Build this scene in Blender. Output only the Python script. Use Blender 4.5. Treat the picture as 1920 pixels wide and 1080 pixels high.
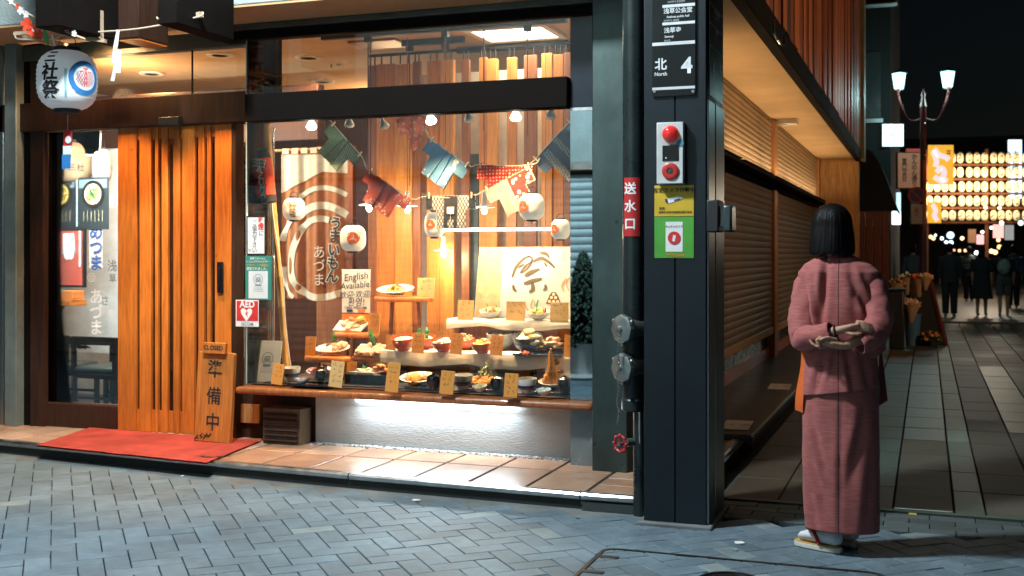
import bpy, bmesh, math, random
from mathutils import Vector, Matrix, noise
R = math.radians
sc = bpy.context.scene
for _o in list(bpy.data.objects): bpy.data.objects.remove(_o)
col = sc.collection
# ------------------------------------------------------------ camera
TH, F, HZ, CH = R(20.1), 2127.0, 475.0, 1.40        # yaw, focal length in photo pixels, horizon row, eye height
cam_d = bpy.data.cameras.new('camera'); cam = bpy.data.objects.new('camera', cam_d); col.objects.link(cam)
cam.location = (0, 0, CH); cam.rotation_euler = (R(90), 0, TH)
cam_d.sensor_width = 36; cam_d.lens = 36*F/1920; cam_d.shift_y = -(540-HZ)/1920
cam_d.clip_start = .05; cam_d.clip_end = 2000
cam_d.dof.use_dof = True; cam_d.dof.focus_distance = 6.4; cam_d.dof.aperture_fstop = 3.4
sc.camera = cam
# ------------------------------------------------------------ night sky, moon
SUN_E, SUN_R = R(16), R(60)
world = bpy.data.worlds.new('World'); sc.world = world; world.use_nodes = True
wn = world.node_tree; bg = wn.nodes['Background']
skyn = wn.nodes.new('ShaderNodeTexSky'); skyn.sky_type = 'NISHITA'; skyn.sun_disc = False
skyn.sun_elevation = SUN_E; skyn.sun_rotation = SUN_R
wn.links.new(skyn.outputs[0], bg.inputs[0]); bg.inputs[1].default_value = .0009
moon_d = bpy.data.lights.new('moon', 'SUN'); moon_d.energy = .02; moon_d.angle = R(.5); moon_d.color = (.8, .9, 1)
moon = bpy.data.objects.new('moon', moon_d); col.objects.link(moon); moon.rotation_euler = (R(74), 0, R(120))
sc.view_settings.view_transform = 'Standard'; sc.view_settings.look = 'None'
sc.view_settings.exposure = 0.0; sc.view_settings.gamma = 1
sc.cycles.max_bounces = 8; sc.cycles.transparent_max_bounces = 16; sc.cycles.caustics_reflective = False; sc.cycles.caustics_refractive = False
sc.cycles.sample_clamp_indirect = 4.0; sc.cycles.use_denoising = True
rnd = random.Random(7)
_c, _s = math.cos(TH), math.sin(TH)
def W(px, py, Y=None, X=None, Z=None, t=None):
    """photo pixel -> world point on a plane (Y, X or Z given) or at a depth t"""
    u, v = (px-960)/F, (HZ-py)/F
    dx, dy = u*_c-_s, u*_s+_c
    if t is None:
        t = Y/dy if Y is not None else (X/dx if X is not None else (Z-CH)/v)
    return Vector((t*dx, t*dy, CH+t*v))
def depth(p): return -p[0]*_s+p[1]*_c
def proj(p):
    t = depth(p)
    if t < .1: return None
    return (960+F*(p[0]*_c+p[1]*_s)/t, HZ-F*(p[2]-CH)/t, t)
def XP(px, Y): return W(px, HZ, Y=Y).x
def ZP(px, py, Y): return W(px, py, Y=Y).z
# ------------------------------------------------------------ materials
MAT = {}
def M(name, c, rough=.55, metal=0., var=.18, vs=6., bump=0., bs=60., spec=.5, emit=0., ecol=None, island=0., stretch=(1,1,1), coat=0., c2=None, thr=None, sheen=0., trans=0., exact=False, stain=0.):
    if name in MAT: return MAT[name]
    m = bpy.data.materials.new(name); m.use_nodes = True; MAT[name] = m
    nt = m.node_tree; N = nt.nodes; L = nt.links; b = N['Principled BSDF']
    b.inputs['Roughness'].default_value = rough; b.inputs['Metallic'].default_value = metal
    b.inputs['Specular IOR Level'].default_value = spec; b.inputs['Coat Weight'].default_value = coat
    b.inputs['Sheen Weight'].default_value = sheen
    tc = N.new('ShaderNodeTexCoord'); mp = N.new('ShaderNodeMapping'); mp.inputs['Scale'].default_value = stretch
    L.new(tc.outputs['Object'], mp.inputs[0])
    nz = N.new('ShaderNodeTexNoise'); nz.inputs['Scale'].default_value = vs; nz.inputs['Detail'].default_value = 5; nz.inputs['Roughness'].default_value = .6
    L.new(mp.outputs[0], nz.inputs['Vector'])
    mr = N.new('ShaderNodeMapRange'); mr.inputs[1].default_value = .3; mr.inputs[2].default_value = .7
    L.new(nz.outputs[0], mr.inputs[0])
    mx = N.new('ShaderNodeMix'); mx.data_type = 'RGBA'
    L.new(mr.outputs[0], mx.inputs['Factor'])
    if c2 is None:
        a = [max(0, x*(1-var)) for x in c]; d = [min(1, x*(1+var)) for x in c]
    else: a, d = c, c2
    mx.inputs['A'].default_value = (*a, 1); mx.inputs['B'].default_value = (*d, 1)
    if thr:
        mr.inputs[1].default_value, mr.inputs[2].default_value = thr
    out = mx.outputs['Result']
    if island:
        g = N.new('ShaderNodeNewGeometry'); oi = N.new('ShaderNodeObjectInfo')
        ad = N.new('ShaderNodeMath'); ad.operation = 'ADD'; L.new(g.outputs['Random Per Island'], ad.inputs[0]); L.new(oi.outputs['Random'], ad.inputs[1])
        fr = N.new('ShaderNodeMath'); fr.operation = 'FRACT'; L.new(ad.outputs[0], fr.inputs[0])
        m2 = N.new('ShaderNodeMapRange'); m2.inputs[3].default_value = 1-island; m2.inputs[4].default_value = 1+island
        L.new(fr.outputs[0], m2.inputs[0])
        hs = N.new('ShaderNodeHueSaturation'); L.new(m2.outputs[0], hs.inputs['Value']); L.new(out, hs.inputs['Color']); out = hs.outputs[0]
    if stain:                                            # large blotches and small dark spots of real wear, fixed to the place
        gp_ = N.new('ShaderNodeNewGeometry'); s1 = N.new('ShaderNodeTexNoise'); s1.inputs['Scale'].default_value = 1.7; s1.inputs['Detail'].default_value = 6; s1.inputs['Roughness'].default_value = .65
        L.new(gp_.outputs['Position'], s1.inputs['Vector']); r1 = N.new('ShaderNodeMapRange'); r1.inputs[1].default_value = .35; r1.inputs[2].default_value = .65; r1.inputs[3].default_value = 1-stain; r1.inputs[4].default_value = 1+stain*.35
        L.new(s1.outputs[0], r1.inputs[0])
        s2 = N.new('ShaderNodeTexVoronoi'); s2.inputs['Scale'].default_value = 4.5; L.new(gp_.outputs['Position'], s2.inputs['Vector']); r2 = N.new('ShaderNodeMapRange'); r2.inputs[1].default_value = .035; r2.inputs[2].default_value = .075; r2.inputs[3].default_value = .62; r2.inputs[4].default_value = 1
        L.new(s2.outputs['Distance'], r2.inputs[0]); mu = N.new('ShaderNodeMath'); mu.operation = 'MULTIPLY'; L.new(r1.outputs[0], mu.inputs[0]); L.new(r2.outputs[0], mu.inputs[1])
        h2 = N.new('ShaderNodeHueSaturation'); L.new(mu.outputs[0], h2.inputs['Value']); L.new(out, h2.inputs['Color']); out = h2.outputs[0]
    L.new(out, b.inputs['Base Color'])
    rm = N.new('ShaderNodeMapRange'); rm.inputs[3].default_value = max(.02, rough-.1); rm.inputs[4].default_value = min(1, rough+.12)
    L.new(nz.outputs[0], rm.inputs[0])
    if not exact: L.new(rm.outputs[0], b.inputs['Roughness'])
    if bump:
        n2 = N.new('ShaderNodeTexNoise'); n2.inputs['Scale'].default_value = bs; n2.inputs['Detail'].default_value = 6
        L.new(mp.outputs[0], n2.inputs['Vector'])
        bp = N.new('ShaderNodeBump'); bp.inputs['Strength'].default_value = bump; bp.inputs['Distance'].default_value = .01
        L.new(n2.outputs[0], bp.inputs['Height']); L.new(bp.outputs[0], b.inputs['Normal'])
    if emit:
        b.inputs['Emission Strength'].default_value = emit; b.inputs['Emission Color'].default_value = (*(ecol or c), 1)
    if trans: b.inputs['Transmission Weight'].default_value = trans
    m['nodes_out'] = 1
    return m
def wood(name, c, rough=.45, var=.35, st=(14, 14, 1.2), **k): return M(name, c, rough, var=var, vs=3.2, stretch=st, bump=k.pop('bump', .12), bs=20, **k)
def paper(name, c, **k): return M(name, c, .85, var=.06, vs=9, bump=.05, bs=90, **k)
def pattern(name, base, ink, kind, scale, rough=.9):
    """flat textile print"""
    if name in MAT: return MAT[name]
    m = M(name, base, rough, var=.12, vs=20, bump=.15, bs=300)
    nt = m.node_tree; N = nt.nodes; L = nt.links; b = N['Principled BSDF']
    src = b.inputs['Base Color'].links[0].from_socket
    tc = [n for n in N if n.type == 'TEX_COORD'][0]
    mx = N.new('ShaderNodeMix'); mx.data_type = 'RGBA'; mx.inputs['B'].default_value = (*ink, 1); L.new(src, mx.inputs['A'])
    mt = N.new('ShaderNodeMath'); mt.operation = 'LESS_THAN'
    if kind == 'dots' or kind == 'blobs':
        v = N.new('ShaderNodeTexVoronoi'); v.inputs['Scale'].default_value = scale; v.inputs['Randomness'].default_value = .25 if kind == 'dots' else .8
        v.voronoi_dimensions = '3D'
        mpp = N.new('ShaderNodeMapping'); mpp.inputs['Scale'].default_value = (1, .02, 1); L.new(tc.outputs['Object'], mpp.inputs[0])
        L.new(mpp.outputs[0], v.inputs['Vector']); L.new(v.outputs['Distance'], mt.inputs[0]); mt.inputs[1].default_value = .27 if kind == 'dots' else .42
        if kind == 'blobs':
            m2 = N.new('ShaderNodeMath'); m2.operation = 'GREATER_THAN'; m2.inputs[1].default_value = .16; L.new(v.outputs['Distance'], m2.inputs[0])
            m3 = N.new('ShaderNodeMath'); m3.operation = 'MULTIPLY'; L.new(mt.outputs[0], m3.inputs[0]); L.new(m2.outputs[0], m3.inputs[1]); L.new(m3.outputs[0], mx.inputs['Factor'])
        else: L.new(mt.outputs[0], mx.inputs['Factor'])
    elif kind == 'lattice':
        s3 = N.new('ShaderNodeSeparateXYZ'); L.new(tc.outputs['Object'], s3.inputs[0])
        fs = []
        for sg in (1, -1):
            q = N.new('ShaderNodeMath'); q.operation = 'MULTIPLY_ADD'; q.inputs[1].default_value = sg*.55; L.new(s3.outputs['Z'], q.inputs[0]); L.new(s3.outputs['X'], q.inputs[2])
            w = N.new('ShaderNodeMath'); w.operation = 'MULTIPLY'; w.inputs[1].default_value = scale; L.new(q.outputs[0], w.inputs[0])
            e = N.new('ShaderNodeMath'); e.operation = 'PINGPONG'; e.inputs[1].default_value = .5; L.new(w.outputs[0], e.inputs[0]); fs.append(e)
        mn = N.new('ShaderNodeMath'); mn.operation = 'MINIMUM'; L.new(fs[0].outputs[0], mn.inputs[0]); L.new(fs[1].outputs[0], mn.inputs[1])
        L.new(mn.outputs[0], mt.inputs[0]); mt.inputs[1].default_value = .13; L.new(mt.outputs[0], mx.inputs['Factor'])
    L.new(mx.outputs['Result'], b.inputs['Base Color'])
    return m
def glow(name, c, e): return M(name, c, .5, var=.02, emit=e, ecol=c)
def glassmat(name, fac=.09, tint=(.97, .99, .98)):
    if name in MAT: return MAT[name]
    m = bpy.data.materials.new(name); m.use_nodes = True; MAT[name] = m
    nt = m.node_tree; N = nt.nodes; L = nt.links; N.remove(N['Principled BSDF'])
    tr = N.new('ShaderNodeBsdfTransparent'); tr.inputs[0].default_value = (*tint, 1)
    gl = N.new('ShaderNodeBsdfGlossy'); gl.inputs['Roughness'].default_value = .015
    lw = N.new('ShaderNodeFresnel'); lw.inputs[0].default_value = 1.5
    mu = N.new('ShaderNodeMath'); mu.operation = 'MULTIPLY_ADD'; mu.inputs[1].default_value = 1.0; mu.inputs[2].default_value = fac-.04; L.new(lw.outputs[0], mu.inputs[0])
    mx = N.new('ShaderNodeMixShader'); L.new(mu.outputs[0], mx.inputs[0]); L.new(tr.outputs[0], mx.inputs[1]); L.new(gl.outputs[0], mx.inputs[2])
    L.new(mx.outputs[0], N['Material Output'].inputs[0])
    return m
# ------------------------------------------------------------ mesh builder
ORG = {}
class MB:
    def __init__(s): s.v = []; s.f = []
    def add(s, vs, fs):
        o = len(s.v); s.v += [tuple(v) for v in vs]; s.f += [tuple(i+o for i in f) for f in fs]; return s
    def box(s, x0, x1, y0, y1, z0, z1):
        return s.add([(x, y, z) for x in (x0, x1) for y in (y0, y1) for z in (z0, z1)],
                     [(0,1,3,2), (4,6,7,5), (0,4,5,1), (2,3,7,6), (0,2,6,4), (1,5,7,3)])
    def obox(s, c, sz, rot=None):
        hx, hy, hz = [q/2 for q in sz]; c = Vector(c); rot = rot or Matrix.Identity(3)
        return s.add([c+rot @ Vector((x, y, z)) for x in (-hx, hx) for y in (-hy, hy) for z in (-hz, hz)],
                     [(0,1,3,2), (4,6,7,5), (0,4,5,1), (2,3,7,6), (0,2,6,4), (1,5,7,3)])
    def bar(s, a, b, w, d, up=(0, 0, 1)):
        a, b = Vector(a), Vector(b); z = (b-a); l = z.length; z.normalize(); x = Vector(up).cross(z)
        if x.length < 1e-4: x = Vector((1, 0, 0)).cross(z)
        x.normalize(); y = z.cross(x); m = Matrix((x, y, z)).transposed()
        return s.obox((a+b)/2, (w, d, l), m)
    def tube(s, pts, r, n=8, caps=True):
        pts = [Vector(p) for p in pts]; rs = r if isinstance(r, (list, tuple)) else [r]*len(pts)
        o = len(s.v); ref = Vector((.13, .31, .94)); prev = None
        for i, p in enumerate(pts):
            d = (pts[min(i+1, len(pts)-1)]-pts[max(i-1, 0)]).normalized()
            x = prev-d*prev.dot(d) if prev else ref.cross(d)
            if x.length < 1e-5: x = Vector((1, 0, 0)).cross(d)
            x.normalize(); prev = x; y = d.cross(x)
            rr = rs[i] if isinstance(rs[i], (tuple, list)) else (rs[i], rs[i])
            for k in range(n):
                a = 2*math.pi*k/n; s.v.append(tuple(p+x*(rr[0]*math.cos(a))+y*(rr[1]*math.sin(a))))
        for i in range(len(pts)-1):
            for k in range(n):
                a, b = o+i*n+k, o+i*n+(k+1) % n; s.f.append((a, b, b+n, a+n))
        if caps:
            s.f.append(tuple(o+k for k in range(n))[::-1]); q = o+(len(pts)-1)*n; s.f.append(tuple(q+k for k in range(n)))
        return s
    def cyl(s, a, b, r, r2=None, n=14): return s.tube([a, b], [r, r if r2 is None else r2], n)
    def lathe(s, prof, c=(0, 0, 0), n=24, sx=1, sy=1, rip=0):
        o = len(s.v); c = Vector(c)
        for r, z in prof:
            for k in range(n):
                a = 2*math.pi*k/n; q = r*(1+rip*(rnd.random()-.5)); s.v.append((c.x+q*sx*math.cos(a), c.y+q*sy*math.sin(a), c.z+z))
        for i in range(len(prof)-1):
            for k in range(n):
                a, b = o+i*n+k, o+i*n+(k+1) % n; s.f.append((a, b, b+n, a+n))
        if prof[0][0] > 1e-4: s.f.append(tuple(o+k for k in range(n))[::-1])
        if prof[-1][0] > 1e-4:
            q = o+(len(prof)-1)*n; s.f.append(tuple(q+k for k in range(n)))
        return s
    def ext(s, out, o, U, V, N, th):
        o, U, V, N = Vector(o), Vector(U), Vector(V), Vector(N); n = len(out)
        vs = [o+U*a+V*b for a, b in out]; vs += [p+N*th for p in vs]
        fs = [tuple(range(n)), tuple(range(2*n-1, n-1, -1))] + [(i, i+n, (i+1) % n+n, (i+1) % n) for i in range(n)]
        return s.add(vs, fs)
    def ell(s, c, r, nu=10, nv=7, rot=None, jit=0):
        c = Vector(c); r = (r, r, r) if not isinstance(r, (tuple, list)) else r; rot = rot or Matrix.Identity(3)
        o = len(s.v); s.v.append(tuple(c+rot @ Vector((0, 0, -r[2]))))
        for i in range(1, nv):
            th = math.pi*i/nv-math.pi/2
            for k in range(nu):
                a = 2*math.pi*k/nu; j = 1+jit*(rnd.random()-.5)
                s.v.append(tuple(c+rot @ Vector((r[0]*j*math.cos(th)*math.cos(a), r[1]*j*math.cos(th)*math.sin(a), r[2]*j*math.sin(th)))))
        s.v.append(tuple(c+rot @ Vector((0, 0, r[2])))); e = len(s.v)-1
        for k in range(nu): s.f.append((o, o+1+(k+1) % nu, o+1+k)); s.f.append((e, e-nu+k, e-nu+(k+1) % nu))
        for i in range(nv-2):
            for k in range(nu):
                a, b = o+1+i*nu+k, o+1+i*nu+(k+1) % nu; s.f.append((a, b, b+nu, a+nu))
        return s
    def grid(s, fn, nu, nv, keep=None, th=0, N=(0, 1, 0)):
        """fn(a,b) -> point for a,b in 0..1; optional thickness along N"""
        N = Vector(N)
        for side in ((0, 1) if th else (0,)):
            o = len(s.v)
            for j in range(nv+1):
                for i in range(nu+1): s.v.append(tuple(Vector(fn(i/nu, j/nv))+N*(th*side)))
            for j in range(nv):
                for i in range(nu):
                    if keep and not keep((i+.5)/nu, (j+.5)/nv): continue
                    a = o+j*(nu+1)+i; q = (a, a+1, a+nu+2, a+nu+1); s.f.append(q if side == 0 else q[::-1])
        return s
    def mesh(s, name, mat, org=(0, 0, 0), ang=38, smooth=True):
        me = bpy.data.meshes.new(name); org = Vector(org)
        me.from_pydata([tuple(Vector(v)-org) for v in s.v], [], s.f); me.update()
        bm = bmesh.new(); bm.from_mesh(me); bmesh.ops.recalc_face_normals(bm, faces=bm.faces)
        loose = [v for v in bm.verts if not v.link_faces]
        if loose: bmesh.ops.delete(bm, geom=loose, context='VERTS')
        bm.to_mesh(me); bm.free()
        if smooth:
            me.polygons.foreach_set('use_smooth', [True]*len(me.polygons)); me.set_sharp_from_angle(angle=R(ang))
        if mat: me.materials.append(mat)
        return me
    def build(s, name, mat, parent=None, bev=0, world=True, **k):
        if parent is not None and world: org = ORG[parent.name]
        elif parent is not None: org = Vector((0, 0, 0))
        else: org = Vector((0, 0, 0))
        base = Vector((0, 0, 0))
        if parent is None and s.v:                       # a one-mesh thing: origin at its base
            n = len(s.v); base = Vector((sum(v[0] for v in s.v)/n, sum(v[1] for v in s.v)/n, min(v[2] for v in s.v))); org = base
        me = s.mesh(name, mat, org, **k)
        o = link(name, me, parent, base if parent is None else (0, 0, 0))
        if parent is not None: ORG[o.name] = org.copy()
        if bev:
            b = o.modifiers.new('edge', 'BEVEL'); b.width = bev; b.segments = 2; b.limit_method = 'ANGLE'; b.angle_limit = R(40)
        return o
def link(name, data, parent=None, loc=(0, 0, 0), rot=None):
    o = bpy.data.objects.new(name, data); col.objects.link(o); o.location = loc
    if rot is not None: o.rotation_euler = rot
    if parent is not None: o.parent = parent
    ORG[o.name] = Vector(loc)+(ORG[parent.name] if parent is not None else Vector((0, 0, 0)))
    return o
def tag(o, label=None, cat=None, group=None, kind=None):
    if label: o['label'] = label
    if cat: o['category'] = cat
    if group: o['group'] = group
    if kind: o['kind'] = kind
    return o
def T(name, label, cat, loc, group=None, rot=None, kind=None):
    o = link(name, None, None, loc, rot); o.empty_display_size = .1
    return tag(o, label, cat, group, kind)
def S(name, loc=(0, 0, 0)):
    o = link(name, None, None, loc); o['kind'] = 'structure'; return o
def light(name, kind, loc, energy, color, parent=None, size=.05, rot=None, **k):
    d = bpy.data.lights.new(name, kind); d.energy = energy; d.color = color
    if kind == 'AREA':
        d.size = size if not isinstance(size, tuple) else size[0]
        if isinstance(size, tuple): d.shape = 'RECTANGLE'; d.size_y = size[1]
    else: d.shadow_soft_size = size
    for a, b in k.items(): setattr(d, a, b)
    o = bpy.data.objects.new(name, d); col.objects.link(o)
    p = Vector(loc)
    if parent is not None: o.parent = parent; p = p-ORG[parent.name]
    o.location = p
    if rot: o.rotation_euler = rot
    return o
TXT = []
def txt(parent, s, at, size, mat, face='f', bold=0, vert=False, tilt=0., sx=1., name='lettering', wrap=None, shear=0., sp=1.):
    """flat print: queued here, turned into a mesh at the end"""
    TXT.append((parent, '\n'.join(s) if vert else s, Vector(at), size, mat, face, bold, tilt, sx, name, wrap, shear, sp))
def flush_text():
    tmp = []
    for q in TXT:
        cu = bpy.data.curves.new('lettering', 'FONT'); cu.body = q[1]; cu.size = q[3]; cu.align_x = 'CENTER'; cu.align_y = 'CENTER'
        cu.offset = q[6]*q[3]; cu.shear = q[11]; cu.resolution_u = 3; cu.space_line = .92*q[12] if '\n' in q[1] else 1
        o = bpy.data.objects.new('lettering', cu); col.objects.link(o); tmp.append(o)
    bpy.context.view_layer.update(); dg = bpy.context.evaluated_depsgraph_get()
    for o, q in zip(tmp, TXT):
        parent, _, at, size, mat, face, bold, tilt, sx, name, wrap, _, _ = q
        me = bpy.data.meshes.new_from_object(o.evaluated_get(dg)); cd = o.data
        bpy.data.objects.remove(o); bpy.data.curves.remove(cd)
        me.materials.clear(); me.materials.append(mat)
        org = ORG[parent.name]
        if wrap:
            bm = bmesh.new(); bm.from_mesh(me); bmesh.ops.triangulate(bm, faces=bm.faces)
            for _k in range(2):
                lg = [e for e in bm.edges if e.calc_length() > size*.16]
                if lg: bmesh.ops.subdivide_edges(bm, edges=lg, cuts=1); bmesh.ops.triangulate(bm, faces=bm.faces)
            for v in bm.verts: v.co = Vector(wrap(v.co.x*sx, v.co.y))-org
            bm.to_mesh(me); bm.free()
        else:
            rot = Matrix.Rotation(R(90), 3, 'X')
            if tilt: rot = Matrix.Rotation(-tilt, 3, 'Y') @ rot
            if face == 'r': rot = Matrix.Rotation(R(90), 3, 'Z') @ rot
            elif isinstance(face, Matrix): rot = face
            for v in me.vertices: v.co = rot @ Vector((v.co.x*sx, v.co.y, 0))+at-org
        me.update(); link(name, me, parent)
def ribbon(mb, pts, w, o=None, U=(1, 0, 0), V=(0, 0, 1), fn=None):
    """flat brush stroke through 2D pts, width w (number or list)"""
    n = len(pts); ws = w if isinstance(w, (list, tuple)) else [w]*n; a = []; b = []
    for i in range(n):
        d = Vector(pts[min(i+1, n-1)])-Vector(pts[max(i-1, 0)]); d.normalize(); q = Vector((-d.y, d.x))*ws[i]/2; p = Vector(pts[i])
        a.append(p+q); b.append(p-q)
    f3 = fn or (lambda x, z: Vector(o)+Vector(U)*x+Vector(V)*z)
    vs = [f3(p.x, p.y) for p in a]+[f3(p.x, p.y) for p in b]
    mb.add(vs, [(i, i+1, n+i+1, n+i) for i in range(n-1)])
    return mb
def smoothpts(pts, k=6):
    P = [Vector(p) for p in pts]; out = []
    for i in range(len(P)-1):
        p0, p1, p2, p3 = P[max(i-1, 0)], P[i], P[i+1], P[min(i+2, len(P)-1)]
        for j in range(k):
            t = j/k; out.append(.5*((2*p1)+(p2-p0)*t+(2*p0-5*p1+4*p2-p3)*t*t+(3*p1-p0-3*p2+p3)*t**3))
    out.append(P[-1]); return out
def copy_tree(o, parent=None):
    c = o.copy(); col.objects.link(c); c.parent = parent
    for ch in list(o.children): copy_tree(ch, c)
    return c
# ---- palette
m_black = M('black_print', (.012, .012, .014), .7); m_white = paper('white_paper', (.8, .8, .78)); m_red = M('red_print', (.62, .03, .03), .6)
m_ink = M('brush_ink', (.015, .014, .016), .8); m_orange = paper('orange_print', (.75, .22, .04)); m_green = paper('green_print', (.03, .22, .17))
m_steel = M('brushed_steel', (.32, .35, .35), .38, 1, .12, 5, .06, 40, stretch=(1, 1, 30)); m_alu = M('aluminium_strip', (.5, .52, .53), .35, 1, .2, 12, .05, 50)
m_dwood = wood('dark_stained_timber', (.040, .017, .010), .55, spec=.25); m_kwood = M('black_timber', (.008, .006, .005), .8, bump=.05, spec=.06)
m_owood = wood('orange_cypress', (.60, .175, .022), .42, .28, island=.13, stain=.22); m_owood2 = wood('amber_plank', (.50, .165, .026), .45, .3); m_bwood = wood('brown_plank', (.25, .08, .024), .45)
m_plast = M('rough_grey_plaster', (.34, .39, .38), .9, var=.12, bump=.8, bs=55); m_cream = M('cream_plaster', (.72, .62, .45), .85, bump=.1, bs=60)
m_iron = M('black_iron', (.02, .02, .022), .4, .6); m_chrome = M('chrome', (.6, .62, .62), .18, 1)
# ============================================================ GROUND
m_earth = M('joint_mortar', (.07, .075, .075), .95, bump=.3, bs=80)
ground = MB().box(-150, 150, -120, 200, -.6, -.035).build('ground', m_earth); ground['kind'] = 'structure'
m_pav = M('grey_street_paver', (.135, .200, .240), .58, var=.16, vs=16, bump=.35, bs=160, island=.15, stain=.34)
m_pavl = M('pale_street_paver', (.22, .28, .29), .6, var=.12, vs=16, bump=.3, bs=160, island=.1, stain=.3)
street = S('street')
KERB = [(-14, 6.9), (-9, 6.46), (-6.09, 6.21), (-4.67, 6.08), (-3.23, 5.985), (-1.77, 5.93), (-1.42, 5.94), (-1.24, 6.04)]
def kerbY(x):
    for (a, b), (c, d) in zip(KERB, KERB[1:]):
        if x <= c: return b+(d-b)*(x-a)/(c-a)
    return 6.1
PW = .112; ANG = R(42); e1 = Vector((math.cos(ANG), math.sin(ANG), 0)); e2 = Vector((-math.sin(ANG), math.cos(ANG), 0)); P0 = Vector((-2, 5.2, 0))
def paver_mb(lx, ly, g=.0025, ch=.0025, z=0.0):
    a, b = lx/2-g, ly/2-g; m = MB()
    m.add([(x*(a-k), y*(b-k), zz+z) for (k, zz) in ((0, -.05), (0, -ch), (ch, 0)) for x, y in ((-1, -1), (1, -1), (1, 1), (-1, 1))],
          [(8, 9, 10, 11)]+[(i, (i+1) % 4, (i+1) % 4+4, i+4) for i in range(4)]+[(i+4, (i+1) % 4+4, (i+1) % 4+8, i+8) for i in range(4)])
    return m
pm_g = paver_mb(2*PW, PW).mesh('paver', m_pav, smooth=False); pm_l = paver_mb(2*PW, PW).mesh('paver', m_pavl, smooth=False)
cand = []
for i in range(-90, 90):
    for j in range(-90, 90):
        k = (i-j) % 4
        if k not in (0, 3): continue
        cx, cy = (i+1, j+.5) if k == 0 else (i+.5, j+1)
        p = P0+e1*(cx*PW)+e2*(cy*PW)
        if not (-11.5 < p.x < 3.4 and 1.0 < p.y): continue
        lim = kerbY(p.x)-.07 if p.x < -1.3 else 6.02
        if p.y > lim: continue
        cand.append((p, ANG if k == 0 else ANG+R(90)))
def seen(p):
    q = proj(p); return q and -30 < q[0] < 1950 and q[1] < 1105
near = sorted([q for q in cand if seen(q[0])], key=lambda q: depth(q[0]))
rest = [q for q in cand if not seen(q[0])]+near[296:]; near = near[:296]
for p, a in near:
    o = link('paver', pm_l if rnd.random() < .025 else pm_g, street, (p.x, p.y, rnd.uniform(-.0012, .0012)), (rnd.gauss(0, .004), rnd.gauss(0, .004), a+rnd.gauss(0, .006)))
mb = MB(); pv = paver_mb(2*PW, PW)
for p, a in rest:
    rt = Matrix.Rotation(a, 3, 'Z'); dz = rnd.uniform(-.0012, .0012); mb.add([rt @ Vector(v)+p+Vector((0, 0, dz)) for v in pv.v], pv.f)
o = mb.build('street_paving', m_pav, street, smooth=False); o['kind'] = 'stuff'
# concrete gutter along the kerb
m_gut = M('gutter_concrete', (.17, .19, .19), .75, var=.22, vs=5, bump=.35, bs=90, stain=.4)
mb = MB(); xs = [-13+.35*i for i in range(34)]; xs = [x for x in xs if x < -1.2]+[-1.2]
for a, b in zip(xs, xs[1:]):
    mb.add([(a, kerbY(a)-.15, -.006), (b, kerbY(b)-.15, -.006), (b, kerbY(b)+.05, .004), (a, kerbY(a)+.05, .004)], [(0, 1, 2, 3)])
mb.build('gutter', m_gut, street)
# straight courses where the side street begins
m_crs = M('dark_course_paver', (.07, .095, .10), .6, var=.15, vs=18, bump=.35, bs=150, island=.25)
cm = paver_mb(.225, .105).mesh('course_paver', m_crs, smooth=False)
for r in range(4):
    for k in range(22):
        x = -1.1+.225*k+(.1 if r % 2 else 0)
        link('course_paver', cm, street, (x, 6.09+.105*r, rnd.uniform(-.001, .001)))
# ------------------------------------------------ inlaid utility cover frame and iron lid
cov = T('utility_cover', 'dark steel edging frame of a paved access cover let into the brick street', 'access cover', (-.8, 4.7, 0))
m_rust = M('dark_steel_edge', (.045, .035, .028), .5, .7, .3, 20)
def rr(x0, x1, y0, y1, r, n=5):
    return [(cx+r*math.cos(R(a0+90*i/n)), cy+r*math.sin(R(a0+90*i/n))) for cx, cy, a0 in ((x1-r, y1-r, 0), (x0+r, y1-r, 90), (x0+r, y0+r, 180), (x1-r, y0+r, 270)) for i in range(n+1)]
o1, o2 = rr(-1.44, -.17, 4.12, 5.215, .07), rr(-1.422, -.188, 4.138, 5.197, .06); n = len(o1); mb = MB()
mb.add([(x, y, z) for z in (-.02, .0045) for x, y in o1]+[(x, y, z) for z in (-.02, .0045) for x, y in o2],
       [(n+i, n+(i+1) % n, 3*n+(i+1) % n, 3*n+i) for i in range(n)]+[(i, (i+1) % n, n+(i+1) % n, n+i) for i in range(n)]+[(2*n+i, 3*n+i, 3*n+(i+1) % n, 2*n+(i+1) % n) for i in range(n)])
mb.build('frame', m_rust, cov)
for y in (5.06, 4.80):
    MB().box(-1.425, -1.33, y-.016, y+.016, -.02, .005).build('lifting_tab', m_rust, cov, bev=.003)
lid = T('manhole_lid', 'small round black iron lid with raised pattern inside the paved cover', 'manhole lid', (-.79, 4.86, 0))
mb = MB().lathe([(0, .0), (.135, .0), (.135, .008), (.12, .008), (.118, .003), (0, .003)], (-.79, 4.86, 0), 40).build('rim', m_iron, lid)
mb = MB()
for k in range(8):
    a = R(45*k); mb.obox((-.79+.07*math.cos(a), 4.86+.07*math.sin(a), .005), (.055, .018, .006), Matrix.Rotation(a, 3, 'Z'))
mb.lathe([(0, .0), (.03, .0), (.03, .009), (.02, .009), (0, .006)], (-.79, 4.86, 0), 20)
mb.build('raised_pattern', m_iron, lid)
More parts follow.
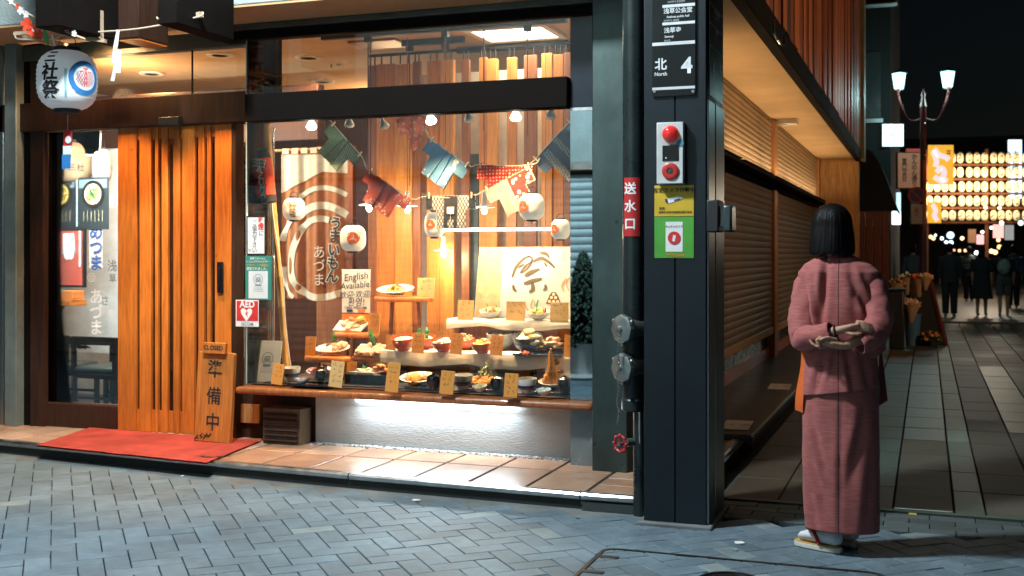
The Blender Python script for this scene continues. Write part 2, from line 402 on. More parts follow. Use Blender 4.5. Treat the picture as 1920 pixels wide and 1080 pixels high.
# ------------------------------------------------ shop step: tiles and metal kerb
step = S('shop_step'); ZS = .09
m_bed = M('tile_bed', (.045, .045, .043), .9, bump=.3)
mb = MB()
for a, b in zip(xs, xs[1:]):
    mb.add([(a, kerbY(a)+.05, 0), (b, kerbY(b)+.05, 0), (b, 9, 0), (a, 9, 0), (a, kerbY(a)+.05, ZS-.008), (b, kerbY(b)+.05, ZS-.008), (b, 9, ZS-.008), (a, 9, ZS-.008)], [(0, 1, 5, 4), (4, 5, 6, 7)])
mb.build('step_bed', m_bed, step, smooth=False)
tcol = [M('terracotta_tile_%d' % i, c, .32, var=.2, vs=7, bump=.15, bs=60, island=.1, stain=.25) for i, c in enumerate([(.44, .25, .155), (.47, .29, .19), (.41, .235, .145), (.48, .34, .25)])]
def tile(poly, mat, name='tile'):
    n = len(poly); cx = sum(p[0] for p in poly)/n; cy = sum(p[1] for p in poly)/n; m = MB(); ins = []
    for x, y in poly:
        d = Vector((cx-x, cy-y)).normalized(); ins.append((x+d.x*.005, y+d.y*.005))
    m.add([(x, y, ZS-.012) for x, y in poly]+[(x, y, ZS-.003) for x, y in poly]+[(x, y, ZS) for x, y in ins],
          [tuple(range(2*n, 3*n))]+[(i, (i+1) % n, n+(i+1) % n, n+i) for i in range(n)]+[(n+i, n+(i+1) % n, 2*n+(i+1) % n, 2*n+i) for i in range(n)])
    return m.build(name, mat, step, smooth=False)
g = .010
for k in range(22):
    x1 = -1.76-.355*k; x0 = x1-.355
    for y0, y1 in ((None, 6.52), (6.52, 7.05)):
        a, b = (kerbY(x0)+.058, kerbY(x1)+.058) if y0 is None else (y0, y0)
        mt = tcol[rnd.choice((0, 0, 1, 2))] if x0 > -4.6 else tcol[rnd.choice((1, 3, 3))]
        tile([(x0+g, a+g), (x1-g, b+g), (x1-g, y1-g), (x0+g, y1-g)], mt)
for q in ([(-1.75, 6.0), (-1.5, 6.01), (-1.5, 6.2), (-1.75, 6.2)], [(-1.49, 6.01), (-1.44, 6.01), (-1.3, 6.1), (-1.29, 6.2), (-1.49, 6.2)], [(-1.75, 6.21), (-1.53, 6.21), (-1.53, 6.4), (-1.75, 6.4)],
          [(-1.52, 6.21), (-1.29, 6.21), (-1.29, 6.4), (-1.52, 6.4)], [(-1.75, 6.41), (-1.29, 6.41), (-1.29, 6.75), (-1.75, 6.75)], [(-1.75, 6.76), (-1.29, 6.76), (-1.29, 7.1), (-1.75, 7.1)],
          [(-1.75, 7.11), (-1.29, 7.11), (-1.29, 7.5), (-1.75, 7.5)], [(-1.75, 7.51), (-1.29, 7.51), (-1.29, 7.98), (-1.75, 7.98)]):
    tile(q, tcol[rnd.choice((0, 1, 2))])
kerb = S('kerb')
m_dark = M('dark_recess', (.02, .022, .022), .7)
line = [(x, kerbY(x)) for x in [-13, -11, -9, -7.5, -6.09, -5.4, -4.67, -4, -3.23, -2.5, -1.78]]
def kerbrun(line, name='kerb_strip'):
    mb = MB(); n = len(line)
    prof = [(0.006, .058), (.0, .064), (.0, .082), (.010, .094), (.052, .094), (.052, .06)]
    nr = []
    for i in range(n):
        d = Vector(line[min(i+1, n-1)])-Vector(line[max(i-1, 0)]); d.normalize(); nr.append(Vector((-d.y, d.x)))
    k = len(prof)
    mb.add([(line[i][0]+nr[i].x*w, line[i][1]+nr[i].y*w, z) for i in range(n) for w, z in prof], [(i*k+j, i*k+k+j, i*k+k+j+1, i*k+j+1) for i in range(n-1) for j in range(k-1)])
    return mb.build(name, m_alu, kerb)
kerbrun(line[:9]); kerbrun([(-3.222, kerbY(-3.222))]+line[9:]); kerbrun([(-1.772, 5.93), (-1.6, 5.932), (-1.42, 5.94), (-1.32, 5.975), (-1.25, 6.05), (-1.235, 6.2), (-1.235, 7.2), (-1.235, 8.02)])
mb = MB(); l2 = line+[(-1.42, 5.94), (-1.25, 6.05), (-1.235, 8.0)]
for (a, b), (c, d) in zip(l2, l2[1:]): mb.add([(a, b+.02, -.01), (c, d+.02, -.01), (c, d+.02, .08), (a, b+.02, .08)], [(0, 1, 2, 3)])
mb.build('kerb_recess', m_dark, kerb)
mb = MB()
for k in range(26):                                       # perforated drain plate at the corner: staggered rings of metal
    for j in range(3):
        x = -1.76+.0165*k+(.008 if j % 2 else 0); z = .012+.015*j
        mb.lathe([(.0085, -.002), (.0085, .002), (.0055, .002), (.0055, -.002)], (0, 0, 0), 8)
        for i in range(len(mb.v)-32, len(mb.v)):
            v = mb.v[i]; mb.v[i] = (x+v[0], 5.922+v[2]+(0 if x < -1.42 else (x+1.42)*.5), z+v[1])
mb.build('drain_grille', m_steel, kerb)
# red door mat
mat = MB(); q = [W(68, 835, Z=.1), W(387, 868, Z=.1), W(490, 826, Z=.1), W(168, 802, Z=.1)]
def mfn(a, b):
    p = (q[0]*(1-a)+q[1]*a)*(1-b)+(q[3]*(1-a)+q[2]*a)*b
    return (p.x+.004*noise.noise((a*30, b*2, 0)), p.y+.004*noise.noise((a*2, b*30, 1)), ZS+.012+.003*noise.noise((a*9, b*7, 3)))
mat.grid(mfn, 40, 24, th=-.011, N=(0, 0, 1))
m_mat = M('red_carpet_pile', (.46, .058, .038), .95, var=.3, vs=5, bump=.8, bs=260, stain=.3)
dm = T('door_mat', 'worn red carpet door mat on the tiles before the slatted door', 'door mat', (-5, 6.4, ZS))
mat.build('carpet', m_mat, dm)
mb = MB()
for pts in ([(0, 0), (.03, .02), (.05, .0), (.08, .03)], [(.07, .01), (.12, .02), (.16, .05)], [(.12, .05), (.16, .03), (.2, .07)]):
    ribbon(mb, smoothpts(pts), .014, W(368, 855, Z=.107), (1, 0, 0), (.2, 1, 0))
mb.build('dark_mark', m_black, dm)
# ============================================================ SIDE STREET PAVING
side = S('side_street')
m_gl = M('pale_granite_slab', (.115, .108, .078), .62, var=.5, vs=110, bump=.2, bs=260, island=.05, stain=.3)
m_gd = M('dark_slate_slab', (.024, .018, .014), .42, var=.3, vs=30, bump=.25, bs=120, island=.08, stain=.3)
m_gg = M('green_grey_strip', (.05, .09, .07), .5, var=.25, vs=40, bump=.2, bs=150, island=.12, stain=.3)
m_gg2 = M('pale_green_strip', (.12, .20, .165), .5, var=.25, vs=40, bump=.2, bs=150, island=.12, stain=.3)
m_gb = M('brown_slab', (.065, .048, .03), .55, var=.3, vs=50, bump=.2, bs=150, island=.07, stain=.3)
edges = [-1.12, -.797, -.487, -.176, .138, .30, .593, .885, 1.18, 1.48, 1.79, 1.95, 2.25, 2.56, 2.87]
SY0 = 6.56; far = {}
def slab(x0, x1, y0, y1, z=0):
    m = MB(); gp, ch = .004, .004
    b = [(x0+gp, y0+gp), (x1-gp, y0+gp), (x1-gp, y1-gp), (x0+gp, y1-gp)]; t = [(x0+gp+ch, y0+gp+ch), (x1-gp-ch, y0+gp+ch), (x1-gp-ch, y1-gp-ch), (x0+gp+ch, y1-gp-ch)]
    return m.add([(x, y, -.03+z) for x, y in b]+[(x, y, -ch+z) for x, y in b]+[(x, y, z) for x, y in t], [(8, 9, 10, 11)]+[(i, (i+1) % 4, (i+1) % 4+4, i+4) for i in range(4)]+[(i+4, (i+1) % 4+4, (i+1) % 4+8, i+8) for i in range(4)])
for c in range(len(edges)-1):
    x0, x1 = edges[c], edges[c+1]; strip = x1-x0 < .2
    ph = [0, 1.9, .6, 0, 0, -.55, .4, 1.1, .2, .9, 0, .3, .8, 1.5][c]
    for r in range(29):
        y0 = SY0+.62*r; y1 = y0+.62
        u = (y0-SY0-ph) % 5.0
        if c == 5: u = (y0-SY0)*.68 % 5.0
        mt = (m_gg2 if y0 > 8.9 else m_gg) if strip else (m_gb if c == 0 else (m_gl if u < 2.4 else m_gd))
        if c == 2: mt = m_gg if u < 2.6 else m_gb
        if c == 1: mt = m_gb
        if y0 > 10.2 and not strip: mt = (m_gd, m_gb, m_gg, m_gd, m_gg, m_gb, m_gd, m_gg, m_gb)[c % 9]
        if y0 > 15 and not strip: mt = m_gb if (c*7+r*3) % 5 else m_gg
        s_ = slab(x0, x1, y0, y1, rnd.uniform(-.0015, .0015))
        q = proj(((x0+x1)/2, y0, 0))
        if y0 < 14.5 and q and q[0] < 1990: s_.build('slab', mt, side, smooth=False)
        else:
            f = far.setdefault(mt.name, (mt, MB()))[1]; f.add(s_.v, s_.f)
for mt, f in far.values():
    o = f.build('far_slabs', mt, side, smooth=False); o['kind'] = 'stuff'
MB().box(-1.1, 3, 6.5, 6.555, -.03, .002).build('joint_strip', m_gg, side)
MB().box(-.17, .13, 6.557, 6.575, -.01, .004).build('metal_edge', m_alu, side)
MB().box(XP(1711, 6.45)-.02, XP(1711, 6.45)+.02, 6.44, 6.47, -.01, .004).build('yellow_marker', M('yellow_marker', (.7, .55, .08), .5), side)
# cross street at the far end of the side street
cross = S('far_cross_street')
mb = MB().box(-40, 40, 24.6, 62, -.03, .0).build('roadway', M('far_road', (.12, .125, .12), .5, vs=2, bump=.3, bs=20), cross)
mb = MB().box(-40, 40, 24.4, 24.58, -.03, .035).build('kerb_edge', M('brown_kerb', (.2, .13, .09), .6), cross, bev=.01)
mb = MB().box(1.3, 6, 26, 26.5, 0, .004).box(1.5, 6, 27.2, 27.8, 0, .004).build('crossing_stripe', M('road_white', (.55, .57, .56), .6), cross)
# ============================================================ THE SHOP BUILDING
shop = T('shop_building', 'corner restaurant with timber slatted door, lit display window and shuttered side', 'shop building', (-4.5, 8, 0))
YF, YG = 6.87, 6.72
XG0, XG1 = XP(462, YG), XP(1068, YG); XP0, XP1 = XP(1110, 6.59), XP(1176, 6.59)
m_ceil = M('tan_ceiling', (.55, .33, .16), .9, var=.08, bump=.15, bs=120); m_wallw = M('white_plaster', (.74, .77, .77), .9, bump=.1)
m_floor = M('restaurant_floor', (.05, .035, .028), .35, vs=3); m_redwood = wood('red_brown_panelling', (.10, .032, .016), .35)
def P(name, mb, mat, bev=0, parent=None, **k): return mb.build(name, mat, parent or shop, bev=bev, **k)
P('floor', MB().box(-8, -1.96, 6.95, 12.2, ZS-.05, ZS+.006), m_floor)
P('ceiling', MB().box(-8, -1.96, 6.80, 12.2, 3.02, 3.1), m_ceil)
P('back_wall', MB().box(-8, -1.96, 12, 12.15, 0, 3.02), m_redwood)
P('inner_wall', MB().box(-8, -7.9, 6.95, 12, 0, 3.02), m_wallw)
P('flank_wall', MB().box(-1.955, -1.86, 6.75, 9.0, 0, 3.02), m_plast)
P('flank_wall', MB().box(-1.955, -1.9, 9.0, 21, 0, 6), m_kwood)
P('upper_wall', MB().box(-11, XP1, 6.3, 7.0, 3.105, 6.2), m_plast)
P('roof', MB().box(-11, -1.2, 6.2, 21, 6.2, 6.4), m_kwood)
P('fascia', MB().box(-11, XP1-.3, 6.2, 6.298, 2.985, 6.2), m_plast, .01)
P('soffit', MB().box(-11, XP1-.02, 6.205, 6.70, 2.972, 2.984), m_ceil)
# rails above the window
P('head_rail', MB().box(XG0-.2, XP0, 6.66, 6.76, 2.93, 2.971), M('grey_metal_rail', (.09, .1, .09), .4, .7), .004)
P('head_rail', MB().box(XG0-.2, XP0, 6.70, 6.80, 2.87, 2.928), m_kwood, .004)
P('transom_beam', MB().box(XG0+.02, XG1, 6.665, 6.78, 2.30, 2.49), m_kwood, .006)
P('door_lintel', MB().box(-7.0, XG0+.015, 6.80, 6.96, 2.32, 2.535), m_dwood, .006)
P('upper_left_rail', MB().box(-7.0, XG0-.02, 6.82, 6.92, 2.86, 2.97), M('olive_rail', (.08, .075, .05), .5), .004)
P('post', MB().box(XP(493, 6.78), XP(516, 6.78), 6.785, 6.87, 2.40, 2.93), m_kwood, .004)
# left hand posts
for a, b, y, m in ((-40, 6, 6.80, m_steel), (8, 30, 6.76, M('green_grey_metal', (.20, .24, .22), .5, .3)), (31, 55, 6.84, m_kwood), (56, 82, 6.83, m_dwood)):
    P('post', MB().box(XP(a, y), XP(b, y), y, y+(.05 if a > 30 else .2), ZS-.02, 2.99), m, .006)
P('left_wall', MB().box(-11, XP(-41, 6.8), 6.75, 7.0, 0, 3), m_plast)
# glazing
m_glass = glassmat('window_glass', .055)
P('window_pane', MB().box(XG0+.004, XG1, YG, YG+.008, .50, 2.93), m_glass)
P('side_pane', MB().box(XG0, XG0+.008, YG+.012, 7.03, .50, 2.93), m_glass)
P('glass_edge', MB().box(XG0-.002, XG0+.006, YG-.004, YG+.010, .50, 2.93), M('pale_glass_edge', (.35, .45, .42), .2, spec=.8))
P('corner_post', MB().cyl((XG0+.01, 7.05, .5), (XG0+.01, 7.05, 2.3), .009), m_chrome)
P('sidelight_pane', MB().box(XP(82, YF), XP(224, YF), YF+.03, YF+.038, .27, 2.32), glassmat('sidelight_glass', .06))
P('transom_pane', MB().box(-7.0, XG0-.01, YF, YF+.008, 2.53, 2.86), m_glass)
P('pane_joint', MB().box(XP(360, YF)-.004, XP(360, YF)+.004, YF-.002, YF+.01, 2.53, 2.86), m_kwood)
P('sidelight_sill', MB().box(XP(70, YF), XP(222, YF), YF-.01, YF+.1, ZS, .27), m_dwood, .006)
# sill, base wall
m_sill = wood('varnished_sill', (.30, .10, .03), .35, coat=.4)
P('window_sill', MB().box(XP(440, 6.6), XP0-.002, 6.60, 6.93, .445, .492), m_sill, .018)
P('display_base', MB().box(XG0+.03, -1.96, 6.735, 7.95, .494, .502), m_dwood)
P('base_wall', MB().box(XP(592, 6.89), XP0, 6.89, 6.96, .02, .445), M('pebble_dash_wall', (.42, .45, .45), .85, var=.1, bump=.35, bs=70, stretch=(.5, 1, 2)))
mb = MB()
for k in range(420):
    x = rnd.uniform(XP(592, 6.89), XP0); mb.ell((x, 6.885-abs(rnd.gauss(0, .022)), ZS+.002), (rnd.uniform(.008, .018), rnd.uniform(.006, .014), rnd.uniform(.005, .012)), 6, 4, jit=.3)
o = P('pebble_edging', mb, M('pale_pebbles', (.5, .5, .48), .8, island=.2)); o['kind'] = 'stuff'
P('base_panel', MB().box(XP(437, 6.93), XP(592, 6.89), 6.93, 6.99, ZS, .44), m_dwood)
P('kick_panel', MB().box(XP(441, 6.9), XP(486, 6.9), 6.9, 6.928, .20, .33), wood('honey_kick_panel', (.42, .2, .07), .3))
P('mirror_panel', MB().box(XG1+.004, XP0-.002, YG, YG+.05, .495, 2.28), M('mirror_polished_panel', (.40, .52, .55), .012, 1, .1, 3, exact=True))
P('stone_panel', MB().box(XG1+.004, XP0-.002, YG+.005, YG+.06, ZS-.01, .44), M('polished_stone', (.2, .24, .25), .25, .4, .3, 5, .06, 30))
P('panel_trim', MB().box(XG1+.003, XP0-.002, YG-.004, YG+.03, 2.281, 2.30), m_alu)
P('upper_panel', MB().box(XG1+.004, XP0-.002, YG+.002, YG+.05, 2.302, 2.86), M('blue_black_panel', (.012, .018, .026), .22))
P('steel_pillar', MB().box(XP0, XP1, 6.59, 6.98, ZS-.02, 3.6), M('green_steel', (.075, .105, .10), .45, .9, .25, 3, .08, 30, stretch=(1, 1, .4), stain=.3), .006)
# projecting timber fins over the entrance
for pa, pb, pyb, m in ((66, 128, 52, m_kwood), (221, 271, 73, m_dwood), (296, 341, 46, m_kwood)):
    zb = 2.76; a, b = W(pa, pyb, Z=zb), W(pb, pyb, Z=zb)
    P('timber_fin', MB().box(a.x, b.x, a.y, 6.198, zb, 4.2), m, .006)
P('lit_fin_underside', MB().box(W(221, 73, Z=2.76).x+.005, W(271, 73, Z=2.76).x-.005, W(221, 73, Z=2.76).y+.01, 6.19, 2.748, 2.757), m_owood)  # orange strip paints the downlight's glow onto the dark fin's underside
a, b = XP(132, 6.1), XP(218, 6.1)
P('recess_board', MB().box(a-.1, b, 6.08, 6.19, 2.93, 2.975), m_owood2, .004)
P('recess_board', MB().box(a-.15, b+.1, 6.12, 6.195, 3.06, 3.5), M('shaded_olive_fascia', (.13, .13, .10), .8, bump=.3), .004)  # dark olive colour stands in for shade on the fascia between the fins
# ---------------------------------------------- slatted sliding door
door = P('sliding_door', MB().box(XP(224, 6.86), XP(435, 6.86), 6.875, 6.89, .12, 2.31), glassmat('door_glass', .08, (.35, .25, .2)))
BO = [(222, 257), (263, 285), (292, 298), (304, 316), (326, 338), (343, 366), (373, 384), (389, 396), (404, 435)]
for a, b in BO:
    x0, x1 = XP(a, 6.85), XP(b, 6.85)
    P('board', MB().box(x0, x1, 6.838+rnd.uniform(0, .004), 6.868, .10, 2.315), m_owood, .004, door)
for z0, z1 in ((.10, .26), (2.23, 2.315)):
    P('rail', MB().box(XP(224, 6.85), XP(433, 6.85), 6.853, 6.871, z0, z1), m_owood, .002, door)
p = W(413, 520, Y=6.83)
P('handle', MB().box(p.x-.024, p.x+.024, 6.822, 6.8365, p.z-.11, p.z+.11).box(p.x-.01, p.x+.01, 6.81, 6.8215, p.z-.07, p.z+.07), m_iron, .004, door)
P('door_jamb', MB().box(XP(438, 6.87), XP(446, 6.87), 6.84, 6.95, ZS, 2.32), m_dwood, .004)
p = W(318, 227, Y=6.77)
P('door_sensor', MB().box(p.x-.085, p.x+.085, 6.755, 6.798, p.z-.032, p.z+.03), M('grey_plastic', (.035, .04, .04), .5), .006)
# louvred vent box under the sill
vb = P('vent_box', MB().box(XP(490, 6.74), XP(560, 6.74), 6.76, 6.92, ZS, .335), wood('weathered_box', (.11, .075, .04), .6), .004)
for k in range(6):
    z = .115+.036*k
    P('louvre', MB().obox(((XP(490, 6.74)+XP(560, 6.74))/2, 6.752, z), (XP(560, 6.74)-XP(490, 6.74)-.03, .02, .014), Matrix.Rotation(R(-35), 3, 'X')), m_dwood, 0, vb)
# fluorescent batten under the sill
x0, x1 = XP(668, 6.86), XP(972, 6.86)
tl = P('batten_light', MB().box(x0-.03, x1+.03, 6.845, 6.888, .425, .444), m_white)
P('tube', MB().cyl((x0, 6.858, .410), (x1, 6.858, .410), .0125), glow('cool_tube', (.80, .93, 1.0), 14), 0, tl)
light('tube_lamp', 'AREA', ((x0+x1)/2, 6.83, .400), 9, (.80, .92, 1.0), size=(x1-x0, .03), rot=(R(-32), 0, 0))
# ---------------------------------------------- side: deck, shutters, overhang
m_deck = M('dark_deck', (.03, .026, .024), .35, vs=4)
deck = P('side_deck', MB().box(-1.86, -1.16, 8.05, 21, 0, .125), m_deck, .006)
P('deck_trim', MB().box(-1.161, -1.14, 8.045, 21, .105, .128), m_steel, .003, deck)
for px, py in ((1382, 797), (1462, 725)):
    p = W(px, py, Z=.128)
    pn = MB().obox(p+Vector((0, 0, .0015)), (.2, .46, .002), Matrix.Rotation(R(3), 3, 'Z')).build('paper_notice', m_white)
    tag(pn, 'white paper notice lying on the dark deck, ' + ('nearest the steel column' if px == 1382 else 'farther along below the shutters'), 'notice')
    txt(pn, '口 乡', p+Vector((0, 0, .0035)), .11, M('faded_print', (.3, .3, .28), .8), face=Matrix.Rotation(R(0), 3, 'Z'))
m_shut = M('tan_shutter_steel', (.30, .215, .13), .6, 0, .15, 3, .05, 20); m_shut2 = M('brown_shutter_steel', (.15, .125, .10), .6, 0, .2, 3, .05, 20)
XS = -1.8
def slatmesh(y0, y1, h, mat):
    m = MB(); pr = [(.0, 0), (.006, .10), (.011, .4), (.010, .75), (.003, .93), (.0, 1.0)]
    m.add([(d, y, z*h) for y in (y0, y1) for d, z in pr], [(i, i+1, len(pr)+i+1, len(pr)+i) for i in range(len(pr)-1)])
    return m.mesh('slat', mat)
for y0, y1 in ((8.9, 14.15), (14.45, 20.2)):
    for z0, z1, h, mt in ((.50, 2.27, .074, m_shut2), (2.37, 3.04, .058, m_shut)):
        sh = P('roller_shutter', MB().box(XS-.03, XS-.006, y0, y1, z0, z1), m_dark)
        me = slatmesh(y0, y1, h, mt); z = z0
        while z < z1-.02:
            link('slat', me, sh, Vector((XS, 0, z))-ORG[sh.name]); z += h
        if z0 < 1: P('bottom_bar', MB().box(XS-.004, XS+.03, y0, y1, .415, .50), m_shut, .006, sh)
    P('shop_glass', MB().box(XS-.05, XS-.044, y0, y1, .2, .5), M('dark_glazing', (.012, .008, .006), .25, spec=.3))
    P('skirting', MB().box(XS-.06, XS-.02, y0, y1, .126, .25), wood('red_skirting', (.30, .085, .03), .3))
for y in (8.75, 14.16, 20.21):
    P('shutter_post', MB().box(XS-.06, XS+.05, y, y+.27, .126, 3.04), wood('tan_post', (.36, .17, .07), .45), .006)
mb = MB(); pr = [(XS-.02, 2.28), (XS+.20, 2.20), (XS+.25, 2.205), (XS+.25, 2.235), (XS+.05, 2.34), (XS-.02, 2.355)]
n = len(pr); ys = [8.6, 12, 16, 19, 20.3]
mb.add([(x if y < 19.5 else XS+(x-XS)*.55, y, z) for y in ys for x, z in pr], [(i*n+j, i*n+(j+1) % n, (i+1)*n+(j+1) % n, (i+1)*n+j) for i in range(len(ys)-1) for j in range(n)]+[tuple(range(n)), tuple(range(4*n, 5*n))])
P('shutter_awning', mb, m_kwood)
P('overhang_soffit', MB().box(-1.9, -1.17, 6.98, 20.9, 3.055, 3.1), M('pale_soffit', (.62, .42, .22), .85, var=.12, vs=2, bump=.15), .004)
P('overhang_edge', MB().box(-1.17, -1.08, 6.9, 20.95, 3.0, 3.2), m_kwood, .006)
P('overhang_end', MB().box(-1.86, -1.12, 20.6, 20.9, .1, 3.05), wood('honey_end_panel', (.5, .27, .10), .5))
m_sl = [wood('orange_slat', (.42, .13, .028), .5, .4), wood('red_brown_slat', (.24, .065, .02), .5, .4), wood('dark_slat', (.07, .025, .012), .5)]
y = 6.9; k = 0
while y < 20.4:
    w = rnd.choice((.16, .22, .28, .2)); m = m_sl[(0, 1, 0, 2, 1, 0, 0, 1)[k % 8]]
    d = rnd.choice((0, .02, .04))
    P('cladding_slat', MB().box(-1.15, -1.07-d*.5, y, y+w, 3.202, 6.1), m, .006); y += w+rnd.choice((.02, .05, .09)); k += 1
P('end_board', MB().box(-1.15, -1.02, 20.5, 20.95, 3.0, 6.1), M('green_patina_board', (.16, .17, .09), .6, c2=(.35, .17, .06), thr=(.4, .6)), .01)
# hook under the slats, flood plates on the post
p = W(1452, 62, X=-1.05)
P('hook', MB().tube(smoothpts([p+Vector((0, 0, .1)), p, p+Vector((.03, .05, -.06)), p+Vector((.05, .15, -.06)), p+Vector((.05, .18, .0))]), .008), m_chrome)
for y in (9.6, 12.0, 14.4, 16.8, 19.0):
    lf = P('soffit_uplight', MB().box(XS+.13, XS+.18, y-1.1, y+1.1, 2.284, 2.296), m_kwood, .004)
    light('uplight', 'AREA', (XS+.16, y, 2.302), 9.5, (1, .66, .34), size=(.05, 2.2), rot=(R(180), 0, 0))
for y in (14.22, 14.36):
    P('lamp_plate', MB().box(XS+.05, XS+.30, y, y+.06, 2.99, 3.03), m_alu, .003)
# ============================================================ opposite building (behind the camera, seen in reflections)
opp = T('opposite_building', 'grey shuttered shop front across the street, mirrored in the polished panel', 'building', (-6, -1, 0))
MB().box(-14, -1.6, -3.2, .8, 0, 5.5).build('wall', m_plast, opp)
sh = MB().box(-9, -1.8, .8, .82, .15, 2.35).build('roller_shutter', m_dark, opp)
mo = MB(); pr = [(.0, 0), (.012, .12), (.018, .4), (.016, .75), (.004, .93), (.0, 1.0)]
mo.add([(x, .822+d, z*.09) for x in (-9, -1.8) for d, z in pr], [(i, i+1, 6+i+1, 6+i) for i in range(5)])
mo = mo.mesh('slat', M('pale_blue_shutter', (.38, .46, .48), .45, .2))
for k in range(24): link('slat', mo, sh, Vector((0, 0, .15+.09*k))-ORG[sh.name])
MB().box(-9.1, -1.7, .8, .95, 2.36, 2.45).build('shutter_head', m_alu, opp)
pot = T('potted_conifer', 'dark potted conifer seen only as a reflection in the polished panel', 'potted plant', (-3.62, 1.22, 0))
MB().lathe([(0, .0), (.24, .0), (.27, .03), (.24, .05), (.15, .06), (.20, .38), (.22, .40), (.18, .40), (0, .36)], (-3.62, 1.22, 0), 28).build('pot', M('grey_pot', (.4, .42, .42), .6), pot)
mb = MB()
for k in range(900):
    z = rnd.random()**1.3; r = .27*(1-z)**.8*rnd.uniform(.5, 1.05); a = rnd.random()*6.283; c = Vector((-3.62+r*math.cos(a), 1.22+r*math.sin(a), .38+z*1.0))
    mb.obox(c, (.10, .02, .035), Matrix.Rotation(a, 3, 'Z') @ Matrix.Rotation(rnd.uniform(-.9, .3), 3, 'Y') @ Matrix.Rotation(rnd.uniform(-1, 1), 3, 'X'))
mb.build('crown', M('conifer_green', (.02, .045, .03), .7, island=.3), pot)
MB().tube([(-3.62, 1.22, .3), (-3.62, 1.22, 1.43)], [.025, .005]).build('trunk', m_dwood, pot)
# street lamps of the near street (out of frame; their light is what the photograph shows on the pavers)
def lamp_post(name, loc, label, power, colr, arms=((-.36, 0), (.36, 0)), lit=True, zl=4.1, ez=0):
    t = T(name, label, 'street lamp', loc); x, y, z0 = loc
    m_lp = M('red_lamp_paint', (.07, .008, .006), .5)
    MB().lathe([(0, 0), (.17, 0), (.17, .25), (.11, .32), (.085, .9), (.10, .95), (.065, 1.0), (.055, zl+.1), (.07, zl+.12), (.03, zl+.3), (.045, zl+.36), (0, zl+.48)], loc, 16).build('pole', m_lp, t)
    for ax, ay in arms:
        c = Vector((x+ax, y+ay, z0+zl+.3+ez))
        MB().tube(smoothpts([(x, y, z0+zl-.1), (x+ax*.6, y+ay*.6, z0+zl-.12), (x+ax, y+ay, z0+zl+ez+.0), (x+ax, y+ay, z0+zl+ez+.13)]), .02).build('arm', m_lp, t)
        s_ = MB().lathe([(.08, 0), (.13, .32)], c-Vector((0, 0, .16)), 4).build('lantern_glass', glow('lantern_glow_teal', (.50, .95, .92), 3.2), t)
        MB().lathe([(0, .24), (.05, .2), (.16, .165), (.15, .155), (0, .155)], c, 4).lathe([(.085, -.17), (.09, -.15), (0, -.15)], c, 4).build('lantern_cap', m_iron, t)
        if lit: light('street_light', 'POINT', c-Vector((0, 0, .28)), power, colr, size=.14)
    return t
hl = T('suspended_street_lamp', 'enamel street lamp slung on a cable above the street, out of the picture', 'street lamp', (-3.3, 3.9, 5.0))
MB().lathe([(0, .22), (.04, .21), (.05, .14), (.26, .02), (.27, 0), (.25, 0), (.04, .10), (0, .10)], (-3.3, 3.9, 5.0), 28).build('shade', m_iron, hl)
MB().ell((-3.3, 3.9, 5.02), (.07, .07, .06), 16, 10).build('bulb', glow('lantern_glow', (.66, .97, 1.0), 7), hl)
MB().tube(smoothpts([(-3.3, .8, 5.5), (-3.3, 2.4, 5.28), (-3.3, 3.9, 5.21), (-3.3, 5.2, 5.30), (-3.3, 6.2, 5.5)]), .008).build('cable', m_iron, hl)
light('street_light', 'POINT', (-3.3, 3.9, 4.9), 1350, (.84, .95, 1.0), size=.22)
# warm flood lamps on the far side of the side street wash the slatted cladding
for i, y in enumerate((10.5, 14.5)):
    fl_ = T('flood_lamp', ['flood lamp on the far wall nearest the crossing, out of the picture', 'flood lamp on the far wall towards the cross street, out of the picture'][i], 'flood lamp', (3.3, y, 2.9))
    MB().obox((3.25, y, 2.95), (.10, .24, .16), Matrix.Rotation(R(25), 3, 'Y')).build('housing', m_iron, fl_); MB().box(3.28, 3.4, y-.03, y+.03, 2.84, 2.9).build('bracket', m_iron, fl_)
    light('flood_light', 'SPOT', (3.16, y, 3.0), 310, (1, .58, .30), size=.08, spot_size=R(105), spot_blend=.7, rot=(0, R(99 if i == 0 else 86), R(0 if i == 0 else -36)))
# entrance downlights in the soffit
for i, (x, y) in enumerate(((-5.5, 6.30), (-4.65, 6.30))):
    dl = T('soffit_downlight', ['warm soffit downlight above the red mat', 'warm soffit downlight above the standing board'][i], 'downlight', (x, y, 2.96))
    MB().lathe([(.06, -.012), (.065, 0), (.045, 0), (.04, -.012)], (x, y, 2.971), 20).build('ring', m_alu, dl); MB().lathe([(0, -.006), (.04, -.006), (.04, -.003), (0, -.003)], (x, y, 2.971), 16).build('lens', glow('soffit_lens', (1, .8, .5), 12), dl)
    light('soffit_light', 'SPOT', (x, y, 2.95), 215, (1, .58, .26), size=.04, spot_size=R(74), spot_blend=.35, rot=(R(4), 0, 0))
# ============================================================ INSIDE THE DISPLAY WINDOW
YB = 7.9
def PX(px0, px1, py0, py1, Y): a = W(px0, py0, Y=Y); b = W(px1, py1, Y=Y); return a.x, b.x, b.z, a.z
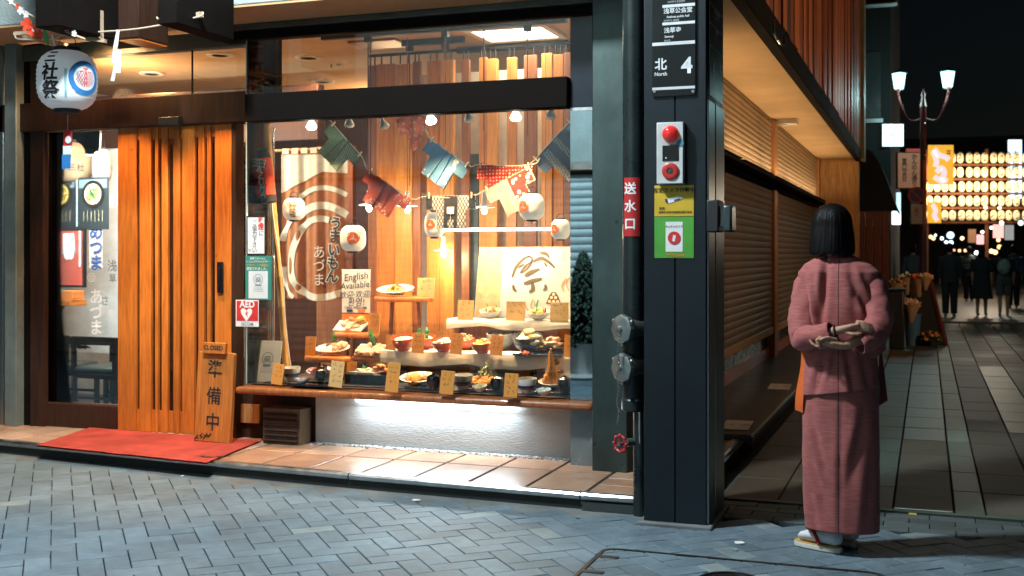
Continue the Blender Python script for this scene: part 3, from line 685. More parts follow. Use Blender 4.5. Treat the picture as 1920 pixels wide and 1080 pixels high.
# backdrop of hanging planks
back = T('plank_backdrop', 'backdrop of tall upright timber planks hung behind the food display', 'backdrop', (-3, YB, .5))
planks = [(690, 706, 2), (706, 741, 0), (742, 773, 1), (774, 788, 2), (800, 825, 0), (826, 852, 1), (865, 880, 2), (898, 913, 0), (914, 933, 1), (950, 968, 0), (982, 1006, 2), (1016, 1036, 1), (1037, 1056, 0), (1057, 1075, 2), (1088, 1110, 0), (1120, 1140, 1), (1150, 1167, 0)]
pm = [m_owood2, wood('golden_plank', (.58, .22, .04), .42, .25), m_bwood]
for a, b, k in planks:
    P('plank', MB().box(XP(a, YB), XP(b, YB), YB-.012*(k == 1), YB+.03, .505, 2.86+rnd.uniform(-.01, .01)), pm[k], .004, back)
    for q in (.25, .75):
        x = XP(a, YB)*(1-q)+XP(b, YB)*q
        P('hanger', MB().cyl((x, YB+.01, 2.86), (x, YB+.01, 2.925), .006, n=6), m_iron, 0, back)
P('plank', MB().box(XP(881, YB+.03), XP(897, YB+.03), YB+.031, YB+.05, .505, 2.15), M('green_black_board', (.03, .045, .04), .5), .003, back)
P('hanging_rail', MB().box(XP(690, YB), -1.96, YB, YB+.02, 2.925, 2.945), m_kwood, 0, back)
P('partition', MB().box(XP(700, YB+.2), -1.958, YB+.22, YB+.27, .1, 2.80), m_cream)
P('cloth_panel', MB().box(XP(706, YB+.1), XP(770, YB+.1), YB+.16, YB+.17, 1.9, 2.78), M('dark_cloth', (.05, .028, .02), .9))
# spot bulbs under the transom
for i, (px, py, on, lean) in enumerate([(584, 236, 1, 0), (655, 232, 0, 0), (716, 236, 0, .35), (805, 226, 1, .25), (877, 222, 0, .2), (967, 219, 1, 0), (1034, 216, 0, -.1)]):
    p = W(px, py, Y=6.85); t = T('spot_bulb', ['lit reflector bulb in front of the curtain', 'unlit reflector bulb above the green coat', 'unlit bulb tilted beside the coral cloth', 'lit reflector bulb touching the coral cloth', 'unlit tilted bulb above the blue coat',
        'lit reflector bulb above the red dotted coat', 'unlit reflector bulb at the mirror end of the row'][i], 'light bulb', p+Vector((0, 0, .05)), 'spot bulbs under the dark transom beam', (0, -lean, 0))
    zt = 2.30-p.z
    MB().lathe([(.016, .0), (.016, .055), (.012, .06)], (0, 0, 0), 12).cyl((0, 0, .05), (lean*.2, 0, max(.1, zt+.02)), .007, n=6).build('socket', m_iron, t, world=False)
    MB().lathe([(.013, 0), (.016, -.018), (.034, -.05), (.036, -.062), (.026, -.074), (0, -.08)], (0, 0, 0), 16).build('bulb', glow('lit_bulb', (1, .93, .8), 30) if on else M('unlit_bulb', (.6, .56, .5), .15, spec=.8), t, world=False)
    if on: light('spot_light', 'SPOT', p+Vector((0, 0, -.045)), 145, (1, .63, .31), size=.03, spot_size=R(104), spot_blend=.8, rot=(R(6), 0, 0))
# ceiling tracks
m_track = M('black_track', (.015, .014, .013), .5)
def track(p0, p1, label, Y0):
    a, b = W(*p0, Z=2.99), W(*p1, Z=2.99); y = (a.y+b.y)/2
    t = T('light_track', label, 'light track', ((a.x+b.x)/2, y, 2.97), 'ceiling light tracks')
    MB().box(a.x, b.x, y-.02, y+.02, 2.97, 3.018).build('rail', m_track, t, bev=.003)
    return t, y, a.x, b.x
for i, (p0, p1, lab, drops) in enumerate([((605, 71), (1062, 36), 'longest black ceiling track running towards the bright ceiling panel', (690, 835, 989)), ((752, 82), (873, 76), 'shortest black ceiling track in mid ceiling', (768, 835)),
                                   ((858, 96), (1064, 82), 'black ceiling track below the bright ceiling panel', ()), ((520, 56), (1062, 10), 'black ceiling track nearest the glass', (695, 907))]):
    t, y, xa, xb = track(p0, p1, lab, 0)
    for px in drops:
        x = XP(px, y); L_ = 1.05 if px in (690, 695, 768) else .75
        MB().box(x-.022, x+.022, y-.022, y+.022, 2.93, 2.969).build('feed_box', m_track, t)
        MB().cyl((x, y, 2.93), (x, y, 2.96-L_), .0035, n=6).build('cable', m_track, t)
p = W(628, 105, Y=8.6)
t = T('track_spotlight', 'slim grey spotlight hanging below the longest ceiling track', 'spotlight', p)
MB().cyl(p+Vector((-.03, 0, .10)), p+Vector((.05, 0, -.07)), .035).cyl(p+Vector((-.035, 0, .10)), (p.x-.035, p.y, 2.99), .008).build('housing', M('grey_spot', (.2, .18, .16), .4, .5), t)
# lit ceiling panel, downlights, vent
q = [W(x, y, Z=3.008) for x, y in ((882, 57), (1008, 44), (1058, 67), (925, 83))]
cy0, cy1 = q[0].y, q[2].y; cx0, cx1 = q[0].x, q[1].x
cp = T('ceiling_panel_light', 'bright square light panel in the tan ceiling', 'ceiling light', (cx0, cy0, 3.0))
MB().box(cx0, cx1, cy0, cy1, 3.004, 3.012).build('diffuser', glow('panel_glow', (.95, 1, .95), 5), cp)
MB().box(cx0-.05, cx1+.05, cy0-.05, cy0-.002, 2.995, 3.018).box(cx0-.05, cx1+.05, cy1+.002, cy1+.05, 2.995, 3.018).box(cx0-.05, cx0-.002, cy0-.0015, cy1+.0015, 2.995, 3.018).box(cx1+.002, cx1+.05, cy0-.0015, cy1+.0015, 2.995, 3.018).build('frame', m_cream, cp)
light('panel_light', 'AREA', ((cx0+cx1)/2, (cy0+cy1)/2, 2.99), 16, (1, .82, .6), size=(cx1-cx0, cy1-cy0))
for i, (px, py) in enumerate([(578, 107), (605, 152), (284, 137), (412, 102), (200, 54)]):
    p = W(px, py, Z=3.015)
    t = T('downlight', ['round downlight with pale ring left of the hanging spotlight', 'round downlight glowing low above the transom beam', 'round downlight behind the white lantern', 'small downlight above the paper charm', 'downlight behind the raw timber bracket'][i], 'downlight', p, 'ceiling downlights')
    MB().lathe([(.105, -.012), (.11, 0), (.07, 0), (.065, -.012)], p, 24).build('ring', m_cream, t)
    MB().lathe([(0, -.004), (.062, -.004), (.062, -.001), (0, -.001)], p, 20).build('lens', glow('downlight_glow', (1, .86, .62), 25), t)
    light('down_light', 'SPOT', p+Vector((0, 0, -.03)), 190, (1, .56, .24), size=.06, spot_size=R(160), spot_blend=.5)
p = W(712, 81, Z=3.015)
MB().box(p.x-.2, p.x+.2, p.y-.15, p.y+.15, 3.0, 3.018).build('ceiling_vent', m_bwood, shop, bev=.004)
# bare point lights inside the room, without fittings
for x, y, e in ((-6.4, 7.9, 50), (-5.0, 10.2, 60)):
    light('room_light', 'POINT', (x, y, 2.7), e, (1, .62, .32), size=.1)
# pendant lamps with white discs
for i, (px, py, Y, on) in enumerate([(692, 384, 7.45, 1), (764, 386, 7.5, 1), (908, 388, 7.45, 1), (832, 470, 7.75, 1)]):
    p = W(px, py, Y=Y)
    t = T('pendant_lamp', ['white disc pendant lamp beside the rose coat', 'white disc pendant lamp left of the black latticed coat', 'white disc pendant lamp right of the black latticed coat', 'low white disc pendant lamp above the stool'][i], 'pendant lamp', p, 'white disc pendant lamps')
    MB().lathe([(.0, .11), (.016, .105), (.022, .03), (.03, .012), (.075, .002), (.075, -.004), (.02, -.002), (0, -.002)], p, 24).build('shade', M('white_enamel', (.75, .77, .76), .3), t)
    MB().ell(p-Vector((0, 0, .026)), (.022, .022, .026)).build('bulb', glow('pendant_glow', (.92, .97, 1), 22), t)
    MB().cyl(p+Vector((0, 0, .1)), (p.x, p.y, 2.97), .003, n=6).build('cord', M('red_cord', (.3, .05, .03), .7), t)
    light('pendant_light', 'POINT', p-Vector((0, 0, .07)), 10, (1, .82, .58), size=.03)
# slim fluorescent tube across the display
a, b = W(832, 431, Y=7.5), W(1036, 433, Y=7.5)
t = T('tube_lamp', 'slim white fluorescent tube hung level across the window', 'tube light', (a+b)/2)
MB().cyl((a.x, 7.5, a.z), (b.x, 7.5, a.z), .011).build('tube', glow('white_tube', (1, .97, .9), 5), t)
for x in (a.x+.05, b.x-.05): MB().cyl((x, 7.5, a.z+.01), (x, 7.5, 2.97), .002, n=5).build('wire', m_track, t)
light('tube_light', 'AREA', ((a.x+b.x)/2, 7.47, a.z-.02), 26, (1, .74, .45), size=(b.x-a.x, .03), rot=(R(-18), 0, 0))
# ---------------------------------------------- noren curtain
YN = 8.1
def nz_(x): return .018*math.sin(x*34)+.010*math.sin(x*71+1)
cur = T('door_curtain', 'brown split curtain with cream swirl hanging on a pole behind the bamboo', 'curtain', W(590, 560, Y=YN), None)
x0, x1, z0, z1 = PX(528, 652, 287, 561, YN)
m_nor = M('brown_noren', (.36, .115, .03), .9, var=.15, vs=14, bump=.25, bs=300); m_nc = M('cream_dye', (.62, .52, .36), .9, var=.12, vs=20)
MB().grid(lambda a, b: (x0+(x1-x0)*a, YN+nz_(x0+(x1-x0)*a)*(.4+.6*(1-b)), z0+(z1-z0)*b), 60, 24, th=.003).build('cloth', m_nor, cur)
def npf(px, py, k=.006):
    p = W(px, py, Y=YN); b = (p.z-z0)/(z1-z0); return (p.x, YN+nz_(p.x)*(.4+.6*(1-b))-k, p.z)
mb = MB()
top = [(528+4*i, 290) for i in range(32)]
low = smoothpts([(528, 362), (545, 345), (565, 334), (585, 328), (610, 325), (652, 331)], 7)
mb.grid(lambda a, b: npf(528+124*a, 290*(1-b)+b*(362-40*min(1, a*1.6)+8*max(0, a-.62))), 40, 6).build('cream_field', m_nc, cur)
mb = MB()
for pts, w in (([(560, 372), (580, 358), (605, 352), (630, 356), (651, 366)], 9), ([(562, 404), (580, 391), (604, 385), (630, 391), (651, 404)], 14), ([(529, 452), (536, 430), (548, 410), (560, 398)], 10),
               ([(556, 452), (564, 432), (580, 416), (600, 410), (618, 413)], 12), ([(556, 452), (549, 475), (546, 500), (551, 525), (566, 545), (590, 557), (620, 555), (648, 546)], 13), ([(532, 500), (533, 525), (540, 545), (552, 558)], 8)):
    ribbon(mb, smoothpts(pts, 8), w, fn=npf)
mb.build('swirl_print', m_nc, cur)
txt(cur, 'あづま', W(598, 500, Y=YN-.03), .115, m_nc, vert=True, sp=1.05)
txt(cur, 'うまいもん', W(626, 470, Y=YN-.034), .115, m_nc, vert=True, bold=.09, tilt=-.08)
txt(cur, 'うまいもん', W(626, 470, Y=YN-.04), .115, m_ink, vert=True, bold=.025, tilt=-.08)
MB().cyl((x0-.1, YN, z1+.02), (x1+.06, YN, z1+.02), .011).build('pole', m_owood2, cur)
mb = MB()
for k in range(7): x = x0+(x1-x0)*(k+.5)/7; mb.box(x-.03, x+.03, YN-.014, YN+.014, z1-.01, z1+.035)
mb.build('loop', m_nc, cur)
P('rear_panel', MB().box(XG0, XP(700, 8.6), 8.6, 8.65, .1, 2.35), m_redwood)
P('rear_beam', MB().box(XP(600, 8.5), XP(668, 8.5), 8.44, 8.5, .1, 2.3), m_bwood, .005)
# bamboo pole
bp = T('bamboo_pole', 'tall golden bamboo pole leaning upright beside the curtain', 'bamboo pole', W(536, 690, Y=7.0))
a, b = W(537, 692, Y=7.0), W(501, 232, Y=7.0); mb = MB(); pts = []; rs = []
for k in range(8):
    for f, r in ((0, .0265), (.04, .0235), (.93, .0225), (.97, .0245)): pts.append(a+(b-a)*((k+f)/8)); rs.append(r*(1-.02*k))
mb.tube(pts, rs, 12).build('cane', M('bamboo', (.62, .34, .09), .4, var=.25, vs=5, stretch=(3, 3, .4)), bp)
MB().tube(smoothpts([W(545, 690, Y=6.97), W(535, 600, Y=6.97), W(530, 520, Y=6.97), W(512, 400, Y=6.97), W(508, 330, Y=6.97)]), .004).build('cord', m_white, bp)
# azuma banner
az = T('banner_tube', 'black and red folded umbrella banner lettered in white beside the bamboo pole', 'banner', W(500, 380, Y=6.9))
a, b = W(505, 380, Y=6.9), W(489, 278, Y=6.9)
ax = (b-a).normalized()
MB().tube([a, a+ax*.05], [.052, .056], 14).tube([b-ax*.08, b-ax*.02, b], [.062, .05, .02], 14).build('ends', m_ink, az)
MB().tube([a+ax*.048, a+(b-a)*.5, b-ax*.078], [.055, .06, .061], 16).build('sleeve', M('red_black_cloth', (.62, .06, .03), .8, c2=(.58, .05, .03)), az)
for k, ch in enumerate('AZUMA'):
    p = b+(a-b)*(.40+.115*k)+Vector((.004, -.066, 0)); txt(az, ch, p, .075, m_ink, bold=.05, tilt=-.16); txt(az, ch, p+Vector((0, -.002, 0)), .07, m_white, bold=.02, tilt=-.16)
txt(az, 'ENGLISH', b+(a-b)*.25+Vector((.004, -.067, 0)), .028, m_ink, bold=.04, tilt=-.16); txt(az, 'AVAILABLE', b+(a-b)*.31+Vector((.004, -.067, 0)), .026, m_ink, bold=.04, tilt=-.16)
MB().obox(b+(a-b)*.28+Vector((.003, -.062, 0)), (.10, .004, .055), Matrix.Rotation(.16, 3, 'Y')).build('white_band', m_white, az)
# ---------------------------------------------- notices at the glass corner
def sheet(name, label, cat, r, Y, mat, th=.004, tilt=0, parts=()):
    x0, x1, z0, z1 = PX(r[0], r[1], r[2], r[3], Y)
    o = T(name, label, cat, ((x0+x1)/2, Y, z0))
    MB().box(x0, x1, Y, Y+th, z0, z1).build('sheet', mat, o, bev=.0008)
    return o
def sub(o, name, r, Y, mat, th=.002): x0, x1, z0, z1 = PX(r[0], r[1], r[2], r[3], Y); return MB().box(x0, x1, Y, Y+th, z0, z1).build(name, mat, o)
YJ = 7.10
s1 = sheet('wall_scroll', 'tall beige paper strip with handwriting behind the corner glass', 'poster', (446, 489, 275, 402), YJ, paper('beige_paper', (.56, .47, .34)))
txt(s1, '創業昭和', W(466, 342, Y=YJ-.003), .095, m_ink, vert=True, sp=1.25)
s2 = sheet('orange_poster', 'orange handwritten poster below the beige strip', 'poster', (443, 489, 403, 480), YJ+.002, m_orange)
txt(s2, 'English', W(466, 412, Y=YJ-.001), .055, m_ink); txt(s2, 'Available', W(466, 432, Y=YJ-.001), .045, m_ink, tilt=.05); txt(s2, '환영', W(456, 452, Y=YJ-.001), .06, m_ink); sub(s2, 'card_mark', (449, 459, 464, 472), YJ-.002, M('navy_print', (.02, .03, .12), .7))
s3 = sheet('beige_poster', 'pale poster edge with green mark left of the green certificate', 'poster', (443, 500, 481, 560), YJ+.001, paper('pale_poster', (.55, .48, .38)))
sub(s3, 'green_mark', (449, 468, 524, 548), YJ-.003, M('bright_green', (.02, .28, .06), .7))
YS = YG-.0065
s4 = sheet('notice_sign', 'white framed notice with vertical writing stuck on the corner glass', 'notice', (462, 498, 405, 478), YS-.004, m_ink, .003)
sub(s4, 'face', (464.5, 495.5, 408, 475.5), YS-.006, paper('cool_paper', (.70, .74, .74)))
txt(s4, '喫煙', W(489, 420, Y=YS-.008), .046, m_red, vert=True, bold=.02); txt(s4, 'に', W(489.5, 438, Y=YS-.008), .04, m_ink); txt(s4, 'ご協力下さい', W(477, 444, Y=YS-.008), .041, m_ink, vert=True); txt(s4, '守', W(468, 470, Y=YS-.008), .024, m_red)
s5 = sheet('green_certificate', 'green bordered certificate with owl mark stuck on the corner glass', 'certificate', (460, 509, 480, 563), YS-.003, m_green)
sub(s5, 'paper', (466, 502, 508, 560), YS-.005, paper('certificate_paper', (.66, .70, .70)))
for k, (s_, y, mt, sz) in enumerate((('浅草うまいもん', 485, m_white, .018), ('トリップアドバイザー', 491, m_white, .0185), ('エクセレンス認証に', 497.5, M('gold_print', (.6, .4, .06), .6), .02), ('認定されました。', 504, m_white, .022))): txt(s5, s_, W(483, y, Y=YS-.0055), sz, mt, bold=.01)
m_gry = M('grey_print', (.22, .26, .27), .8)
def owl(o, px, py, Y, k):
    mb = MB(); c = W(px, py, Y=Y)
    for r, n in ((.040*k, 24),): ribbon(mb, [(r*math.cos(6.2832*i/n), r*math.sin(6.2832*i/n)) for i in range(n+1)], .004*k, c)
    for sx in (-1, 1):
        ribbon(mb, [(sx*.012*k+.010*k*math.cos(6.2832*i/12), -.008*k+.010*k*math.sin(6.2832*i/12)) for i in range(13)], .005*k, c)
        mb.lathe([(.004*k, 0), (.004*k, .001)], (0, 0, 0), 8)
        for i in range(len(mb.v)-16, len(mb.v)): v = mb.v[i]; mb.v[i] = (c.x+sx*.012*k+v[0], c.y-v[2], c.z-.008*k+v[1])
    ribbon(mb, [(-.024*k, .010*k), (0, .013*k), (.024*k, .010*k)], .006*k, c)
    ribbon(mb, [(-.03*k, -.045*k), (.03*k, -.045*k)], .008*k, c)
    for j in range(3): ribbon(mb, [(-.045*k, -.065*k-.012*j*k), (.045*k, -.065*k-.012*j*k)], .002*k, c)
    mb.build('owl_mark', m_gry, o)
owl(s5, 484, 524, YS-.0065, .9)
s6 = sheet('aed_sign', 'red and white heart defibrillator sign on the panel beside the door', 'sign', (442, 485, 562, 613), YS-.003, m_white)
sub(s6, 'red_field', (443.5, 483.5, 564, 602), YS-.005, m_red); txt(s6, 'AED', W(463.5, 571, Y=YS-.0065), .062, m_white, bold=.03); txt(s6, 'SECOM', W(463.5, 608, Y=YS-.005), .03, M('teal_print', (.05, .2, .25), .7), bold=.01)
hp = [(0, -.055), (-.02, -.03), (-.042, 0), (-.046, .022), (-.034, .036), (-.014, .034), (0, .02), (.014, .034), (.034, .036), (.046, .022), (.042, 0), (.02, -.03)]
MB().ext(hp, W(462, 588, Y=YS-.0065), (1, 0, 0), (0, 0, 1), (0, 1, 0), .001).build('heart', m_white, s6)
c = W(462, 588, Y=YS-.0075); MB().ext([(0, .022), (.014, .0), (.004, .001), (.010, -.024), (-.012, .003), (-.001, .003)], c, (1, 0, 0), (0, 0, 1), (0, 1, 0), .0006).build('bolt', m_red, s6)
a = W(468, 716, Z=.503); wtb = (525-475)*a.y/F*1.12
ct = T('leaning_certificate', 'white certificate sheet leaning on the sill inside the corner glass', 'certificate', (a.x+.1, 6.84, .503), None, (R(-12), 0, R(2)))
MB().box(-.105, .105, -.002, .002, 0, .29).build('sheet', m_white, ct, bev=.001, world=False)

ORG[ct.name] = Vector((a.x+.1, 6.84, .503)); owl(ct, 497, 672, 6.836, 1.05)
# English sign
es = sheet('handwritten_sign', 'white card handwritten English Available with payment marks', 'sign', (641, 694, 505, 587), 7.55, m_white)
for s_, y, sz, tl in (('English', 519, .075, .12), ('Available!', 535, .068, .10), ('歓迎·欢迎..', 553, .06, .05), ('환영!', 567, .068, .02)): txt(es, s_, W(667, y, Y=7.546), sz, m_ink, tilt=tl, shear=.15)
txt(es, 'CARD WELCOME', W(667, 577, Y=7.546), .024, m_ink, bold=.02); sub(es, 'card_mark', (650, 661, 580, 585), 7.545, M('navy_print', (.02, .03, .12), .7)); sub(es, 'card_mark', (671, 684, 580, 585.5), 7.545, m_orange); sub(es, 'orange_foot', (641, 694, 588, 602), 7.55, m_orange)
# ---------------------------------------------- festival panel
YQ = 7.62
fp = T('festival_poster', 'cream and gold panel brushed with a festival character behind the top shelf', 'poster', W(960, 600, Y=YQ))
o3 = Vector((0, YQ, 0)); q = [W(888, 605, Y=YQ), W(1100, 605, Y=YQ), W(1100, 462, Y=YQ), W(899, 464, Y=YQ)]
MB().add([v for v in q]+[v+Vector((0, .012, 0)) for v in q], [(0, 1, 2, 3), (7, 6, 5, 4)]+[(i, i+4, (i+1) % 4+4, (i+1) % 4) for i in range(4)]).build('board', paper('cream_board', (.52, .47, .36)), fp)
q = [W(889, 604, Y=YQ-.002), W(936, 604, Y=YQ-.002), W(943, 465, Y=YQ-.002), W(900, 465, Y=YQ-.002)]
MB().add(q, [(0, 1, 2, 3)]).build('gold_band', M('gold_paper', (.48, .36, .19), .6, var=.25, vs=18), fp)
q = [W(936, 604, Y=YQ-.0025), W(1100, 604, Y=YQ-.0025), W(1100, 465, Y=YQ-.0025), W(943, 465, Y=YQ-.0025)]
MB().add(q, [(0, 1, 2, 3)]).build('pale_field', paper('pale_field', (.52, .53, .49)), fp)
def strokes(o, name, lst, Y, mat, k=0):
    mb = MB()
    for pts, w in lst:
        sp = smoothpts(pts, 6); n = len(sp); ws = [w*(.35+.75*math.sin(math.pi*min(.92, .12+i/n))) for i in range(n)]
        ribbon(mb, sp, ws, fn=lambda x, y: W(x, y, Y=Y))
    return mb.build(name, mat, o)
m_brown = M('brown_ink', (.10, .065, .04), .8)
S_brush = [([(960, 520), (968, 500), (982, 485), (992, 480)], 5), ([(990, 480), (998, 486), (990, 502), (978, 512)], 4), ([(972, 502), (984, 494)], 3), ([(975, 512), (986, 498), (998, 490)], 3.5),
      ([(1012, 474), (1024, 476), (1030, 484)], 6), ([(1000, 490), (1015, 484), (1030, 492), (1040, 502)], 6), ([(1020, 492), (1026, 500)], 3), ([(984, 518), (996, 510), (1012, 504)], 7), ([(982, 532), (1000, 526), (1016, 522)], 7), ([(998, 530), (999, 542), (992, 548)], 7), ([(962, 534), (964, 542), (969, 546)], 5), ([(1022, 533), (1023, 540), (1018, 544)], 5)]
strokes(fp, 'festival_character', S_brush, YQ-.006, m_brown)
fl = MB(); pz = W(1038, 570, Y=YQ-.005); fl.ext([(-.058, 0), (.058, 0), (.03, .065), (.014, .085), (-.014, .085), (-.03, .065)], pz, (1, 0, 0), (0, 0, 1), (0, 1, 0), .001); fl.build('basket_emblem', m_brown, fp)
mb = MB()
for dx, dz in ((-.03, .018), (0, .018), (.03, .018), (-.015, .045), (.015, .045), (0, .068)):
    mb.lathe([(.011, 0), (.011, .001)], (0, 0, 0), 12)
    for i in range(len(mb.v)-24, len(mb.v)): v = mb.v[i]; mb.v[i] = (pz.x+dx+v[0], YQ-.007-v[2], pz.z+dz+v[1])
mb.build('emblem_dots', m_nc, fp)
strokes(fp, 'orange_flourish', [([(1000, 560), (996, 575), (1008, 585)], 3), ([(1062, 522), (1054, 535), (1058, 548)], 3.5), ([(1072, 518), (1062, 528), (1066, 545)], 3), ([(985, 570), (990, 582), (1002, 588)], 2.5)], YQ-.005, M('pale_orange_ink', (.6, .28, .14), .8))
txt(fp, '浅草祭', W(1056, 482, Y=YQ-.005), .022, m_gry, vert=True)
# ---------------------------------------------- ropes and little coats
YC = 7.14
m_rope = M('pale_rope', (.62, .5, .36), .9)
def rope(label, pts, Y=YC, r=.0035):
    return tag(MB().tube([W(x, y, Y=Y) for x, y in smoothpts(pts, 6)], r, 6).build('display_rope', m_rope), label, 'rope')
rope('rope line sagging from the green coat to the navy coat', [(600, 205), (622, 229), (650, 262), (678, 293), (690, 318), (730, 346), (771, 373), (800, 368), (845, 371), (890, 366), (908, 357), (950, 338), (1000, 302), (1030, 268), (1075, 222)])
rope('rope line from the coral cloth to the red dotted coat', [(775, 215), (800, 247), (806, 259), (845, 288), (880, 311), (897, 309), (950, 311), (1000, 308), (1012, 296)], YC-.02)
def coat(name, label, p0, p1, Lpx, mats, Y=YC, trims=(), side=1, lap=True):
    a, b = W(*p0, Y=Y), W(*p1, Y=Y); U = (b-a); w = U.length; U.normalize(); V = Vector((U.z, 0, -U.x))*side; L = Lpx*a.y/_c/F*1.02
    o = T(name, label, 'miniature coat', a)
    ph = rnd.random()*6
    def fn(s, t): return a+U*(s*w)+V*(t*L)+Vector((0, .006*math.sin(s*9+ph+t*2)*(.3+t)+.003*math.sin(s*19+t*5), 0))
    def inT(s, t): return (t < .40) or (.2 < s < .8)
    sl = lambda s, t: s
    MB().grid(fn, 20, 14, inT, th=.007).build('cloth', mats[0], o)
    for nm, s0, s1, t0, t1, m in trims:
        MB().grid(lambda i, j: fn(s0+(s1-s0)*i, t0+(t1-t0)*j)+Vector((0, -.004, 0)), 10, 8).build(nm, m, o)
    if lap:
        mb = MB()
        for s0, s1 in ((.44, .40), (.56, .60)):
            pts = [fn(s0+(s1-s0)*k/8, k/8)+Vector((0, -.006, 0)) for k in range(9)]
            mb.tube(pts, .004, 5)
        mb.build('collar', mats[1], o)
    for s_ in (.06, .94):
        q = fn(s_, 0); MB().bar(q+V*.02-Vector((0, .008, 0)), q-V*.022-Vector((0, .008, 0)), .008, .012, (0, 1, 0)).build('peg', m_rope, o)
    return o
m_gr = pattern('green_coat_cloth', (.10, .155, .075), (.14, .20, .11), 'blobs', 60); m_gr2 = pattern('green_scale_print', (.09, .15, .09), (.26, .32, .25), 'lattice', 55)
m_ro = M('rose_cloth', (.33, .055, .045), .9, bump=.2, bs=300); m_ro2 = pattern('rose_flower_print', (.33, .06, .05), (.5, .32, .30), 'blobs', 40)
m_lb = M('light_blue_cloth', (.075, .20, .36), .9, bump=.2, bs=300); m_lb2 = pattern('white_blossom_on_blue', (.08, .20, .36), (.55, .57, .58), 'blobs', 34)
m_pk = pattern('red_dotted_cloth', (.50, .018, .012), (.6, .5, .42), 'dots', 44); m_nv = M('navy_cloth', (.022, .05, .115), .9, bump=.2, bs=300); m_nv2 = pattern('navy_wave_print', (.05, .09, .15), (.24, .28, .30), 'lattice', 46)
m_bk = M('black_cloth', (.015, .016, .022), .9); m_lt = pattern('white_lattice_cloth', (.45, .45, .44), (.03, .03, .05), 'lattice', 42); m_gw = M('grey_white_cloth', (.40, .37, .33), .9, bump=.2, bs=200); m_rf = pattern('red_rosette_cloth', (.5, .025, .02), (.6, .54, .5), 'blobs', 30)
coat('hanging_coat', 'green miniature festival coat pegged high on the rope', (622, 229), (679, 293), 60, (m_gr, m_gr), trims=(('scale_band', .5, .98, .08, .38, m_gr2), ('scale_band', .56, .78, .4, .98, m_gr2)))
coat('hanging_coat', 'rose red miniature festival coat with pale flower border', (690, 318), (771, 373), 56, (m_ro, m_ro), trims=(('flower_border', .22, .78, .74, .99, m_ro2), ('flower_border', .72, .98, .05, .38, m_ro2)))
coat('hanging_coat', 'light blue miniature festival coat with white blossom border', (806, 259), (881, 312), 64, (m_lb, m_lb), Y=YC-.02, trims=(('blossom_border', .62, .79, .05, .98, m_lb2), ('blossom_border', .22, .42, .78, .99, m_lb2)))
coat('hanging_coat', 'red miniature coat with white polka dots', (895, 309), (998, 311), 62, (m_pk, m_ro), Y=YC-.02, lap=False)
coat('hanging_coat', 'half white half red rosette miniature coat below the dotted coat', (908, 357), (992, 312), 64, (m_gw, m_gw), Y=YC-.045, trims=(('rosette_half', .52, .79, .02, .99, m_rf), ('rosette_half', .79, .98, .02, .38, m_rf)), lap=False)
coat('hanging_coat', 'navy miniature coat with pale wave bands at the mirror end', (1000, 302), (1073, 224), 78, (m_nv, m_nv2), trims=(('wave_band', .2, .34, .05, .98, m_nv2), ('wave_band', .5, .6, .0, .98, m_nv2), ('wave_band', .82, .98, .05, .38, m_nv2)), lap=False)
bk = coat('hanging_coat', 'black miniature festival coat with white lattice sides', (800, 367), (891, 366), 62, (m_lt, m_bk), trims=(('black_front', .36, .64, .02, .99, m_bk), ('cuff', .0, .12, .0, .39, m_bk), ('cuff', .88, 1, .0, .39, m_bk)), lap=False)
sub(bk, 'crest', (838, 851, 388, 401), YC-.014, m_white); sub(bk, 'crest', (839, 850, 412, 427), YC-.014, m_lt)
MB().bar(W(844.5, 401, Y=YC-.012), W(844.5, 412, Y=YC-.012), .004, .002).build('crest_string', m_white, bk)
cc = T('coral_cloth', 'crumpled coral wrapping cloth pegged below the transom', 'cloth', W(770, 270, Y=YC))
def cf(s, t):
    p = W(740+62*s+(8-18*s)*t, 214+18*abs(s-.45)+t*(34+34*max(0, 1-abs(s-.62)*3)), Y=YC-.03); return p+Vector((0, .018*math.sin(s*15+t*3)+.016*noise.noise((s*6, t*5, 2)), 0))
MB().grid(cf, 28, 18, th=.004).build('cloth', pattern('coral_dotted_cloth', (.62, .13, .07), (.66, .30, .2), 'dots', 22), cc)
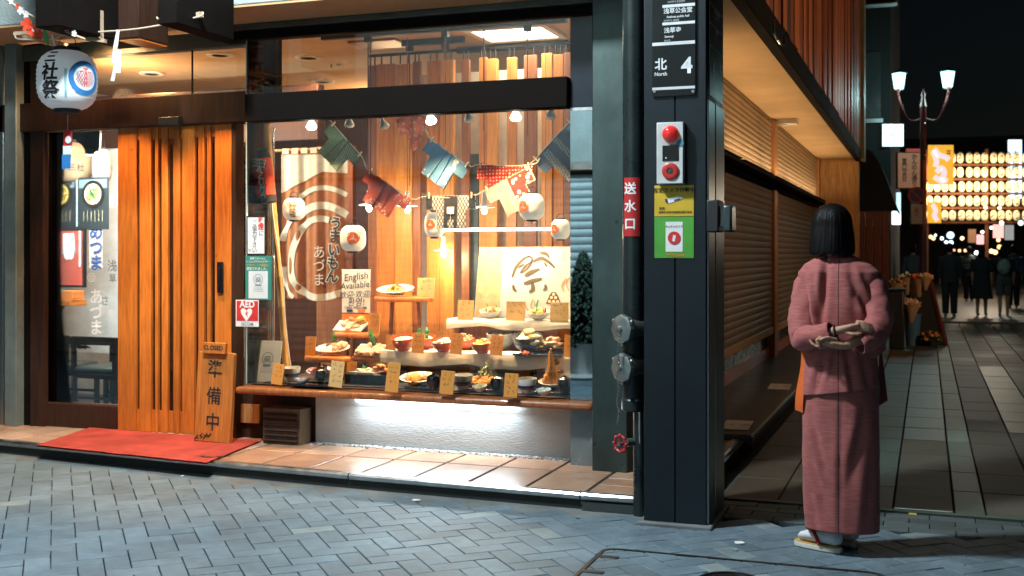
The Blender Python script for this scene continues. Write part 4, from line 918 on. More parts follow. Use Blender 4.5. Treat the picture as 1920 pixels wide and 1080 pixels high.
# ---------------------------------------------- paper lanterns
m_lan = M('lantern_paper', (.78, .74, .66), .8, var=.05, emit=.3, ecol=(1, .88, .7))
def lantern(label, px, py, Y, rx, ry, art, tone=None, tassel=False, cap=True, name='paper_lantern'):
    c = W(px, py, Y=Y); k = depth(c)/F; rx *= k; ry *= k
    t = T(name, label, 'paper lantern', c-Vector((0, 0, ry))); ORG_ = c
    n = 26; prof = []
    for i in range(n+1):
        z = -.93+1.86*i/n; r = (1-abs(z)**3.2)**(1/2.2) if abs(z) < 1 else 0
        prof.append((max(.38, r)*rx*(1+(.012 if i % 2 else -.012)), z*ry))
    MB().lathe(prof, c, 30).build('shade', tone or m_lan, t)
    MB().lathe([(.40*rx, .9*ry), (.45*rx, .92*ry), (.45*rx, 1.06*ry), (.3*rx, 1.06*ry)], c, 20).build('top_ring', m_ink, t); MB().lathe([(.3*rx, -1.06*ry), (.45*rx, -1.06*ry), (.45*rx, -.92*ry), (.40*rx, -.9*ry)], c, 20).build('bottom_ring', m_ink, t)
    MB().tube(smoothpts([c+Vector((-.4*rx, 0, 1.04*ry)), c+Vector((-.25*rx, 0, 1.4*ry)), c+Vector((.25*rx, 0, 1.4*ry)), c+Vector((.4*rx, 0, 1.04*ry))]), .0025).build('bail', m_iron, t)
    if tassel: MB().cyl(c-Vector((0, 0, 1.06*ry)), c-Vector((0, 0, 1.5*ry)), .004).build('tassel', m_red, t)
    def wrap(ang0=0, off=.004):
        def f(x, y):
            zz = max(-.9, min(.9, y/ry)); r = (1-abs(zz)**3.2)**(1/2.2)*rx+off; a = x/rx+ang0
            va = math.atan2(c.x, c.y)                      # lantern front looks back along the sight line
            d = Vector((-math.sin(va), -math.cos(va), 0)); e = Vector((math.cos(va), -math.sin(va), 0))
            return c+d*(r*math.cos(a))+e*(r*math.sin(a))+Vector((0, 0, y))
        return f
    art(t, c, rx, ry, wrap); return t
m_tom = M('orange_red_crest', (.66, .12, .02), .7)
def tomoe(ang):
    def art(t, c, rx, ry, wrap):
        f = wrap(ang); mb = MB(); R0 = rx*.58
        for k in range(3):
            pts = []; ws = []
            for i in range(15):
                u = i/14; a = R(120*k)+u*2.6; rr = R0*(.34+.56*u); pts.append((rr*math.cos(a), rr*math.sin(a))); ws.append(R0*.62*(1-u)**.75+.002)
            ribbon(mb, pts, ws, fn=f)
            ribbon(mb, [(R0*.34*math.cos(R(120*k)-.5+.5*i/4), R0*.34*math.sin(R(120*k)-.5+.5*i/4)) for i in range(5)], [R0*.2, R0*.4, R0*.52, R0*.6, R0*.62], fn=f)
        mb.build('comma_crest', m_tom, t)
    return art
def kanji(t, c, rx, ry, wrap):
    txt(t, '浅草', c+Vector((0, -.1, .05)), rx*.5, m_ink, wrap=lambda x, y: wrap(-.15)(x, y+ry*.42), name='lettering'); txt(t, '祭', c, rx*.72, m_tom, wrap=lambda x, y: wrap(-.1)(x, y-ry*.02), bold=.02); txt(t, '禮', c, rx*.6, m_brown, wrap=lambda x, y: wrap(-.1)(x, y-ry*.5), bold=.02)
lantern('cream paper lantern with brushed festival characters before the curtain', 551, 392, 7.1, 21, 22, kanji)
lantern('white paper lantern with orange comma crest below the rose coat', 662, 447, 7.08, 24, 26, tomoe(0))
lantern('cream lantern half hidden behind the black latticed coat', 815, 421, 7.24, 19, 25, tomoe(-.45))
lantern('large cream lantern with crest turned aside beneath the rosette coat', 997, 388, 7.08, 24, 26, tomoe(-.75), tassel=True)
lantern('cream lantern cut off by the mirror panel edge', 1051, 430, 7.1, 18, 20, tomoe(-.7))
for px, py0, py1 in ((662, 380, 421), (997, 330, 350)):
    pass
# ---------------------------------------------- shelves
m_linen = M('white_linen', (.70, .68, .62), .9, var=.06, bump=.35, bs=180)
def linen_shelf(label, px0, px1, Yf, Yb, z, hang, legs):
    a, b = XP(px0, Yf), min(XP(px1, Yf), -2.0)
    t = T('display_shelf', label, 'shelf', ((a+b)/2, Yf, .502))
    nx = 40; mb = MB()
    def fn(i, j):
        x = a+(b-a)*i
        if j < .5: return (x, Yb+(Yf-Yb)*(j/.5), z+.002*noise.noise((x*9, j*8, 0)))
        d = (j-.5)/.5; return (x, Yf-.012*math.sin(d*2)+.006*noise.noise((x*12, d*3, 4))*d, z-d*(hang+.012*math.sin(x*9)+.010*noise.noise((x*7, 0, 9))))
    mb.grid(fn, nx, 14, th=.004, N=(0, .3, -1)).build('linen', m_linen, t)
    MB().box(a+.01, b-.01, Yf+.015, Yb, z-.035, z-.008).build('board', m_owood2, t)
    for x in legs: MB().box(XP(x, Yf+.1)-.02, XP(x, Yf+.1)+.02, Yf+.06, Yb-.02, .503, z-.036).build('support', m_bwood, t)
    MB().box(a+.02, b-.02, Yb-.02, Yb-.005, .503, z-.036).build('back_board', m_owood2, t)
    return t
Z1, Z2, Z3 = .512, .72, .935
linen_shelf('middle display shelf draped in white linen carrying red bowls', 714, 1085, 7.13, 7.40, Z2, .085, (740, 890, 1015))
linen_shelf('upper display shelf draped in white linen below the festival panel', 838, 1120, 7.43, 7.60, Z3, .06, (860, 1000))
def wstand(label, px0, px1, py, Y, rnd_=True, legs=2):
    a, b = W(px0, py, Y=Y), W(px1, py, Y=Y); r = (b.x-a.x)/2; c = (a+b)/2
    t = T('wooden_stand', label, 'stand', (c.x, Y, .502), 'turned wooden stands')
    MB().lathe([(0, 0), (r*.97, 0), (r, .008), (r, .026), (r*.96, .034), (0, .034)], (c.x, Y, c.z-.034), 32, sy=.6).build('top', m_owood, t)
    for s_ in (-1, 1): MB().bar((c.x+s_*r*.45, Y+.02, c.z-.034), (c.x+s_*r*.6, Y+.03, .503), .022, .022).build('leg', m_bwood, t)
    return c.z
zA = wstand('low round wooden stand with the sushi plate', 573, 656, 668, 7.06); zB = wstand('low round wooden stand with the square prawn plate', 661, 735, 668, 7.2)
zC = wstand('mid height wooden stand with the oblong sushi dish', 628, 708, 624, 7.42); zD = wstand('tall wooden stool with the highest plate', 704, 812, 556, 7.6)
MB().box(XG0+.1, XG1-.02, 6.78, 7.05, .503, .511).build('place_mat', M('grey_black_tray_mat', (.05, .05, .05), .4, var=.5, vs=8), shop)
# ---------------------------------------------- price tags
m_tag = paper('amber_card', (.60, .25, .045)); m_tag2 = paper('buff_card', (.58, .38, .15)); m_scr = M('brown_handwriting', (.10, .05, .02), .8)
def price(label, px0, px1, py0, py1, z, mat=None, lean=-6, rz=0, skew=0):
    b = W((px0+px1)/2, py1, Z=z); k = depth(b)/F; w = (px1-px0)*k; h = (py1-py0)*k
    t = T('price_card', label, 'price card', b, 'price cards of the food display', (R(lean), R(skew), R(rz)))
    MB().box(-w/2, w/2, 0, .006, 0, h).build('card', mat or m_tag, t, bev=.001, world=False)
    mb = MB(); ncol = 1 if w < .085 else 2
    for cidx in range(ncol):
        z_ = h*.84; cx = 0 if ncol == 1 else (w*.18 if cidx == 0 else -w*.18)
        while z_ > h*.22:
            s_ = w*.10
            for j in range(4):
                a = (cx+rnd.uniform(-s_, s_), z_+rnd.uniform(-s_, s_)*.9); q = (a[0]+rnd.uniform(-s_, s_), a[1]+rnd.uniform(-s_, s_)); ribbon(mb, [a, q], .003, (0, -.0008, 0))
            z_ -= w*.34
    mb.build('handwriting', m_scr, t, world=False)
TG = [('amber card leaning beside the leaning certificate', 506, 530, 682, 721, Z1, m_tag, 6), ('buff card standing before the black lidded pot at the left', 614, 642, 677, 726, Z1, m_tag2, 5), ('amber card behind the black lunch box', 648, 668, 676, 706, Z1, m_tag, 0), ('tall amber card right of the black lunch box', 720, 747, 680, 735, Z1, m_tag, 4),
      ('tall amber card between the black pot and the blue banded bowl', 822, 850, 695, 739, Z1, m_tag, 4), ('tall amber card standing between two black pots and bowl', 943, 970, 700, 745, Z1, m_tag, 2), ('short amber card behind the croquette plate', 808, 828, 684, 706, Z1, m_tag, 0), ('short amber card behind the cabbage mound', 912, 932, 688, 708, Z1, m_tag, 0),
      ('amber card at the left end of the middle shelf', 722, 743, 628, 656, Z2, m_tag, 0), ('amber card before the first red bowls on the middle shelf', 770, 795, 625, 662, Z2, m_tag, 2), ('small amber card behind the oval red bowl', 816, 837, 622, 648, Z2, m_tag, 0), ('amber card right of the oval red bowl', 842, 866, 625, 664, Z2, m_tag, 3),
      ('small amber card between red bowls below the upper shelf', 885, 905, 622, 652, Z2, m_tag, 0), ('amber card before the grey bowl', 917, 942, 628, 666, Z2, m_tag, 3), ('short amber card behind the dark blue bowl', 965, 986, 622, 648, Z2, m_tag, 0), ('amber card at the mirror end of the middle shelf', 1056, 1072, 628, 670, Z2, m_tag, 2),
      ('buff card at the left end of the upper shelf', 856, 888, 563, 600, Z3, m_tag2, 0), ('buff card between the two salad bowls', 947, 985, 565, 601, Z3, m_tag2, 0), ('buff card at the mirror end of the upper shelf', 1030, 1066, 567, 602, Z3, m_tag2, 0),
      ('amber card on the low stand with the sushi plate', 570, 592, 631, 667, zA, m_tag, 0), ('amber card on the mid height stand', 688, 712, 588, 627, zC, m_tag, 0), ('square buff card on the tall stool', 780, 815, 521, 557, zD, m_tag2, 0)]
for l, a, b, c, d, z, m, sk in TG: price(l, a, b, c, d, z, m, skew=sk)
b = W(743, 690, Y=7.10)
t = T('price_card', 'small white slip hanging over the linen edge', 'price card', b, 'price cards of the food display', (0, R(14), 0)); MB().box(-.026, .026, 0, .003, 0, .115).build('card', m_white, t, world=False)
# ---------------------------------------------- crockery and food
m_por = M('white_porcelain', (.74, .74, .71), .2, var=.04, coat=.3); m_blu = M('cobalt_glaze', (.05, .11, .26), .25, var=.3, vs=25); m_lac = M('black_lacquer', (.012, .010, .010), .16, coat=.6); m_rlac = M('vermilion_lacquer', (.52, .075, .018), .25, coat=.4)
m_gyb = M('grey_glaze', (.42, .45, .46), .3, var=.25, vs=20); m_nvb = M('navy_glaze', (.03, .05, .09), .25, c2=(.12, .12, .11), thr=(.5, .56))
FOOD = {'rice': M('rice', (.76, .72, .6), .6, island=.1), 'sal': M('salmon', (.75, .24, .10), .4, island=.2), 'tuna': M('tuna', (.55, .07, .06), .35, island=.2), 'fry': M('fried_crumb', (.62, .27, .05), .75, bump=1, bs=120, island=.25), 'leaf': M('green_leaf', (.05, .26, .07), .5, island=.3),
        'cab': M('cabbage', (.62, .68, .40), .6, island=.2), 'egg': M('egg', (.75, .5, .10), .5, island=.15), 'mix': M('mixed_food', (.62, .42, .22), .6, var=.5, vs=60, island=.3), 'ebi': M('prawn', (.76, .42, .26), .4, island=.2), 'nori': M('nori', (.015, .02, .015), .6), 'tom': M('tomato', (.6, .06, .02), .25), 'dk': M('dark_meat', (.12, .05, .025), .5, island=.3)}
def base(px, py, z): b = W(px, py, Z=z); return b, depth(b)/F
def pile(t, kind, n, c, rx, ry, h, s, nm):
    s *= 1.22; h *= 1.2
    mb = MB()
    for k in range(n):
        a = rnd.random()*6.283; q = math.sqrt(rnd.random()); x, y = rx*q*math.cos(a), ry*q*math.sin(a)
        z = h*(1-q*q)*rnd.uniform(.4, 1); sz = s*rnd.uniform(.7, 1.25); rot = Matrix.Rotation(rnd.random()*6.28, 3, 'Z') @ Matrix.Rotation(rnd.uniform(-.5, .5), 3, 'X')
        if kind in ('leaf',): mb.obox((c[0]+x, c[1]+y, c[2]+z+sz*.6), (sz*.5, sz*.12, sz*2.2), rot @ Matrix.Rotation(rnd.uniform(-.4, .4), 3, 'Y'))
        elif kind == 'cab': mb.obox((c[0]+x, c[1]+y, c[2]+z), (sz*2.4, sz*.25, sz*.3), rot @ Matrix.Rotation(rnd.uniform(-.8, .8), 3, 'Y'))
        else: mb.ell((c[0]+x, c[1]+y, c[2]+z), (sz*1.25, sz*.8, sz*.62), 7, 5, rot, .35)
    return mb.build(nm, FOOD[kind], t)
def bowl(label, px, py, z, rpx, hpx, mat, foods=(), band=None, name='bowl', cat='bowl', lid=False, sx=1):
    b, k = base(px, py, z); r = rpx*k; h = hpx*k; tl = 11 if foods else 4; t = T(name, label, cat, b, None, (R(tl), 0, 0)); t.location.z += .5*r*math.sin(R(tl))
    MB().lathe([(0, .004), (.45*r, .004), (.45*r, 0), (.5*r, 0), (.52*r, .12*h), (.82*r, .38*h), (.97*r, .75*h), (r, h), (.95*r, h), (.9*r, .75*h), (.72*r, .42*h), (0, .3*h)], b, 28).build('bowl', mat, t)
    if band: MB().lathe([(.76*r, .30*h), (.93*r+.002, .58*h), (.92*r, .58*h), (.75*r, .30*h)], b, 28).build('band', band, t)
    for kd, n, hh, s_ in foods: pile(t, kd, n, (b.x, b.y, b.z+.72*h), .78*r, .78*r, hh*r, s_*r, {'rice': 'rice', 'leaf': 'garnish', 'cab': 'cabbage'}.get(kd, 'food'))
    return t
def plate(label, px, py, z, rpx, mat, foods=(), square=0, name='plate', ry=.75, rim=None):
    b, k = base(px, py, z); r = rpx*k; t = T(name, label, 'plate', b, None, (R(15), 0, 0)); t.location.z += .26*r*ry; lift = .26*r*ry
    MB().box(b.x-.3*r, b.x+.3*r, b.y+.2*r*ry, b.y+.5*r*ry, b.z-lift*.9, b.z-.001).build('prop', m_bwood, t)
    if square:
        MB().lathe([(0, .0), (.85*r, 0), (1.2*r, .035), (1.18*r, .04), (.8*r, .012), (0, .012)], b, 4, sx=1.05, sy=.72).build('dish', mat, t) if square == 2 else \
        MB().ext([(-.85, -.6), (.85, -.6), (1, .62), (-1, .62)], b, (r, 0, 0), (0, r*ry, .02), (0, -.0, .014), 1.0).build('dish', mat, t)
    else:
        MB().lathe([(0, 0), (.5*r, 0), (.55*r, .006), (.98*r, .028), (r, .032), (.96*r, .034), (.55*r, .014), (0, .012)], b, 32, sy=ry).build('dish', mat, t)
        if rim: MB().lathe([(.62*r, .0175), (.93*r, .0325), (.93*r, .0335), (.62*r, .0185)], b, 32, sy=ry).build('rim_pattern', rim, t)
    for kd, n, ex, hh, s_, ox, oy in foods: pile(t, kd, n, (b.x+ox*r, b.y+oy*r*ry, b.z+.018), ex*r, ex*r*ry, hh*r, s_*r, {'leaf': 'garnish', 'cab': 'cabbage'}.get(kd, 'food'))
    return t
def pot(label, px, py, z, rpx, hpx):
    b, k = base(px, py, z); r = rpx*k; h = hpx*k; t = T('lidded_pot', label, 'soup pot', b, 'black lacquer soup pots')
    MB().lathe([(0, 0), (.55*r, 0), (.6*r, .06*h), (.9*r, .25*h), (r, .55*h), (.95*r, .70*h), (0, .70*h)], b, 24).build('body', m_lac, t)
    MB().lathe([(.98*r, .70*h), (.9*r, .80*h), (.5*r, .90*h), (.28*r, .92*h), (.30*r, h), (.24*r, h), (.2*r, .95*h), (0, .95*h)], b, 24).build('lid', m_lac, t)
def tray(label, px0, px1, py, z, dpx=.16):
    a, b = W(px0, py, Z=z), W(px1, py, Z=z); t = T('serving_tray', label, 'tray', ((a.x+b.x)/2, a.y+dpx/2, z)); y = (a.y+b.y)/2
    MB().box(a.x, b.x, y, y+dpx, z, z+.006).box(a.x, b.x, y-.006, y-.0005, z, z+.014).box(a.x, b.x, y+dpx+.0005, y+dpx+.006, z, z+.014).build('tray', m_lac, t, bev=.002)
tray('black tray under the leftmost white bowls', 530, 622, 724, Z1); tray('black tray below the croquette plate', 752, 838, 730, Z1); tray('black tray below the cabbage set', 852, 950, 734, Z1); tray('black tray below the prawn tempura set', 972, 1082, 739, Z1)
ZT = Z1+.007
bowl('white rice bowl with blue foot at the left end', 547, 713, ZT, 17, 24, m_por, band=m_blu); bowl('small white dish before the leftmost rice bowl', 567, 720, ZT, 13, 11, m_por)
plate('white plate of pink sashimi behind the leftmost black pot', 600, 707, ZT, 27, m_por, (('tuna', 7, .45, .35, .22, -.1, 0), ('leaf', 8, .25, .3, .16, .35, .2), ('rice', 4, .3, .2, .2, .6, -.1)))
pot('black lidded pot on the leftmost tray', 604, 718, ZT, 13, 30)
b, k = base(686, 722, Z1); t = T('lunch_box', 'black lacquer lunch box of white paper and fish', 'lunch box', b); w = 46*k
MB().box(b.x-w, b.x+w, b.y, b.y+.16, Z1, Z1+.07).build('box', m_lac, t, bev=.004)
MB().ext([(-.9, .05), (.3, .0), (.45, .8), (-.5, 1)], (b.x, b.y+.01, Z1+.071), (w, 0, 0), (0, .14, 0), (0, 0, .012), 1).build('folded_paper', m_por, t)
pile(t, 'rice', 14, (b.x-.1*w, b.y+.08, Z1+.083), .6*w, .04, .02, .014, 'food'); pile(t, 'sal', 9, (b.x+.45*w, b.y+.09, Z1+.08), .35*w, .05, .05, .018, 'food'); pile(t, 'leaf', 10, (b.x+.1*w, b.y+.1, Z1+.09), .6*w, .04, .03, .016, 'garnish')
bowl('small black bowl at the right end of the lunch box', 724, 708, Z1+.05, 12, 12, m_lac)
plate('patterned plate of round croquettes', 785, 722, ZT, 37, m_por, (('fry', 4, .32, .22, .30, -.1, -.25), ('mix', 6, .3, .2, .16, .45, .0)), rim=pattern('blue_rim_print', (.7, .7, .68), (.08, .12, .22), 'blobs', 55))
plate('dish of reddish salad behind the croquettes', 775, 697, Z1, 26, m_por, (('tuna', 12, .7, .2, .16, 0, 0), ('sal', 10, .7, .25, .13, .1, 0), ('leaf', 4, .3, .2, .12, -.6, 0)))
plate('small patterned dish beside the tall card', 752, 708, ZT, 13, m_por, (('sal', 5, .5, .3, .3, 0, 0),))
pot('black lidded pot right of the croquettes', 813, 730, ZT, 13, 31)
bowl('white bowl with blue brushed band before the fried cutlet', 868, 730, ZT, 19, 27, m_por, band=m_blu)
plate('fried cutlet plate heaped with shredded cabbage', 908, 720, ZT, 31, m_por, (('fry', 13, .75, .25, .22, 0, -.45), ('cab', 90, .48, .75, .17, .15, .25)))
plate('small plate of green salad behind the banded bowl', 858, 702, Z1, 15, m_por, (('cab', 20, .6, .5, .2, 0, 0), ('leaf', 8, .5, .3, .2, .2, .1)))
bowl('small white dip dish before the cabbage', 900, 734, ZT, 14, 10, m_por, (('cab', 10, .2, .25),)); pot('black lidded pot between cabbage and tall card', 933, 734, ZT, 14, 31)
pot('black lidded pot at the back behind the cabbage mound', 896, 704, Z1, 11, 22); pot('squat black lidded pot behind the last banded bowl', 1006, 718, Z1, 14, 26)
bowl('red lacquer bowl in the shade under the middle shelf', 965, 706, Z1, 20, 16, m_rlac)
bowl('white bowl with blue band nearest the mirror end', 988, 737, ZT, 19, 27, m_por, band=m_blu)
t = plate('plate of tall prawn tempura stacked upright', 1036, 728, ZT, 27, m_por, ())
mb = MB(); b, k = base(1036, 728, ZT)
for dx, l, ln in ((-26, 24, -.5), (-14, 44, -.25), (-6, 58, -.08), (2, 66, .0), (8, 60, .1), (15, 50, .18)):
    p0 = b+Vector((dx*.55*k, -.01, .02)); p1 = p0+Vector((-ln*l*k*.9, .02, l*k)); pts = [p0+(p1-p0)*(i/6)+Vector((rnd.uniform(-.004, .004), rnd.uniform(-.004, .004), 0)) for i in range(7)]; mb.tube(pts, [.016, .024, .022, .023, .018, .013, .006], 9)
mb.build('tempura', M('golden_tempura', (.72, .27, .03), .7, bump=1, bs=110, island=.2), t)
bowl('small pale dip dish before the tempura', 1020, 741, ZT, 14, 10, m_por, (('cab', 8, .2, .25),)); pot('black lidded pot at the mirror end', 1059, 738, ZT, 14, 34)
ph = sheet('food_photo', 'square photograph card of fried food at the mirror end', 'photo card', (1022, 1078, 671, 712), 7.105, m_por); pile(ph, 'dk', 9, (XP(1042, 7.1), 7.097, ZP(1042, 690, 7.1)-.02), .035, .002, .07, .016, 'picture')
# middle shelf
bowl('vermilion bowl topped with a tomato at the left of the middle shelf', 757, 658, Z2, 24, 24, m_rlac, (('rice', 26, .25, .16), ('tom', 1, .5, .34)))
bowl('vermilion bowl with green shiso leaves', 797, 655, Z2, 22, 22, m_rlac, (('rice', 20, .2, .15), ('leaf', 9, .5, .3), ('egg', 6, .2, .2)))
bowl('oval vermilion bowl of pale mixed rice', 832, 660, Z2, 23, 20, m_rlac, (('rice', 22, .3, .2), ('leaf', 5, .2, .1)))
bowl('vermilion bowl heaped with white radish', 872, 656, Z2, 20, 20, m_rlac, (('rice', 18, .2, .15), ('cab', 40, .7, .2)))
bowl('vermilion bowl of yellow tempura flakes', 905, 663, Z2, 22, 21, m_rlac, (('egg', 16, .3, .2), ('mix', 12, .45, .16), ('leaf', 4, .5, .14)))
bowl('large grey glazed soup bowl tipped behind an amber card', 942, 656, Z2, 28, 32, m_gyb, (('rice', 14, .15, .2), ('sal', 3, .25, .2), ('leaf', 3, .3, .12)))
tray('black tray with upturned rim under the navy bowl', 955, 1060, 668, Z2, .2)
bowl('dark navy noodle bowl with white rim', 990, 661, Z2+.007, 28, 30, m_nvb, (('rice', 10, .12, .3), ('mix', 3, .6, .28)), band=m_blu)
bowl('tiny red pickle dish before the navy bowl', 985, 666, Z2+.007, 8, 5, m_rlac, (('tom', 4, .4, .4),))
plate('dark plate of crab and prawn pieces', 1034, 660, Z2+.007, 32, m_lac, (('ebi', 12, .6, .5, .2, .05, 0), ('rice', 6, .4, .6, .16, 0, .2), ('leaf', 5, .6, .3, .12, -.2, .3), ('egg', 5, .5, .3, .16, -.5, .2)))
# upper shelf
bowl('small glass bowl of seafood salad on the upper shelf left', 920, 597, Z3, 20, 14, m_por, (('sal', 9, .4, .24), ('egg', 6, .3, .22), ('leaf', 6, .8, .22), ('rice', 5, .3, .22)))
bowl('small bowl of orange roe salad on the upper shelf right', 1010, 600, Z3, 22, 14, m_por, (('sal', 14, .3, .2), ('egg', 8, .4, .2), ('leaf', 8, .8, .2)))
# stands
plate('round white plate of assorted sushi on the low stand', 625, 666, zA, 34, m_por, (('rice', 6, .5, .12, .2, -.1, -.3), ('sal', 4, .3, .2, .2, .1, 0), ('egg', 2, .2, .15, .2, -.4, 0), ('nori', 2, .15, .3, .18, -.3, .3), ('leaf', 5, .15, .5, .2, .0, .4), ('ebi', 3, .25, .25, .2, .5, .2)))
plate('square white plate of prawns in rows', 698, 668, zB, 34, m_por, (('ebi', 26, .75, .08, .2, 0, 0), ('leaf', 6, .1, .6, .26, -.05, .25)), square=1, ry=1.0)
plate('oblong white dish of sushi on the mid height stand', 658, 622, zC, 33, m_por, (('ebi', 9, .55, .1, .2, 0, -.1), ('sal', 4, .25, .3, .18, .0, .3), ('egg', 4, .2, .3, .22, .6, .3), ('nori', 3, .2, .25, .16, -.1, .5)), square=1, ry=1.0)
plate('highest white plate of golden food on the tall stool', 742, 556, zD, 37, m_por, (('fry', 6, .3, .2, .16, 0, 0), ('tuna', 4, .25, .2, .13, .1, .1), ('egg', 8, .55, .1, .13, .1, 0), ('cab', 10, .4, .1, .12, .4, 0)))
# ============================================================ LEFT ROOM BEHIND THE SIDELIGHT
YW = 8.5
P('room_partition', MB().box(-8, XP(232, YW), YW, YW+.06, .1, 2.36), m_wallw)
P('partition_beam', MB().box(-8, XP(600, YW), YW-.03, YW+.08, 2.361, 2.84), m_dwood, .01)
P('side_post', MB().box(XP(52, 8.3), XP(80, 8.3), 8.3, 8.45, .1, 2.35), m_bwood, .006)
light('wall_washer', 'AREA', (-6.2, 7.25, 2.29), 150, (.82, .95, 1), size=(1.2, .1), rot=(R(40), 0, 0))
sh = T('canopy_shelf', 'dark red and white slatted canopy above the hanging indoor lanterns', 'canopy', W(125, 262, Y=8.0))
for py, m in ((257, m_bwood), (262, m_white), (267, m_bwood), (271, m_white)):
    a, b = W(64, py-3, Y=7.95), W(188, py+1, Y=7.95); MB().bar(a, b, .018, .2).build('slat', m, sh)
def lp1(t, c, rx, ry, wrap):
    txt(t, '三社', c, rx*.4, m_ink, wrap=lambda x, y: wrap(.15)(x, y-ry*.3), bold=.02); txt(t, '大江戸', c, rx*.28, m_tom, wrap=lambda x, y: wrap(.5)(x, y+ry*.3))
    mb = MB(); ribbon(mb, [(-.25*rx, .1*ry), (.1*rx, .1*ry)], .7*ry, fn=wrap(-1.1)); mb.build('purple_mark', M('purple_print', (.18, .10, .25), .8), t)
lantern('wide tan paper lantern behind the menu poster indoors', 137, 305, 7.98, 37, 40, lp1, M('tan_lantern_paper', (.30, .19, .10), .8))
lantern('narrow cream paper lantern next to the wide tan one', 191, 312, 8.0, 18, 34, lambda t, c, rx, ry, wrap: txt(t, 'あづま', c, rx*.6, m_ink, wrap=lambda x, y: wrap(.75)(x*.9, y-ry*.1), vert=False), M('cream_lantern_paper', (.34, .28, .22), .8))
mp = sheet('menu_poster', 'black menu poster with two photographs of noodle bowls', 'poster', (85, 204, 335, 430), 7.92, M('poster_black', (.012, .016, .017), .5))
sub(mp, 'fold', (142.5, 145.5, 336, 425), 7.915, M('poster_grey', (.3, .38, .38), .6))
for cx, m1, kd in ((113, (.25, .30, .30), ('dk', 'egg')), (174, (.22, .27, .28), ('mix', 'leaf'))):
    sub(mp, 'photo_ground', (cx-26, cx+26, 337, 352), 7.9165, M('poster_teal', (.12, .17, .18), .6))
    c = W(cx, 364, Y=7.912); mb = MB().lathe([(.118, 0), (.118, .001)], (0, 0, 0), 28); mb.v = [(c.x+v[0], 7.914-v[2], c.z+v[1]) for v in mb.v]; mb.build('pictured_bowl', m_lac, mp)
    mb = MB().lathe([(.09, 0), (.09, .001)], (0, 0, 0), 24); mb.v = [(c.x+v[0], 7.911-v[2], c.z+v[1]) for v in mb.v]; mb.build('pictured_soup', FOOD['egg'] if kd[0] == 'dk' else FOOD['mix'], mp)
    mb = MB()
    for k in range(26): a = rnd.random()*6.28; q = .07*math.sqrt(rnd.random()); mb.obox((c.x+q*math.cos(a), 7.9085, c.z+q*math.sin(a)), (.045, .001, .012), Matrix.Rotation(a*2, 3, 'Y'))
    mb.build('pictured_topping', FOOD[kd[0]] if kd[0] == 'dk' else FOOD['egg'], mp)
    mb = MB()
    for k in range(14): a = rnd.random()*6.28; q = .04*math.sqrt(rnd.random()); mb.obox((c.x+q*math.cos(a), 7.9065, c.z+q*math.sin(a)), (.03, .001, .012), Matrix.Rotation(a*2, 3, 'Y'))
    mb.build('pictured_garnish', FOOD[kd[1]], mp)
    mb = MB()
    for k in range(6): x = W(cx-18+7*k, 400, Y=7.91).x; mb.box(x, x+.004, 7.914, 7.915, ZP(100, 416, 7.91), ZP(100, 398-rnd.random()*4, 7.91))
    mb.build('price_lines', M('poster_gold', (.4, .33, .2), .6), mp)
ps = sheet('framed_picture', 'red framed picture with a pale shape above the wall shelf', 'picture', (97, 158, 430, 539), 7.9, m_iron, .03)
sub(ps, 'print', (101, 154, 433, 535), 7.895, M('red_print_paper', (.42, .075, .05), .5)); sub(ps, 'stripe', (103, 106, 433, 500), 7.893, m_white); sub(ps, 'stripe', (148, 151, 433, 500), 7.893, m_white)
c = W(128, 466, Y=7.891); MB().ext([(-.06, .13), (.06, .13), (.068, .02), (.055, -.07), (.03, -.10), (.012, -.085), (-.012, -.10), (-.04, -.085), (-.062, -.02)], c, (1, 0, 0), (0, 0, 1), (0, 1, 0), .001).build('pale_shape', m_white, ps)
sub(ps, 'spot', (115, 118, 467, 477), 7.889, m_gry); sub(ps, 'spot', (139, 142, 464, 474), 7.889, m_gry)
sg = sheet('hanging_strip', 'narrow pale sign strip with blue lettering beside the menu poster', 'sign', (167, 192, 430, 503), 7.93, paper('pink_strip', (.55, .36, .32)))
txt(sg, 'めつま', W(180, 466, Y=7.925), .145, M('blue_print', (.02, .06, .16), .7), vert=True, bold=.03)
for k, (s_, px, py, sz, mt) in enumerate((('浅', 210, 500, .09, m_gry), ('草', 211, 523, .07, m_gry), ('あづま', 180, 587, .125, m_white), ('さ', 197, 565, .08, m_gry))):
    txt(shop, s_, W(px, py, Y=YF+.022), sz, mt, vert=len(s_) > 1, bold=.02, name='window_lettering')
mb = MB()
for px, py, r in ((171, 520, .032), (208, 587, .022)):
    c = W(px, py, Y=YF+.022)
    for rr_ in (r, r*.45): ribbon(mb, [(rr_*math.cos(6.2832*i/20), rr_*math.sin(6.2832*i/20)) for i in range(21)], .008, c)
P('window_emblem', mb, m_white)
ws = T('wall_shelf', 'small wooden wall shelf on a diagonal bracket indoors', 'shelf', W(110, 568, Y=7.85))
a, b = W(68, 566, Y=7.8), W(147, 566, Y=7.8); MB().box(a.x, b.x, 7.7, 7.9, a.z-.025, a.z+.015).build('board', m_owood2, ws, bev=.003); MB().bar(W(118, 572, Y=7.8), W(78, 628, Y=7.8), .02, .03).build('bracket', m_ink, ws)
